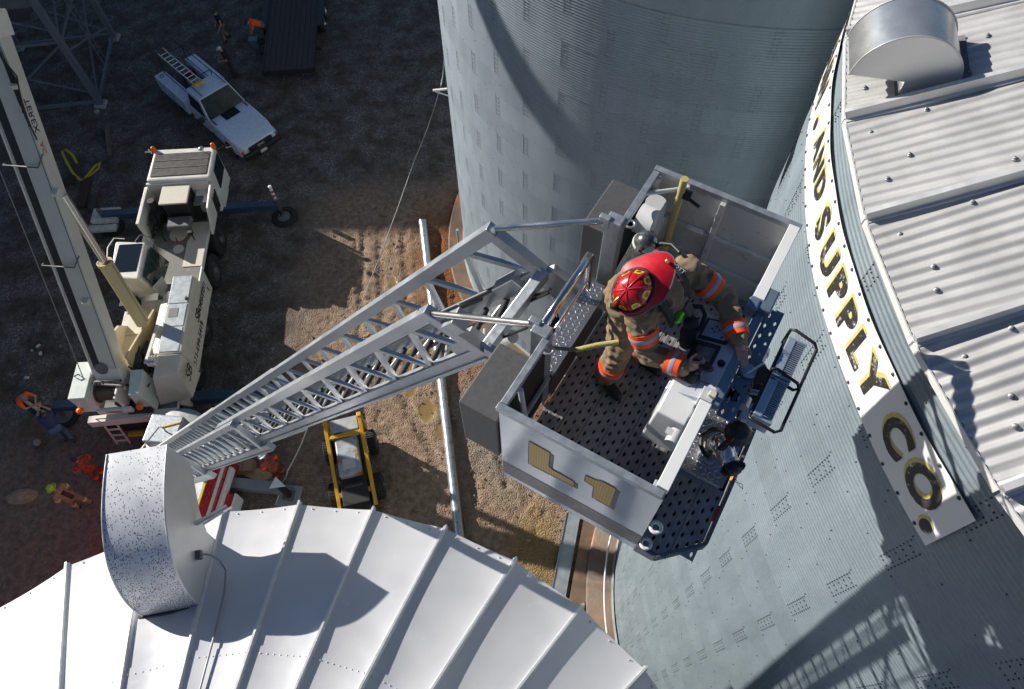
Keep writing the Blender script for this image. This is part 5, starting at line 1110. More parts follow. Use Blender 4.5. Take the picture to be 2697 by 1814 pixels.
# driver's cab
cab = chull([(6.95, -.72, 1.0), (8.9, -.72, .8), (8.9, 1.62, .8), (6.95, 1.62, 1.0)], [(6.98, -.55, 2.92), (8.58, -.52, 2.92), (8.55, 1.80, 2.92), (6.96, 1.82, 2.92)], 'driver_cab', M_CRMW, bev=.07)
cbox(7.15, 8.3, -.42, 1.66, 2.925, 2.95, 'roof_panel', mat('roof_black_film', (.055, .045, .04), .5, var=.3, vs=6, dirt=(.25, .23, .21), ds=9, dth=.66), bev=.01)
for k in (0, 1): cbox(7.55 + k * .36, 7.57 + k * .36, -.40, 1.64, 2.952, 2.965, 'roof_rib', mat('rib_brown', (.2, .15, .13), .5), bev=0)
for r in (-.5, 1.76): MB().lathe([(.09, 0), (.1, .06), (.08, .2), (.03, .24)], c_(8.5, r, 2.9), (0, 0, 1), 14).build('beacon', M_ORL, crane, 50)
chull([(7.5, 1.68, 1.75), (8.6, 1.66, 1.75), (8.45, 1.74, 2.7), (7.5, 1.76, 2.7)], [(7.5, 1.74, 1.75), (8.6, 1.72, 1.75), (8.45, 1.81, 2.7), (7.5, 1.83, 2.7)], 'side_window', M_GLS, bev=0)
chull([(7.2, 1.62, .95), (8.2, 1.62, .95), (8.1, 1.66, 1.7), (7.1, 1.66, 1.7)], [(7.2, 1.67, .95), (8.2, 1.67, .95), (8.1, 1.75, 1.7), (7.1, 1.75, 1.7)], 'door', M_CRMW)
for t in (6.75, 6.55, 6.35): chull([(t, 1.60, 1.5), (t + .12, 1.60, 1.5), (t + .12, 1.7, 2.4), (t, 1.7, 2.4)], [(t, 1.71, 1.5), (t + .12, 1.71, 1.5), (t + .12, 1.83, 2.4), (t, 1.83, 2.4)], 'louvre', M_SOOT, bev=0)
# engine bay behind the cab
cbox(5.2, 7.0, -.75, -.62, 1.55, 2.6, 'bay_side', M_CRMW); chull([(5.35, 1.58, 1.55), (7.0, 1.58, 1.55), (7.0, 1.74, 2.75), (5.75, 1.72, 2.6)], [(5.35, 1.68, 1.55), (7.0, 1.68, 1.55), (7.0, 1.84, 2.75), (5.75, 1.82, 2.6)], 'bay_side', M_CRMW, bev=.03)
cbox(6.9, 7.0, -.6, 1.7, 1.6, 2.8, 'bay_front', M_CRMW)
cbox(5.95, 7.15, .0, 1.03, 2.66, 2.74, 'engine_hatch', M_TRD); cbox(6.0, 7.1, .05, .98, 1.55, 2.66, 'engine_block', M_SOOT); cbox(5.35, 5.85, .1, 1.0, 1.9, 2.15, 'radiator_box', mat('box_grey', (.14, .14, .145), .5, var=.2), bev=.05)
cbox(6.3, 7.05, 1.1, 1.62, 2.3, 2.36, 'white_tray', M_CRMW); cbox(6.1, 6.55, 1.12, 1.45, 2.37, 2.42, 'step_grid', M_RIM)
ex_ = MB(); ex_.tube(c_(6.2, -.35, 1.6), c_(6.2, -.35, 2.7), .13, n=14); ex_.tube(c_(5.8, -.4, 1.6), c_(5.8, -.4, 2.3), .1, n=12); ex_.box(c_(6.1, -.35, 2.1), (.5, .35, .3)); ex_.build('exhaust', M_SOOT, crane, 40)
hp = MB()
for k in range(10): hp.path([c_(5.5 + random.uniform(-.2, .6), -.6 + random.uniform(0, .3), 1.6), c_(5.4 + random.uniform(0, .6), -.5 + random.uniform(-.1, .4), 2.1 + random.uniform(0, .3)), c_(6.2 + random.uniform(0, .5), -.2 + random.uniform(-.2, .3), 2.0)], .025, 6)
hp.build('hoses', M_SOOT, crane, 60)['kind'] = 'stuff'
MB().lathe([(.5, 0), (.5, .05), (.38, .05), (.36, .01)], c_(5.45, .35, 1.55), (0, 0, 1), 32).build('turntable_cover', M_OLV, crane, 40); MB().lathe([(.34, 0), (.34, .03)], c_(5.45, .35, 1.57), (0, 0, 1), 28).build('hatch_disc', M_TRD, crane)
MB().lathe([(.2, 0), (.2, .03)], c_(4.75, .45, 1.55), (0, 0, 1), 24).build('hatch_disc', M_TRD, crane)
for r, t in ((-.12, 5.2), (1.0, 5.15)):
    MB().tube(c_(t, r, 1.55), c_(t, r, 1.95), .025, n=8).build('lamp_stem', M_SOOT, crane); MB().box(c_(t, r, 1.98), (.14, .16, .16)).build('work_lamp', M_SOOT, crane, bevel=.02)
MB().beam(c_(5.0, .4, 1.6), c_(5.05, .42, 1.85), .03, .05).build('red_handle', mat('red_handle', (.4, .02, .02), .4), crane)
MB().tube(c_(8.4, 1.3, 2.95), c_(8.15, 1.45, 3.3), .015, n=6).build('mirror_arm', M_SOOT, crane); MB().ball(c_(8.1, 1.47, 3.28), .11, (1, 1, .6), 12).build('mirror', mat('mirror_steel', (.6, .6, .62), .15, .8), crane, 180)
for s_ in (-1, 1):
    mr = MB(); r_ = .55 + s_ * 1.25; mr.path([c_(8.6, r_, 2.7), c_(8.95, r_ + s_ * .25, 2.6), c_(8.95, r_ + s_ * .35, 1.9), c_(8.75, r_ + s_ * .15, 1.6)], .022, 6); mr.box(c_(8.9, r_ + s_ * .32, 2.3), (.1, .2, .45)); mr.build('door_mirror', M_SOOT, crane, 40)
# outriggers
for t, r0, r1, pad, nm in ((7.3, 1.3, 3.7, True, 'outrigger_beam'), (7.35, -.7, -3.3, True, 'outrigger_beam'), (-1.15, 1.3, 3.9, True, 'outrigger_beam'), (-1.1, -.8, -3.2, True, 'outrigger_beam')):
    s_ = 1 if r1 > 0 else -1; rm = (r0 + r1) / 2
    ob = MB().bb((t - .17, -max(r0, rm), .62), (t + .17, -min(r0, rm), .98)).build(nm, M_OUT, crane, bevel=.015)
    MB().bb((t - .14, -max(rm, r1), .65), (t + .14, -min(rm, r1), .95)).build('inner_beam', M_OUT, ob, bevel=.012)
    for k in range(3): MB().bb((t + .171, -(r0 + s_ * (.35 + k * .6)) - .16, .7), (t + .175, -(r0 + s_ * (.35 + k * .6)) + .16, .78)).build('marking', M_CRMW, ob)
    jk = MB(); jk.tube(c_(t, r1, .1), c_(t, r1, 1.15), .09, n=14); jk.build('jack', M_CHR if s_ > 0 else M_RIM, ob, 40)
    pd = MB(); pd.lathe([(.30, .04), (.30, .1), (.2, .14), (.1, .16)], c_(t, r1, 0), (0, 0, 1), 26); pd.build('jack_foot', M_RIM, ob, 40)
    if t > 0 and s_ > 0: 
        MB().lathe([(.46, .0), (.52, .03), (.52, .11), (.46, .14), (.3, .15), (.28, .05)], c_(t, r1 + .05, 0), (0, 0, 1), 30).build('ground_pad', M_TYRE, crane, 40)
        st_ = MB(); st_.tube(c_(t + .1, r1 - .05, .9), c_(t + .1, r1 - .05, 1.75), .06, n=12); so = st_.build('marker_post', mat('white_gloss', (0, 0, 0)), crane, 40)
        for k in range(3): MB().tube(c_(t + .1, r1 - .05, .98 + k * .24), c_(t + .1, r1 - .05, 1.08 + k * .24), .063, n=12).build('red_band', mat('red_band', (.55, .03, .03), .5), so, 40)
        MB().ball(c_(t + .1, r1 - .05, 1.77), .08, (1, 1, .5), 12).build('cap', mat('white_gloss', (0, 0, 0)), so, 180)
    else: MB().lathe([(.5, .0), (.5, .07), (.45, .09)], c_(t, r1, 0), (0, 0, 1), 26).build('ground_pad', M_TYRE, crane, 40)
wt = MB(); wt.bb((7.05, 2.7, .62), (7.75, 3.75, .8)); wt.bb((6.75, 2.8, .45), (7.05, 3.9, .6)); wt.build('outrigger_plate', mat('chalk_white', (.55, .54, .5), .6, var=.2, vs=6), crane, bevel=.02)
# superstructure
sup = cbox(-1.5, 2.2, -.75, 1.25, 1.6, 2.0, 'slewing_frame', M_CRM)
chull([(-.9, .2, 2.0), (1.6, .35, 2.0), (1.5, .5, 2.5), (-.8, .38, 3.3)], [(-.9, .28, 2.0), (1.6, .43, 2.0), (1.5, .58, 2.5), (-.8, .46, 3.3)], 'boom_cheek', M_CRY)
chull([(-.9, -.7, 2.0), (1.2, -.6, 2.0), (.9, -.6, 2.5), (-.8, -.7, 3.3)], [(-.9, -.6, 2.0), (1.2, -.5, 2.0), (.9, -.5, 2.5), (-.8, -.6, 3.3)], 'boom_cheek', M_CRM)
MB().beam(c_(-.95, .95, 3.05), c_(.55, 1.0, 2.9), .09, .06).build('white_rail', M_CRMW, crane)
# engine housing with lettering
eng = chull([(-.65, 1.05, 1.75), (2.55, 1.2, 1.75), (2.55, 2.06, 1.75), (-.65, 2.10, 1.75)], [(-.62, 1.22, 3.0), (2.42, 1.28, 3.0), (2.4, 1.95, 3.0), (-.6, 2.0, 3.0)], 'engine_house', M_CRM, bev=.05)
cbox(1.3, 2.4, 1.26, 1.9, 3.003, 3.02, 'top_panel', mat('panel_bluegrey', (.46, .5, .52), .35, .2, var=.05), bev=.01); cbox(.4, 1.27, 1.26, 1.9, 3.003, 3.02, 'top_panel', mat('panel_bluegrey', (0, 0, 0)), bev=.01); cbox(-.55, .37, 1.26, 1.9, 3.003, 3.02, 'top_panel', mat('panel_bluegrey', (0, 0, 0)), bev=.01)
cbox(.75, 1.1, 1.35, 1.65, 3.021, 3.03, 'vent_grid', M_RIM, bev=0); MB().lathe([(.06, 0), (.06, .05), (.03, .06)], c_(1.45, 1.85, 3.02), (0, 0, 1), 14).build('filler_cap', M_SOOT, crane, 40)
chull([(-.5, .72, 2.1), (1.6, .78, 2.1), (1.6, 1.15, 2.1), (-.5, 1.15, 2.1)], [(-.5, .8, 2.75), (1.6, .85, 2.75), (1.6, 1.16, 2.8), (-.5, 1.16, 2.8)], 'hydraulic_tank', M_CRM, bev=.06)
MB().path([c_(1.75, .75, 2.1), c_(1.95, .95, 2.6), c_(1.9, 1.1, 2.75), c_(1.6, 1.1, 2.6)], .12, 12).build('duct', M_CRMW, crane, 60)
rear = chull([(-1.75, .9, 1.6), (-.65, 1.0, 1.6), (-.65, 2.08, 1.6), (-1.55, 1.95, 1.6)], [(-1.35, 1.1, 2.75), (-.65, 1.22, 3.0), (-.62, 1.98, 2.95), (-1.15, 1.8, 2.6)], 'rear_housing', M_CRM, bev=.03)
cbox(-1.05, -.7, 1.02, 1.30, 3.0, 3.03, 'valve_tray', M_CRMW); vb = MB()
for k in range(9): vb.lathe([(.05, 0), (.05, .08), (.02, .12)], c_(-1.0 + (k % 3) * .12, 1.06 + (k // 3) * .09, 3.03), (0, 0, 1), 8)
vb.build('valve_block', M_CRMW, crane, 40)['kind'] = 'stuff'
M_INK = mat('black_decal', (.02, .02, .02), .5)
def side_text(body, size, t, z, shear=.25):
    # face of the engine house: leans outwards, reads towards the front... lettering runs along the machine
    n_ = Vector((0, -1, .0)); X = Vector((1, 0, 0)); Y = Vector((0, .11, 1.25)).normalized()
    o = Vector(c_(t, 2.10 - (z - 1.75) * .11 / 1.25, z)); N_ = X.cross(Y)
    M4 = Matrix((( X.x, Y.x + X.x * shear, N_.x, o.x), (X.y, Y.y + X.y * shear, N_.y, o.y), (X.z, Y.z + X.z * shear, N_.z, o.z), (0, 0, 0, 1)))
    return ttext(body, size, 'lettering', M_INK, eng, M4, .004)
side_text('SBoessen', .42, 1.75, 2.42, .35); side_text('573-694-5419', .30, .25, 2.1, .15); side_text('SB', .5, -.98, 2.35, .45)
# operator's cab
oc = chull([(2.2, -.7, 2.0), (3.75, -.85, 2.0), (3.75, .35, 2.0), (2.5, .3, 2.0)], [(2.25, -.68, 3.38), (3.80, -.80, 3.38), (3.68, .24, 3.38), (2.12, .30, 3.38)], 'operator_cab', M_CRMW, bev=.05)
cbox(2.45, 3.62, -.62, .16, 3.383, 3.40, 'roof_window', M_GLS, bev=.02)
chull([(2.5, .36, 2.1), (3.7, .40, 2.1), (3.62, .33, 3.2), (2.3, .36, 3.25)], [(2.5, .42, 2.1), (3.75, .52, 2.1), (3.6, .40, 3.2), (2.3, .42, 3.25)], 'side_window', M_GLSG, bev=.02)
chull([(2.3, .43, 2.0), (2.75, .55, 2.0), (2.85, .56, 2.5), (2.2, .45, 2.75)], [(2.3, .46, 2.0), (2.75, .58, 2.0), (2.85, .59, 2.5), (2.2, .48, 2.75)], 'door_panel', M_CRM)
MB().path([c_(2.4, -.85, 3.3), c_(3.5, -.98, 3.42), c_(3.9, -.85, 3.42), c_(3.95, -.55, 3.3)], .018, 6).build('grab_rail', M_CRMW, crane, 60); MB().path([c_(3.7, -.1, 3.4), c_(3.95, .05, 3.45), c_(3.95, .35, 3.3), c_(3.7, .45, 2.9), c_(3.2, .55, 2.5)], .015, 6).build('grab_rail', M_RIM, crane, 60)
cbox(1.75, 2.15, -.75, -.2, 2.05, 2.4, 'step_box', M_SOOT); cbox(.8, 1.8, -.55, .1, 2.02, 2.06, 'catwalk', M_TRD)
# winch, counterweight, rear boxes
cbox(-2.0, -.7, -1.28, -.75, 2.0, 2.98, 'counterweight_box', M_MINT); MB().path([c_(-1.25, -1.2, 3.0), c_(-1.25, -1.18, 3.08), c_(-1.2, -1.08, 3.08), c_(-1.2, -1.06, 3.0)], .02, 6).build('lifting_eye', M_SOOT, crane, 60)
chull([(-1.95, .38, 1.7), (-1.2, .42, 1.7), (-1.2, .95, 1.7), (-1.95, .9, 1.7)], [(-1.85, .42, 2.7), (-1.1, .45, 2.95), (-1.1, .85, 2.95), (-1.85, .72, 2.7)], 'counterweight_box', M_MINT)
for r in (-1.25, .62): MB().lathe([(.08, 0), (.11, .05), (.1, .14), (.03, .18)], c_(-2.08, r, 2.2), (0, 0, 1), 14).build('rear_beacon', M_ORL, crane, 50)
dr = MB(); dr.lathe([(.34, 0), (.34, .04), (.25, .05), (.25, .62), (.34, .63), (.34, .67)], c_(-1.55, -.68, 2.45), (0, -1, 0), 28); dr.build('winch_drum', mat('rope_drum', (.11, .09, .075), .45, .5, var=.3, vs=60), crane, 40)
rp = MB(); 
for k in range(18): rp.path([c_(-1.55 + math.cos(t) * .262, -.62 + k * .032, 2.45 + math.sin(t) * .262) for t in np.linspace(0, 2 * math.pi, 20)], .014, 5)
rp.build('wire_rope', mat('wire_rope', (.16, .13, .105), .45, .6, var=.3, vs=50), crane, 60)['kind'] = 'stuff'
cbox(-2.1, -1.98, -.8, .3, 1.95, 2.2, 'winch_frame', M_CRMW); cbox(-2.0, -1.15, -.78, -.70, 1.95, 2.8, 'winch_frame', M_CRMW); cbox(-2.0, -1.15, .02, .10, 1.95, 2.8, 'winch_frame', M_CRMW)
MB().tube(c_(-1.2, -.75, 2.75), c_(-1.2, .1, 2.75), .06, n=12).build('rope_roller', mat('rust_roller', (.32, .16, .09), .5, .3), crane, 40)
ttext('TEREX', .17, 'maker_lettering', mat('decal_red_grey', (.25, .12, .11), .5), crane, Matrix.Translation(c_(-2.105, -.25, 2.07)) @ Matrix.Rotation(math.pi / 2, 4, 'Z') @ Matrix.Rotation(math.pi / 2, 4, 'X') if False else Matrix.Translation(c_(-2.11, -.25, 2.07)) @ Matrix(((0, 0, -1, 0), (-1, 0, 0, 0), (0, 1, 0, 0), (0, 0, 0, 1))), .004)
hm = MB(); rnd = random.Random(5)
for k in range(26):
    a = Vector(c_(rnd.uniform(-1.9, -.6), rnd.uniform(.1, .75), rnd.uniform(1.8, 2.3))); b_ = Vector(c_(rnd.uniform(-1.6, .2), rnd.uniform(.2, .9), rnd.uniform(2.2, 2.8))); hm.path([a, (a + b_) / 2 + Vector((0, 0, rnd.uniform(.05, .3))), b_], rnd.uniform(.02, .045), 6)
hm.build('hose_nest', mat('hose_grey_black', (.03, .03, .03), .5, var=.8, vs=8), crane, 60)['kind'] = 'stuff'
cbox(-2.05, .6, .0, .8, 1.7, 1.95, 'rear_tray', M_SOOT); chull([(-2.25, -1.3, 1.35), (-2.0, -1.3, 1.35), (-1.9, 1.5, 1.35), (-2.15, 1.5, 1.35)], [(-2.25, -1.3, 1.7), (-2.0, -1.3, 1.7), (-1.9, 1.5, 1.7), (-2.15, 1.5, 1.7)], 'rear_beam', M_CRMW)
for k in range(5): 
    MB().prism([(0, 0), (.12, 0), (.06, .12)], c_(-2.19 + .03 * k, .55 + k * .2, 1.45), (0, -1, 0), (0, 0, 1), .02).build('red_chevron', mat('red_band', (0, 0, 0)), crane)
cbox(-2.1, -1.95, -1.1, 1.3, .6, 1.2, 'bumper', M_SOOT)
for r in (-.95, .55):
    ld = MB()
    for s_ in (0, .42): ld.beam(c_(-2.15, r + s_, 1.5), c_(-2.45, r + s_, .35), .05, .04)
    for z in (.5, .8, 1.1): ld.beam(c_(-2.43 + (z - .4) * .25, r, z), c_(-2.43 + (z - .4) * .25, r + .42, z), .06, .03)
    ld.path([c_(-2.15, r, 1.4), c_(-2.2, r, 1.85), c_(-2.2, r + .42, 1.85), c_(-2.15, r + .42, 1.4)], .02, 6); ld.build('access_ladder', M_CRM, crane)
cbox(-2.35, -2.2, -.45, .05, .62, .72, 'yellow_step', mat('safety_yellow', (.62, .40, .02), .5, var=.15), bev=.01)
# boom
B0 = at(238, 800, 3.4); BDR = (at(-14, 110, 11.0) - B0).normalized()
def site(p): return crane_inv @ Vector(p)
crane_inv = (Matrix.Translation((-12.6, 11.63, 0)) @ Matrix.Rotation(CR_AZ, 4, 'Z')).inverted()
BS = BDR.cross(Vector((0, 0, 1))).normalized()                    # to the right (+x)
BU = BS.cross(BDR).normalized()                                   # square to the boom, backwards and up
if BU.z < 0: BU = -BU
def bsec(s0, s1, w, h, nm, m, off=0.0, par=None, bev=.03, side=0.0):
    mb = MB(); P = []
    for s in (s0, s1):
        for a, b_ in ((-w / 2, -h / 2), (w / 2, -h / 2), (w / 2, h / 2), (-w / 2, h / 2)): P.append(site(B0 + BDR * s + BS * (a + side) + BU * (b_ + off)))
    mb.add(P, [(3, 2, 1, 0), (4, 5, 6, 7), (0, 1, 5, 4), (1, 2, 6, 5), (2, 3, 7, 6), (3, 0, 4, 7)]); return mb.build(nm, m, par or crane, bevel=bev)
boom = bsec(-1.3, 9.6, .80, .50, 'boom', mat('boom_cream', (.58, .565, .49), .4, var=.06, vs=2, dirt=(.4, .38, .33), ds=1.2, dth=.7))
bsec(9.5, 16, .76, .46, 'boom_section', M_CRM, par=boom); bsec(15.9, 22, .7, .44, 'boom_section', M_CRM, par=boom); bsec(21.9, 27, .64, .4, 'boom_section', M_CRM, par=boom)
bsec(9.1, 9.7, .92, .64, 'boom_collar', M_CRMW, par=boom); bsec(-.6, 9.0, .22, .006, 'black_strip', mat('boom_band_black', (.02, .02, .02), .5, var=.5, vs=5, dirt=(.1, .1, .1), ds=6, dth=.6), off=.253, par=boom, bev=0, side=-.24)  # black band drawn along the left of the boom face
bsec(-.7, 8.9, .05, .1, 'edge_flange', M_CRMW, off=.22, par=boom, bev=.01, side=-.43); bsec(-.7, 8.9, .012, .012, 'seam_line', M_SOOT, off=.252, par=boom, bev=0, side=.33)
bsec(-.95, -.45, .86, .56, 'boom_foot', M_CRMW, par=boom)
MB().lathe([(.2, 0), (.2, .02)], site(B0 + BDR * -.45 + BS * -.1 + BU * .285), (crane_inv.to_3x3() @ BU), 20).build('foot_disc', M_RIM, boom)
def btext(s, body, size, m):
    X = crane_inv.to_3x3() @ -BDR; Y = crane_inv.to_3x3() @ BU; N_ = X.cross(Y); o = site(B0 + BDR * s + BS * .406 + BU * .08)
    ttext(body, size, 'maker_lettering', m, boom, Matrix(((X.x, Y.x, N_.x, o.x), (X.y, Y.y, N_.y, o.y), (X.z, Y.z, N_.z, o.z), (0, 0, 0, 1))), .004)
btext(7.2, 'TEREX', .30, M_INK); btext(6.35, 'AC', .24, mat('red_band', (0, 0, 0)))
for s, a in ((5.2, .45), (1.9, .2), (8.0, .4)):
    mb = MB(); mb.box(site(B0 + BDR * s + BS * a + BU * .30), (.25, .18, .12)); mb.build('boom_fitting', M_CRM, boom, bevel=.02)
for s in (3.1, 6.0):
    mb = MB(); mb.path([site(B0 + BDR * s + BS * -.7 + BU * .2), site(B0 + BDR * s + BS * -.65 + BU * .36), site(B0 + BDR * (s - .1) + BS * .25 + BU * .36), site(B0 + BDR * (s + .25) + BS * .5 + BU * .36)], .022, 6); mb.build('rope_guide', M_RIM, boom, 60)
bh = MB(); 
for k in range(7): bh.path([site(B0 + BDR * (6.6 + k * .12) + BS * .42 + BU * (.25 + .03 * k)), site(B0 + BDR * (7.6 + k * .1) + BS * (.36 + .03 * k) + BU * .34), site(B0 + BDR * (8.8) + BS * .3 + BU * (.28 + .02 * k))], .02, 6)
bh.build('boom_hoses', M_SOOT, boom, 60)['kind'] = 'stuff'
# luffing cylinder
CY0, CY1 = Vector(at(325, 735, 2.9)), B0 + BDR * 5.0 + BU * -.1 + BS * .35
md = CY0.lerp(CY1, .52); cy = MB(); cy.tube(site(CY0), site(md), .21, n=20); cyo = cy.build('luffing_cylinder', M_CRY, crane, 40); MB().tube(site(md - (md - CY0).normalized() * .1), site(md), .235, n=20).build('gland', M_CRY, cyo, 40); MB().tube(site(md), site(CY1), .13, n=18).build('piston_rod', M_CHR, cyo, 40)
MB().tube(site(CY0 + Vector((.25, 0, .1))), site(md + Vector((.24, 0, .05))), .03, n=8).build('pipe', M_CRY, cyo, 40)
# hoist rope running up along the boom
MB().tube(site(B0 + BDR * -.6 + BS * -.62 + BU * .5), site(B0 + BDR * 20 + BS * -.75 + BU * .6), .014, n=5).build('hoist_rope', M_RIM, crane)
tb = MB(); tb.path([site(B0 + BDR * -.95 + BS * -.85 + BU * .3), site(B0 + BDR * -.95 + BS * .55 + BU * .55)], .05, 8); tb.path([site(B0 + BDR * -.95 + BS * -.4 + BU * .5), site(B0 + BDR * -.7 + BS * -.2 + BU * .65), site(B0 + BDR * -.7 + BS * .4 + BU * .65), site(B0 + BDR * -.95 + BS * .55 + BU * .5)], .04, 8); tb.build('rope_tray', M_RIM, crane, 60)
for k in range(6): MB().path([site(B0 + BDR * -.9 + BS * (-.25 + k * .11) + BU * .45), c_(-1.3, -.35 + k * .1, 2.75)], .03, 6).build('pressure_hose', M_SOOT if k % 2 else M_RIM, crane, 60)
# ================================================================ pickup with service body
M_TRW = mat('pickup_white_shade_tint', (.58, .655, .76), .28, var=.03, coat=.4); M_PLAS = mat('black_plastic', (.02, .02, .022), .5)  # white paint with the blue of sky-lit shade mixed into its colour
PFW = R_(-45.5); pc0 = Vector((-10.55, 22.6, 0))
pick = empty('pickup_truck', pc0 + Vector((math.cos(PFW), math.sin(PFW), 0)) * -2.9, PFW, label='white pickup with open service body and ladder rack in the shade', cat='pickup truck')
def psec(xs, nm, m, bev=.04, par=None):
    """loft of rectangles: (x, halfwidth_low, halfwidth_high, z_low, z_high)"""
    mb = MB(); n = len(xs)
    for x, wl, wh, zl, zh in xs: mb.v += [(x, -wl, zl), (x, wl, zl), (x, wh, zh), (x, -wh, zh)]
    mb.f = [(0, 1, 2, 3), tuple(4 * (n - 1) + k for k in (3, 2, 1, 0))] + [(4 * i + k, 4 * (i + 1) + k, 4 * (i + 1) + (k + 1) % 4, 4 * i + (k + 1) % 4) for i in range(n - 1) for k in range(4)]
    return mb.build(nm, m, par or pick, smooth=35, bevel=bev)
psec([(.35, .94, .93, .45, 1.12), (1.0, .98, .93, .42, 1.16), (1.5, .99, .93, .42, 1.15), (2.3, .99, .91, .42, 1.08), (2.68, .95, .84, .45, .98), (2.84, .86, .74, .5, .88)], 'hood', M_TRW, .06)
psec([(-.95, .97, .95, .42, 1.16), (.4, .97, .94, .42, 1.16)], 'door_body', M_TRW, .04)
psec([(-.98, .93, .74, 1.16, 1.84), (-.85, .94, .76, 1.16, 1.88), (-.1, .94, .75, 1.16, 1.88), (.05, .94, .74, 1.15, 1.86), (.62, .94, .90, 1.13, 1.16)], 'cab_roof', M_TRW, .05)
ws = MB(); ws.add([(.09, -.70, 1.84), (.09, .70, 1.84), (.66, .86, 1.19), (.66, -.86, 1.19), (.05, -.70, 1.80), (.05, .70, 1.80), (.62, .86, 1.15), (.62, -.86, 1.15)], [(0, 1, 2, 3), (7, 6, 5, 4), (0, 4, 5, 1), (1, 5, 6, 2), (2, 6, 7, 3), (3, 7, 4, 0)]); ws.build('windscreen', mat('pickup_glass', (.018, .03, .03), .15, var=.8, vs=3, rvar=.02, spec=.18), pick, bevel=.01)
for s_ in (-1, 1):
    sw = MB(); sw.add([(-.75, s_ * .915, 1.25), (.35, s_ * .925, 1.22), (.02, s_ * .80, 1.74), (-.75, s_ * .80, 1.76), (-.75, s_ * .945, 1.25), (.40, s_ * .955, 1.22), (.04, s_ * .825, 1.74), (-.75, s_ * .825, 1.76)], [(0, 1, 2, 3), (7, 6, 5, 4), (0, 4, 5, 1), (1, 5, 6, 2), (2, 6, 7, 3), (3, 7, 4, 0)]); sw.build('side_window', M_GLS, pick)
    mr = MB(); mr.box((.42, s_ * 1.16, 1.24), (.14, .26, .22)); mr.box((.45, s_ * 1.0, 1.2), (.06, .15, .06)); mr.build('door_mirror', M_PLAS, pick, bevel=.03)
    hl = MB(); hl.add([(2.62, s_ * .60, .86), (2.84, s_ * .60, .80), (2.70, s_ * .93, .80), (2.45, s_ * .955, .85), (2.66, s_ * .60, .68), (2.88, s_ * .60, .64), (2.74, s_ * .95, .64), (2.47, s_ * .97, .68)], [(0, 1, 2, 3), (7, 6, 5, 4), (0, 4, 5, 1), (1, 5, 6, 2), (2, 6, 7, 3), (3, 7, 4, 0)]); hl.build('headlight', mat('headlight_lens', (.5, .5, .48), .15), pick, bevel=.01)
MB().bb((.62, -.36, 1.155), (1.12, .36, 1.172)).build('hood_decal', mat('black_hood_wrap', (.008, .008, .009), .6), pick)
for y in (-.82, .8): MB().bb((.7, y - .03, 1.162), (1.05, y + .03, 1.17)).build('cowl_vent', M_PLAS, pick)
MB().box((2.9, 0, .55), (.2, 1.86, .26)).build('bumper', M_PLAS, pick, bevel=.06); MB().box((2.87, 0, .76), (.10, 1.16, .24)).build('grille', M_PLAS, pick, bevel=.03)
ttext('GMC', .16, 'badge', M_CRMW, pick, Matrix.Translation((2.925, 0, .775)) @ Matrix(((0, 0, 1, 0), (1, 0, 0, 0), (0, 1, 0, 0), (0, 0, 0, 1))), .006); MB().box((2.99, 0, .62), (.04, 1.5, .025)).build('chrome_strip', M_CHR, pick); MB().box((3.005, -.02, .5), (.012, .31, .15)).build('number_plate', M_CRMW, pick)
for s_ in (-1, 1): MB().box((2.78, s_ * .86, .72), (.12, .08, .1)).build('indicator', mat('red_band', (0, 0, 0)), pick, bevel=.01)
# service body: side boxes, bed
for s_ in (-1, 1):
    psec([(-3.5, .27, .27, .55, 1.28), (-1.1, .27, .27, .55, 1.28)], 'tool_box_side', M_TRW, .02).location = (0, s_ * .80, 0)
    for k in range(4): MB().bb((-3.42 + k * .58, s_ * .64 - .03, 1.283), (-2.9 + k * .58, s_ * .64 + .34 * s_ + .03, 1.30)).build('box_lid', M_TRW, pick, bevel=.01)
    MB().bb((-3.45, s_ * .62 - .01, 1.29), (-1.15, s_ * .62 + .01, 1.315)).build('lid_hinge', M_PLAS, pick)
MB().path([(-3.2 + .09 * math.cos(t), -.82 + .09 * math.sin(t), 1.31) for t in [2 * math.pi * k / 16 for k in range(16)]], .014, 6, True).build('tie_ring', M_PLAS, pick, 60)
MB().bb((-3.5, -.53, .6), (-1.1, .53, .68)).build('bed_floor', M_SOOT, pick)
MB().bb((-1.5, -.52, .68), (-1.05, .52, 1.2)).build('maroon_chest', mat('maroon_paint', (.13, .02, .022), .4, var=.3, vs=9), pick, bevel=.02); MB().bb((-3.25, -.02, .68), (-2.8, .5, 1.1)).build('maroon_chest', mat('maroon_paint', (0, 0, 0)), pick, bevel=.02)
for k in (0, 1): MB().bb((-3.15, .1 + k * .2, 1.10), (-3.0, .13 + k * .2, 1.12)).build('chest_latch', M_CHR, pick)
cr = MB(); cr.bb((-2.6, -.1, .68), (-1.7, .48, .95)); cr.build('grey_bin', mat('grey_bin', (.22, .23, .22), .6, var=.2), pick, bevel=.02)
jn = MB(); rr_ = random.Random(9)
for k, (cx_, cy_, cz_, cl) in enumerate(((-2.3, .1, 1.0, (.5, .4, .03)), (-2.05, .25, 1.0, (.3, .35, .4)), (-1.9, .05, .98, (.1, .12, .3)), (-1.25, .1, 1.25, (.5, .5, .5)), (-1.3, -.2, 1.24, (.4, .05, .06)))):
    MB().box((cx_, cy_, cz_), (.2 + rr_.random() * .15, .18 + rr_.random() * .1, .12), Matrix.Rotation(rr_.random() * 2, 3, 'Z')).build('tool_case', mat('tool_case_%s' % 'abcde'[k], cl, .5, var=.2), pick, bevel=.02)
rk = MB(); zt = 1.98
for y in (-.55, .62):
    rk.tube((-3.7, y, zt), (.1, y, zt), .022, n=8)
    for x in (-3.4, -1.1): rk.tube((x, y, 1.28), (x, y, zt), .022, n=8)
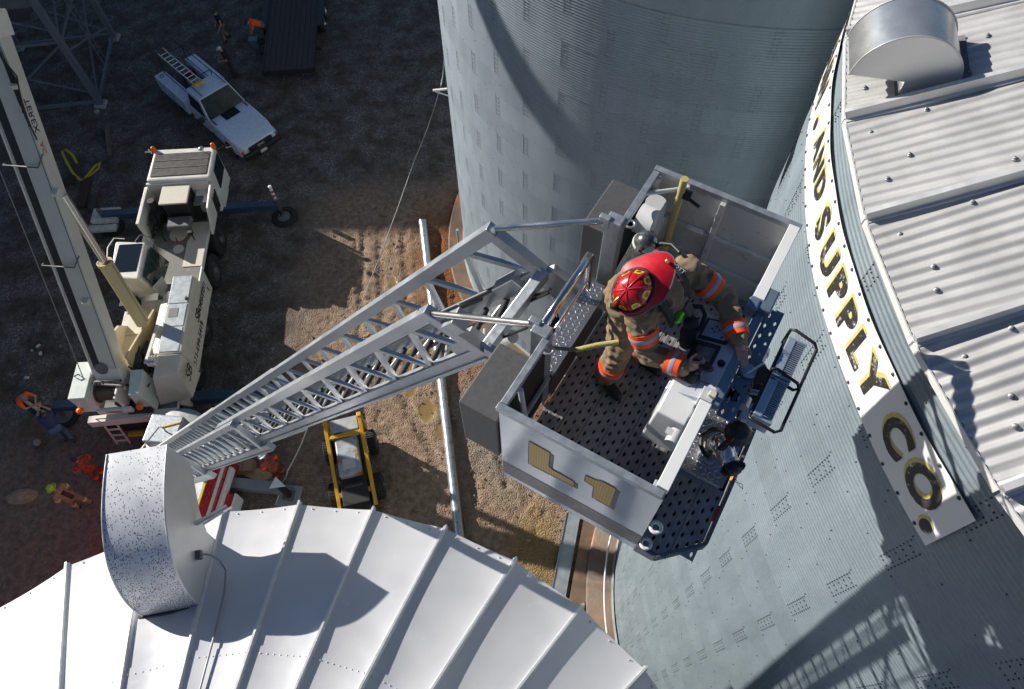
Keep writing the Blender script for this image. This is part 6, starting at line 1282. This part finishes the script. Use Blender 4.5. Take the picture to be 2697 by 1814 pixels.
for x in (-4.1, -3.4, -1.1): rk.tube((x, -.56, zt), (x, .63, zt), .022, n=8)
for y in (-.55, .62): rk.tube((-4.1, y, zt), (-3.7, y, zt), .022, n=8)
rk.build('ladder_rack', M_PLAS, pick, 50)
sl_ = empty('step_ladder', pick.location + Vector((0, 0, 2.0)), PFW, label='aluminium extension ladder with yellow foot lying on the pickup rack', cat='ladder')
for y in (-.42, -.06): MB().beam((-3.55, y, .03), (-.65, y, .03), .03, .08).build('stile', M_AL_W, sl_, bevel=.004)
rm_ = MB().tube((0, -.42, .03), (0, -.06, .03), .018, n=8).mesh('rung', 60); rm_.materials.append(M_AL_W)
for k in range(9): put('rung', rm_, sl_, loc=(-3.35 + k * .3, 0, .02))
MB().bb((-.70, -.46, -.02), (-.55, -.02, .08)).build('yellow_foot', mat('safety_yellow', (0, 0, 0)), sl_, bevel=.01); MB().bb((-3.75, -.10, .0), (-3.55, -.02, .06)).build('wood_tip', mat('pale_wood', (.5, .36, .2), .7), sl_)
for x in (1.85, -2.2):
    for s_ in (-1, 1): wheel(pick, (x, s_ * -.86 if s_ > 0 else .86, .39), R=.39, W=.27, side=s_, rim=M_CHR)
# ================================================================ flatbed trailer
tr0 = at(653, 178, 0); TA = R_(94.5)
trl = empty('flatbed_trailer', tr0 + Vector((0, 3.6, 0)), TA, label='dark flatbed trailer parked at the top of the yard', cat='trailer')
M_PLK = mat('old_plank', (.05, .038, .032), .75, var=.35, vs=5, bump=.3, bs=30)
for k in range(9): MB().bb((-3.9, -1.12 + k * .25, .68), (4.4, -.885 + k * .25, .72)).build('deck_plank', M_PLK, trl)
for y in (-1.17, 1.17): MB().bb((-3.9, y - .04, .55), (4.4, y + .04, .74)).build('side_rail', M_SOOT, trl)
MB().bb((-3.95, -1.15, .5), (-3.9, 1.15, .74)).build('tail_beam', M_SOOT, trl)
MB().bb((-2.85, -1.1, .5), (4.4, 1.1, .54)).build('frame', M_SOOT, trl)
for s_ in (-1, 1):
    MB().bb((-.9, s_ * 1.22 if s_ > 0 else -1.52, .72), (1.6, 1.52 if s_ > 0 else -1.22, .78)).build('mudguard', M_SOOT, trl, bevel=.02)
    for x in (-.25, .75): wheel(trl, (x, s_ * -1.37, .37), R=.37, W=.22, side=s_, rim=M_CRMW)
    MB().bb((-2.4, s_ * 1.2 if s_ > 0 else -1.42, .5), (-2.25, 1.42 if s_ > 0 else -1.2, .6)).build('jack_leg', M_SOOT, trl)
# ================================================================ skid steer loader
sk0 = at(805, 1062, 0); SKA = R_(103)
skid = empty('skid_steer', at(812, 1075, .0), SKA, label='small yellow skid steer loader with rusty bonnet beside the ladder', cat='loader')
M_YEL = mat('loader_yellow', (.62, .33, .02), .45, var=.12, vs=3, dirt=(.3, .16, .04), ds=4, dth=.66); M_RST = mat('rusty_sheet', (.36, .40, .42), .5, .3, var=.15, vs=3, dirt=(.33, .13, .045), ds=2.3, dth=.50)
def kbox(x0, x1, y0, y1, z0, z1, nm, m, bev=.02): return MB().bb((x0, y0, z0), (x1, y1, z1)).build(nm, m, skid, bevel=bev)
kbox(-1.4, 1.2, -.42, .42, .35, .95, 'chassis', M_SOOT); kbox(-.55, .75, -.36, .36, 1.0, 1.32, 'bonnet', M_RST, .05); kbox(.95, 1.42, -.46, .44, 1.30, 1.36, 'cab_roof', mat('roof_grey_sheet', (.42, .43, .43), .5, .3, var=.2, vs=4, dirt=(.2, .17, .14), ds=4, dth=.62))
kbox(-.35, .0, -.22, .2, 1.325, 1.335, 'label_plate', mat('pale_label', (.5, .49, .46), .6, var=.3, vs=30), 0)
for s_ in (-1, 1):
    ar = MB(); ar.beam((-1.5, s_ * .56, .7), (1.3, s_ * .56, 1.45), .12, .16); ar.build('lift_arm', M_YEL, skid, bevel=.015); MB().beam((1.25, s_ * .56, .4), (1.35, s_ * .56, 1.55), .14, .16).build('arm_post', M_YEL, skid, bevel=.015)
MB().beam((.82, -.58, 1.34), (.82, .58, 1.34), .12, .1).build('cross_bar', M_YEL, skid, bevel=.01); MB().beam((-1.0, -.5, .88), (-1.0, .5, .88), .16, .1).build('cross_bar', mat('rust_yellow', (.38, .17, .03), .6, var=.3, vs=5, dirt=(.2, .08, .03), ds=4, dth=.55), skid, bevel=.01)
kbox(-1.0, -.6, -.4, .4, .7, .78, 'engine_deck', M_SOOT); MB().tube((-.75, -.3, .9), (-.75, .3, .9), .11, n=14).build('muffler', M_SOOT, skid, 40); kbox(-1.85, -1.35, -.62, .62, .25, .5, 'bucket', mat('bucket_steel', (.12, .08, .055), .6, .4, var=.4, vs=5))
for x in (-.8, .75):
    for s_ in (-1, 1): wheel(skid, (x, s_ * -.72, .42), R=.42, W=.28, side=s_)
# ================================================================ fire engine below the ladder
FA = R_(83)                                               # the engine points down the picture, turntable at its rear
fe0 = at(430, 1085, 0) + Vector((.62, .1, 0))
fe = empty('fire_engine', fe0, FA, label='red and white ladder fire engine half hidden under the white roof', cat='fire engine')
M_RED = mat('fire_red', (.42, .012, .02), .3, var=.06, coat=.4); M_DECKW = mat('white_tread_deck', (.58, .6, .62), .4, .3, var=.1, vs=10, bump=.3, bs=60)
def fbox(x0, x1, y0, y1, z0, z1, nm, m, bev=.02): return MB().bb((x0, y0, z0), (x1, y1, z1)).build(nm, m, fe, bevel=bev)
fbox(-8.5, .2, -1.22, 1.0, .5, 2.2, 'body', M_RED); fbox(-8.4, .15, -1.1, .9, 2.2, 2.24, 'deck', M_DECKW); fbox(-8.5, .2, -1.235, -1.222, 1.55, 1.75, 'white_stripe', M_WHITE, 0); fbox(-8.5, .2, -1.16, -1.11, 2.21, 2.27, 'yellow_edge', mat('yellow_line', (.6, .45, .03), .5), 0)
fbox(-8.3, -.1, -1.36, -1.236, 1.0, 1.3, 'handrail_box', M_WHITE); fbox(-2.2, -.9, -1.62, -1.24, .5, 1.1, 'step', M_RED, .03); fbox(-2.2, -.9, -1.68, -1.62, .5, 1.15, 'step_edge', M_WHITE, .0)
MB().lathe([(.95, 0), (.95, .12), (.85, .16)], (.35, .15, 2.24), (0, 0, 1), 36).build('turntable', mat('turntable_steel', (.3, .31, .32), .45, .5, var=.15), fe, 40)
hj = MB(); hj.box((.2, .1, 2.9), (.9, 1.0, .9)); hj.build('ladder_pedestal', M_GALV, fe, bevel=.05); ysb = MB(); ysb.box((-.2, -.25, 3.0), (.6, .5, .35)); ysb.build('yellow_reel', mat('safety_yellow', (0, 0, 0)), fe, bevel=.05)
tn = MB(); rnd = random.Random(4)
for k in range(16): a = Vector((rnd.uniform(-.5, .3), rnd.uniform(-.9, -.2), rnd.uniform(2.5, 2.9))); b_ = Vector((rnd.uniform(-.9, .2), rnd.uniform(-.9, -.3), rnd.uniform(2.4, 2.8))); tn.path([a, (a + b_) / 2 + Vector((0, 0, .25)), b_], .03, 6)
tn.build('hoses', M_SOOT, fe, 60)['kind'] = 'stuff'; gm = MB(); gm.box((-.2, -.7, 2.6), (.7, .55, .5)); gm.ball((-.5, -.6, 2.85), .22, (1, 1, .8), 12); gm.build('rotary_joint', mat('turntable_steel', (0, 0, 0)), fe, 40, bevel=.03)
# stabiliser with its pad
bm_ = MB().bb((-.62, -2.9, .45), (-.28, -1.2, .8)).build('stabiliser_beam', mat('stabiliser_grey', (.3, .33, .36), .45, .5, var=.1), fe, bevel=.02); MB().tube((-.5, -2.95, .12), (-.5, -2.95, 1.0), .11, n=14).build('jack', M_SOOT, bm_, 40); MB().box((-.5, -2.95, .1), (.35, .35, .1)).build('foot', M_RIM, bm_, bevel=.02)
MB().box((-.5, -2.95, .03), (.75, .75, .05)).build('ground_plate', mat('pale_plate', (.38, .39, .41), .5, .4, var=.1), fe, bevel=.05)
MB().prism([(0, 0), (.5, .12), (.1, .4)], (-.6, -2.6, 1.0), (0, -1, 0), (1, 0, 0), .02).build('white_flag', M_WHITE, fe)
# turntable handrail with yellow grips, sign panels
P_ = [at(325, 1058, 3.2), at(307, 1040, 3.7), at(362, 972, 3.7), at(372, 972, 3.7), at(412, 962, 3.7)]
fi = (Matrix.Translation(fe0) @ Matrix.Rotation(FA, 4, 'Z')).inverted(); hr = MB(); hr.path([fi @ p for p in P_], .022, 8); hr.path([fi @ P_[3], fi @ at(385, 1000, 2.6)], .022, 8); hr.build('handrail', M_CHR, fe, 60)
MB().tube(fi @ at(370, 973, 3.7), fi @ at(412, 962, 3.7), .045, n=12).build('yellow_grip', mat('safety_yellow', (0, 0, 0)), fe, 40); MB().tube(fi @ at(312, 1047, 3.7), fi @ at(330, 1062, 3.5), .045, n=12).build('yellow_grip', mat('safety_yellow', (0, 0, 0)), fe, 40)
for q, nm in (((352, 1010, 2.9), 'red_cover'), ((365, 1000, 2.9), 'red_cover')): 
    pass
rdp = MB(); rdp.box(fi @ at(368, 1005, 2.6), (.55, .4, .5)); rdp.build('red_cover', M_RED, fe, bevel=.04)
for q in ((385, 1030, 3.0), (370, 1045, 3.0)): MB().box(fi @ at(*q), (.42, .3, .02), Matrix.Rotation(.5, 3, 'X')).build('instruction_plate', mat('printed_plate', (.62, .62, .62), .5, var=.5, vs=45), fe)
wheel(fe, (-2.9, -1.1, .52), R=.52, W=.32, side=1)
# ================================================================ hopper tower at the top left
M_TWR = mat('tower_grey_paint', (.17, .19, .23), .5, .3, var=.15, vs=3, dirt=(.1, .1, .11), ds=3, dth=.62)
f1, f2 = at(232, 240, 0), at(262, 88, 0); vx = (f2 - f1); vy = Vector((-vx.y, vx.x, 0)); f3, f4 = f2 + vy * .95, f1 + vy * .95
tow = empty('hopper_tower', (f1 + f3) / 2, 0, label='grey steel hopper tower with caged ladder at the top left corner', cat='tower'); tc_ = (f1 + f3) / 2
T_ = lambda p, z: Vector((p.x - tc_.x, p.y - tc_.y, z))
for p in (f1, f2, f3, f4):
    MB().beam(T_(p, -.05), T_(p, 6.5), .26, .26, vx).build('leg', M_TWR, tow, bevel=.01); MB().box(T_(p, .08), (.5, .5, .16)).build('footing', M_CONC_P, tow, bevel=.03)
for a, b_ in ((f1, f2), (f2, f3), (f3, f4), (f4, f1)):
    for z in (.25, 3.4): MB().beam(T_(a, z), T_(b_, z), .1, .14).build('girt', M_TWR, tow)
    for z0, z1 in ((.3, 3.3), (3.5, 6.2)): MB().beam(T_(a, z0), T_(b_, z1), .06, .09).build('brace', M_TWR, tow); MB().beam(T_(b_, z0 + .4), T_(a, z1 - .4), .05, .08).build('brace', M_TWR, tow)
hc = (f1 + f3) / 2; hp = MB(); sq = [f1, f2, f3, f4]; A = [T_(hc.lerp(p, .25), 3.3) for p in sq]; B = [T_(hc.lerp(p, .93), 4.9) for p in sq]; Cc = [T_(hc.lerp(p, .93), 6.5) for p in sq]
hp.add(A + B + Cc, [(0, 1, 2, 3), (11, 10, 9, 8)] + [(i, (i + 1) % 4, 4 + (i + 1) % 4, 4 + i) for i in range(4)] + [(4 + i, 4 + (i + 1) % 4, 8 + (i + 1) % 4, 8 + i) for i in range(4)]); hp.build('hopper', M_TWR, tow)
lb = f1.lerp(f2, .35) + Vector((.35, .0, 0)); lt = f1.lerp(f2, .55) + Vector((.35, 0, 0))
for o in (0, .42): MB().beam(T_(lb + vx.normalized() * o, .2), T_(lb + vx.normalized() * o, 6.6), .05, .03).build('ladder_stile', M_TWR, tow)
rme = MB().tube((0, 0, 0), vx.normalized() * .42, .014, n=6).mesh('ladder_rung'); rme.materials.append(M_TWR)
for k in range(19): put('ladder_rung', rme, tow, loc=T_(lb, .5 + k * .32))
for k in range(3): MB().path([T_(lb, 3 + k * 1.2), T_(lb + Vector((.5, 0, 0)), 3 + k * 1.2), T_(lb + Vector((.5, 0, 0)) + vx.normalized() * .42, 3 + k * 1.2), T_(lb + vx.normalized() * .42, 3 + k * 1.2)], .014, 6).build('cage_hoop', M_TWR, tow, 60)
# ================================================================ pipe on the ground, channel, wires
p0, p1 = at(962, 505, .17), at(1052, 1275, .17); pp = empty('long_pipe', p0, 0, label='long galvanised pipe lying across the muddy ground', cat='pipe'); d = p1 - p0
M_PIPE = mat('galvanised_pipe', (.52, .55, .56), .32, .7, var=.12, vs=6)
for k in range(4): a, b_ = d * (k / 4), d * ((k + 1) / 4); MB().tube(a, b_, .16, n=20).build('pipe_length', M_PIPE, pp, 40); MB().tube(b_ - d.normalized() * .06, b_ + d.normalized() * .06, .172, n=20).build('coupling', M_PIPE, pp, 40)
MB().tube(-d.normalized() * .02, d.normalized() * .12, .175, n=20).build('end_collar', M_PIPE, pp, 40)
ch0, ch1 = at(1305, 1170, .1), at(1262, 1400, .1); dc = ch1 - ch0; chn = empty('drain_cover', ch0, 0, label='grey galvanised channel cover between the two bins', cat='channel')
MB().beam((0, 0, 0), dc, .42, .06).build('cover_plate', mat('channel_galv', (.36, .39, .40), .45, .5, var=.2, vs=3), chn, bevel=.005); 
for s_ in (-1, 1): sdv = dc.normalized().cross(Vector((0, 0, 1))) * .22 * s_; MB().beam(sdv, sdv + dc, .02, .12).build('edge', M_GALV, chn)
cc = MB(); sdv = dc.normalized().cross(Vector((0, 0, 1))) * -.6; cc.beam(sdv, sdv + dc * 1.05, .5, .2); ccb = cc.build('concrete_kerb', M_CONC, loc=(ch0.x, ch0.y, .02)); tag(ccb, 'rust-stained concrete kerb along the channel cover', 'kerb')
def rope(pts, r, nm, m, label, cat, sag=0.0):
    mb = MB(); P = []
    for a, b_ in zip(pts[:-1], pts[1:]):
        for k in range(12): t = k / 12; q = Vector(a).lerp(Vector(b_), t); q.z -= sag * 4 * t * (1 - t); P.append(q)
    P.append(Vector(pts[-1])); o = mb.path(P, r, 6).build(nm, m, smooth=60); tag(o, label, cat); return o
M_CBL = mat('steel_cable', (.3, .3, .29), .5, .5)
rope([at(1012, 120, 7.6), at(1003, 196, 6.9), at(945, 360, 3.5), at(800, 745, .25), at(780, 770, .1)], .016, 'guy_cable', M_CBL, 'thin steel cable running down from the bracket on the bin', 'cable', .15)
rope([at(700, 972, 2.2), at(655, 1070, .9), at(640, 1100, .5), at(625, 1150, .05)], .022, 'tie_line', mat('pale_rope', (.5, .49, .46), .7), 'pale rope hanging from the ladder down to the stabiliser', 'rope', .1)
# yellow lifting sling
sp = [at(*q, z) for q, z in (((176, 372), .08), ((165, 352), .05), ((150, 340), .04), ((141, 345), .05), ((150, 365), .05), ((165, 392), .05), ((183, 410), .06), ((192, 408), .08), ((205, 392), .1), ((218, 376), .12), ((228, 370), .1), ((224, 384), .06), ((210, 395), .05), ((200, 402), .1))]
mb = MB(); P = [Vector(p) for p in sp]; pr = None
for i, p in enumerate(P):
    t = (P[min(i + 1, len(P) - 1)] - P[max(i - 1, 0)]).normalized(); s_ = t.cross(Vector((0, 0, 1))).normalized(); k = len(mb.v); mb.v += [tuple(p - s_ * .055), tuple(p + s_ * .055), tuple(p + s_ * .055 + Vector((0, 0, .02))), tuple(p - s_ * .055 + Vector((0, 0, .02)))]
    if pr is not None: mb.f += [(pr + a, pr + (a + 1) % 4, k + (a + 1) % 4, k + a) for a in range(4)]
    pr = k
o = mb.build('lifting_sling', mat('sling_yellow', (.55, .42, .03), .7, var=.15, vs=15)); tag(o, 'yellow webbing lifting sling dropped in loops beside the boom', 'sling')
for (a, b_, w, c, lab) in (((243, 290), (250, 352), .16, (.16, .12, .08), 'weathered plank lying below the hopper tower leg'), ((200, 408), (186, 472), .3, (.06, .035, .025), 'dark rusty beam lying behind the yellow sling'), ((168, 400), (120, 440), .3, (.05, .032, .024), 'dark timber under the yellow sling by the boom'), ((222, 440), (205, 482), .2, (.08, .06, .045), 'short dark plank beside the crane front outrigger')):
    p, q = at(*a, .09), at(*b_, .09); o = MB().beam((0, 0, 0), q - p, w, .16).build('timber', mat('timber_%d' % int(w * 100 + c[0] * 1000), c, .8, var=.3, vs=6, bump=.3), bevel=.01, loc=p); tag(o, lab, 'timber')
def rock(px, py, s_, lab, c=(.32, .3, .27)):
    rr = random.Random(int(px * 7 + py)); me = MB(); me.ball((0, 0, s_ * .35), s_, (1, .85, .6), 10); me.v = [tuple(Vector(v) * rr.uniform(.85, 1.12)) for v in me.v]
    o = me.build('rock', mat('pale_rock', c, .85, var=.2, vs=8, bump=.4), loc=at(px, py, .02)); o.rotation_euler = (0, 0, rr.random() * 3); tag(o, lab, 'rock')
rock(222, 256, .16, 'pale rock at the foot of the hopper tower leg'); rock(86, 1008, .15, 'squarish grey rock below the man in blue'); rock(150, 655, .09, 'small pale rock left of the boom'); rock(73, 1003 - 205, .07, 'small white stone below the boom on the left')
for k, (px, py) in enumerate(((137, 645), (88, 728 + 60), (93, 935 - 130), (62, 1000 - 140))):
    o = MB().box((0, 0, .03), (.16, .1, .05), Matrix.Rotation(k, 3, 'Z')).build('litter', mat('white_litter', (.6, .6, .58), .7), loc=at(px, py, .02), bevel=.015); tag(o, ('crumpled white litter beside the boom rope', 'white litter scrap left of the rope tray', 'second white scrap below the first by the rope tray', 'white paper scrap near the man in orange')[k], 'litter')
def mound(x, y, a, b_, h, rz, nm, m, lab, cat):
    def fn(u, v):
        t = 2 * math.pi * u; r = v; px, py = math.cos(t) * r * a, math.sin(t) * r * b_; e = h * (1 - r ** 1.6) * (.8 + .4 * mnoise.noise(Vector((px * 3 + x, py * 3, 1)))) + .04 * mnoise.noise(Vector((px * 9, py * 9 + y, 2))); return (px, py, max(-.06, e - .04 * (r > .97)))
    mb = MB(); mb.grid(fn, 40, 10); o = mb.build(nm, m, smooth=60, loc=(x, y, 0)); o.rotation_euler = (0, 0, rz); tag(o, lab, cat)
q = at(50, 1130, 0); mound(q.x, q.y, .55, .28, .3, .1, 'dirt_heap', mat('dry_dirt', (.38, .27, .17), .9, var=.3, vs=6, bump=.5, bs=20), 'small heap of dry brown dirt at the left edge', 'dirt heap')
q = at(600, 1075, 0); mound(q.x - .2, q.y - .05, .55, .2, .25, -.2, 'spilled_corn', mat('corn_grain', (.5, .38, .2), .8, var=.4, vs=40, bump=.8, bs=60), 'spilled pale grain by the stabiliser beam', 'grain')
cb = MB(); 
for i in range(2):
    for j in range(1): cb.bb((-.3 + i * .34, -.2, .05), (.02 + i * .34, .2, .42))
q = at(560, 1068, 0); o = cb.build('wood_cribbing', mat('crib_wood', (.36, .24, .16), .8, var=.2, vs=20), loc=q, bevel=.01); tag(o, 'stacked cribbing blocks under the ladder beside the fire engine', 'cribbing')
o = MB().add([(0, 0, .02), (.7, 0, .02), (.6, .5, .05), (.05, .45, .3), (0, 0, .06), (.7, 0, .06), (.6, .5, .09), (.05, .45, .34)], [(3, 2, 1, 0), (4, 5, 6, 7), (0, 1, 5, 4), (1, 2, 6, 5), (2, 3, 7, 6), (3, 0, 4, 7)]).build('metal_tray', M_RIM, loc=at(295, 1068, 0)); tag(o, 'dark metal tray lying beside the speckled vent', 'tray')
# ================================================================ people on the ground
M_OR_T = mat('orange_tshirt', (.95, .12, .008), .75, var=.08); M_NAVY_T = mat('navy_shirt', (.035, .045, .12), .8, var=.15, bump=.3, bs=60); M_BLK_T = mat('black_shirt', (.012, .012, .014), .8, var=.2); M_JEAN = mat('blue_jeans', (.09, .14, .22), .8, var=.2, vs=12); M_KHK = mat('khaki_trousers', (.16, .13, .1), .85, var=.2); M_DRK = mat('charcoal_trousers', (.04, .04, .042), .85)
M_TO_R = mat('orange_red_gear', (.34, .065, .028), .8, var=.5, vs=7, dirt=(.06, .05, .045), ds=5, dth=.5); M_TO_T = mat('tan_gear', (.3, .22, .12), .85, var=.25, vs=8)
STAND = dict(hip=(0, 0, .95), ls=(.02, .2, 1.42), rs=(.02, -.2, 1.42), head=(.06, 0, 1.66), le=(.06, .28, 1.14), lw=(.22, .24, .92), re=(.06, -.28, 1.14), rw=(.22, -.24, .92), lk=(.04, .12, .5), la=(0, .13, .08), rk=(.06, -.12, .5), ra=(.0, -.13, .08), face=(1, 0, -.25), lf=(1, .1, 0), rf=(1, -.1, 0))
def pose(**k): d_ = dict(STAND); d_.update(k); return d_
def cap_hat(root, F, m, brim=True):
    u = F['hu'].normalized(); f = F['fdir']; f = (f - u * f.dot(u)).normalized(); Mx = Matrix((f, f.cross(u), u)).transposed(); c = F['hd'] + u * .06
    b = MB(); b.ball(c, .108, (1.05, .9, .75), 14, Mx); h = b.build('cap', m, root, 180)
    if brim: MB().box(c + f * .13 - u * .01, (.1, .15, .015), Mx).build('peak', m, h, bevel=.006)
def hard_helmet(root, F, m):
    u = F['hu'].normalized(); f = F['fdir']; f = (f - u * f.dot(u)).normalized(); r = f.cross(u); c = F['hd'] + u * .04
    MB().lathe([(.2, -.02), (.19, .0), (.14, .01), (.138, .05), (.11, .1), (.06, .13), (.01, .138)], c, u, 22, 1.08, .92, f).build('helmet', m, root, 50)
M_HAIR = mat('dark_hair', (.03, .022, .018), .8, var=.3)
def hair(root, F, m=M_HAIR):
    u = F['hu'].normalized(); f = F['fdir']; f = (f - u * f.dot(u)).normalized(); b = MB(); b.ball(F['hd'] + u * .035 - f * .018, .104, (1.02, .86, 1.05), 12, Matrix((f, f.cross(u), u)).transposed()); b.build('hair', m, root, 180)
def gz(p): return Vector((p.x, p.y, 0))
# by the pickup and trailer
r, g, F = person('person', gz(at(518, 92, 0)), R_(215), 'man in black sleeveless shirt and shorts walking past the trailer', pose(lk=(.15, .12, .5), la=(.1, .13, .08), rk=(-.02, -.12, .48), ra=(-.2, -.13, .12)), dict(shirt=M_BLK_T, pants=M_KHK, shorts=True, sleeve=.1, fat=1.15), .018); cap_hat(r, F, M_DRK)
r, g, F = person('person', gz(at(603, 92, 0)), R_(205), 'man in bright orange shirt bending beside the flatbed trailer', pose(hip=(-.1, 0, .92), ls=(.32, .2, 1.2), rs=(.32, -.2, 1.2), head=(.52, 0, 1.24), neck=(.4, 0, 1.24), le=(.42, .25, .95), lw=(.5, .12, .72), re=(.42, -.25, .95), rw=(.5, -.12, .72), face=(.7, 0, -.7), hup=(.7, 0, .7)), dict(shirt=M_OR_T, pants=M_KHK, sleeve=.6, fat=1.15), .018); cap_hat(r, F, M_DRK)
r, g, F = person('person', gz(at(537, 172, 0)), R_(190), 'man in dark clothes and white cap leaning over the pickup side', pose(ls=(.12, .2, 1.4), rs=(.12, -.2, 1.4), head=(.22, 0, 1.62), lw=(.4, .15, 1.05), rw=(.4, -.15, 1.05)), dict(shirt=M_BLK_T, pants=M_DRK, sleeve=.6), .018); cap_hat(r, F, mat('white_cap', (.6, .6, .6), .7))
ub = MB(); ub.box((0, 0, .5), (.45, .36, .08)); ub.box((0, 0, .25), (.3, .25, .46)); ubo = ub.build('tool_stool', mat('blue_grey_lid', (.12, .16, .22), .6), loc=gz(at(590, 92, 0)) + Vector((-.05, -.55, 0)), bevel=.02); tag(ubo, 'blue-grey lidded tool box on the ground before the bending man', 'tool box')
# two men at the crane's rear outrigger
rl = at(132, 950, 0)
r, g, F = person('person', gz(at(88, 935, 0)), R_(-20), 'man in orange shirt leaning on the crane outrigger', pose(hip=(-.22, 0, .9), ls=(.16, .2, 1.22), rs=(.16, -.2, 1.22), neck=(.2, 0, 1.27), head=(.3, 0, 1.38), le=(.36, .28, 1.0), lw=(.5, .05, .95), re=(.36, -.28, 1.0), rw=(.5, -.05, .95), face=(.8, 0, -.6), hup=(.5, 0, .85)), dict(shirt=M_OR_T, pants=M_DRK, sleeve=.6), .018); cap_hat(r, F, mat('grey_cap', (.2, .2, .21), .7))
r, g, F = person('person', gz(at(155, 992, 0)), R_(125), 'man in navy shirt and jeans reaching up at the crane outrigger', pose(hip=(-.15, 0, .92), ls=(.2, .2, 1.25), rs=(.2, -.2, 1.25), neck=(.24, 0, 1.3), head=(.34, .0, 1.42), le=(.5, .22, 1.28), lw=(.7, .02, 1.4), re=(.5, -.2, 1.25), rw=(.72, -.02, 1.38), lk=(.1, .12, .5), la=(-.1, .15, .08), rk=(.0, -.12, .5), ra=(-.35, -.14, .1), face=(.85, 0, -.4), hup=(.5, 0, .85)), dict(shirt=M_NAVY_T, pants=M_JEAN, sleeve=.6, fat=1.25), .018); hair(r, F); cap_hat(r, F, mat('grey_cap', (0, 0, 0)))
wg = MB(); wg.beam((0, 0, .75), (.9, -.55, .85), .1, .08); wgo = wg.build('outrigger_arm', M_CRMW, loc=gz(at(75, 925, 0)), bevel=.02); tag(wgo, 'white steel lever held between the two men at the crane', 'lever')
# firefighters
r, g, F = person('person', gz(at(232, 1085, 0)), R_(150), 'firefighter in orange-red gear standing below the crane near the vent', pose(le=(.12, .3, 1.15), lw=(.36, .18, 1.05), re=(.12, -.3, 1.15), rw=(.38, -.16, 1.08), head=(.1, .02, 1.64), face=(.9, 0, -.5)), dict(shirt=M_TO_R, pants=M_TO_R, sleeve=2, bulk=1.1, skirt=True), .018); hair(r, F)
for k in 'lr': band(r, g[k + 's'], g[k + 'e'], .1, .09, .6, .1, M_ORNG); band(r, g[k + 'e'], g[k + 'w'], .09, .08, .7, .1, M_ORNG); band(r, g[k + 'k'], g[k + 'a'], .1, .095, .6, .1, M_ORNG)
r, g, F = person('person', gz(at(190, 1148, 0)), R_(165), 'firefighter in tan gear and lime helmet crossing the yard', pose(ls=(.1, .21, 1.4), rs=(.1, -.21, 1.4), head=(.2, 0, 1.62), lk=(.16, .12, .5), la=(.1, .13, .08), rk=(-.02, -.12, .48), ra=(-.26, -.13, .12)), dict(shirt=M_TO_T, pants=M_TO_T, sleeve=2, bulk=1.12, skirt=True), .018); hard_helmet(r, F, mat('lime_helmet', (.5, .62, .02), .3))
mb = MB(); mb.tube((-.16, 0, .95), (-.05, 0, 1.42), .075, n=14); mb.build('air_cylinder', mat('strap_dark', (.05, .045, .045), .5), r, 40)
for k in 'lr': band(r, g[k + 'k'], g[k + 'a'], .1, .095, .5, .07, mat('pale_yellow_tape', (.6, .55, .2), .5)); band(r, g[k + 's'], g[k + 'e'], .1, .09, .6, .07, mat('pale_yellow_tape', (0, 0, 0)))
r, g, F = person('person', gz(at(640, 1082, 0)), R_(140), 'firefighter in orange-red gear and white helmet beside the stabiliser', pose(ls=(.14, .2, 1.36), rs=(.14, -.2, 1.36), head=(.26, 0, 1.56), lw=(.42, .16, .95), rw=(.42, -.16, .95), face=(.8, 0, -.6)), dict(shirt=M_TO_R, pants=M_TO_R, sleeve=2, bulk=1.1, skirt=True), .018); hard_helmet(r, F, mat('white_helmet', (.62, .62, .6), .35))
for k in 'lr': band(r, g[k + 's'], g[k + 'e'], .1, .09, .6, .1, M_ORNG); band(r, g[k + 'k'], g[k + 'a'], .1, .095, .6, .1, M_ORNG)
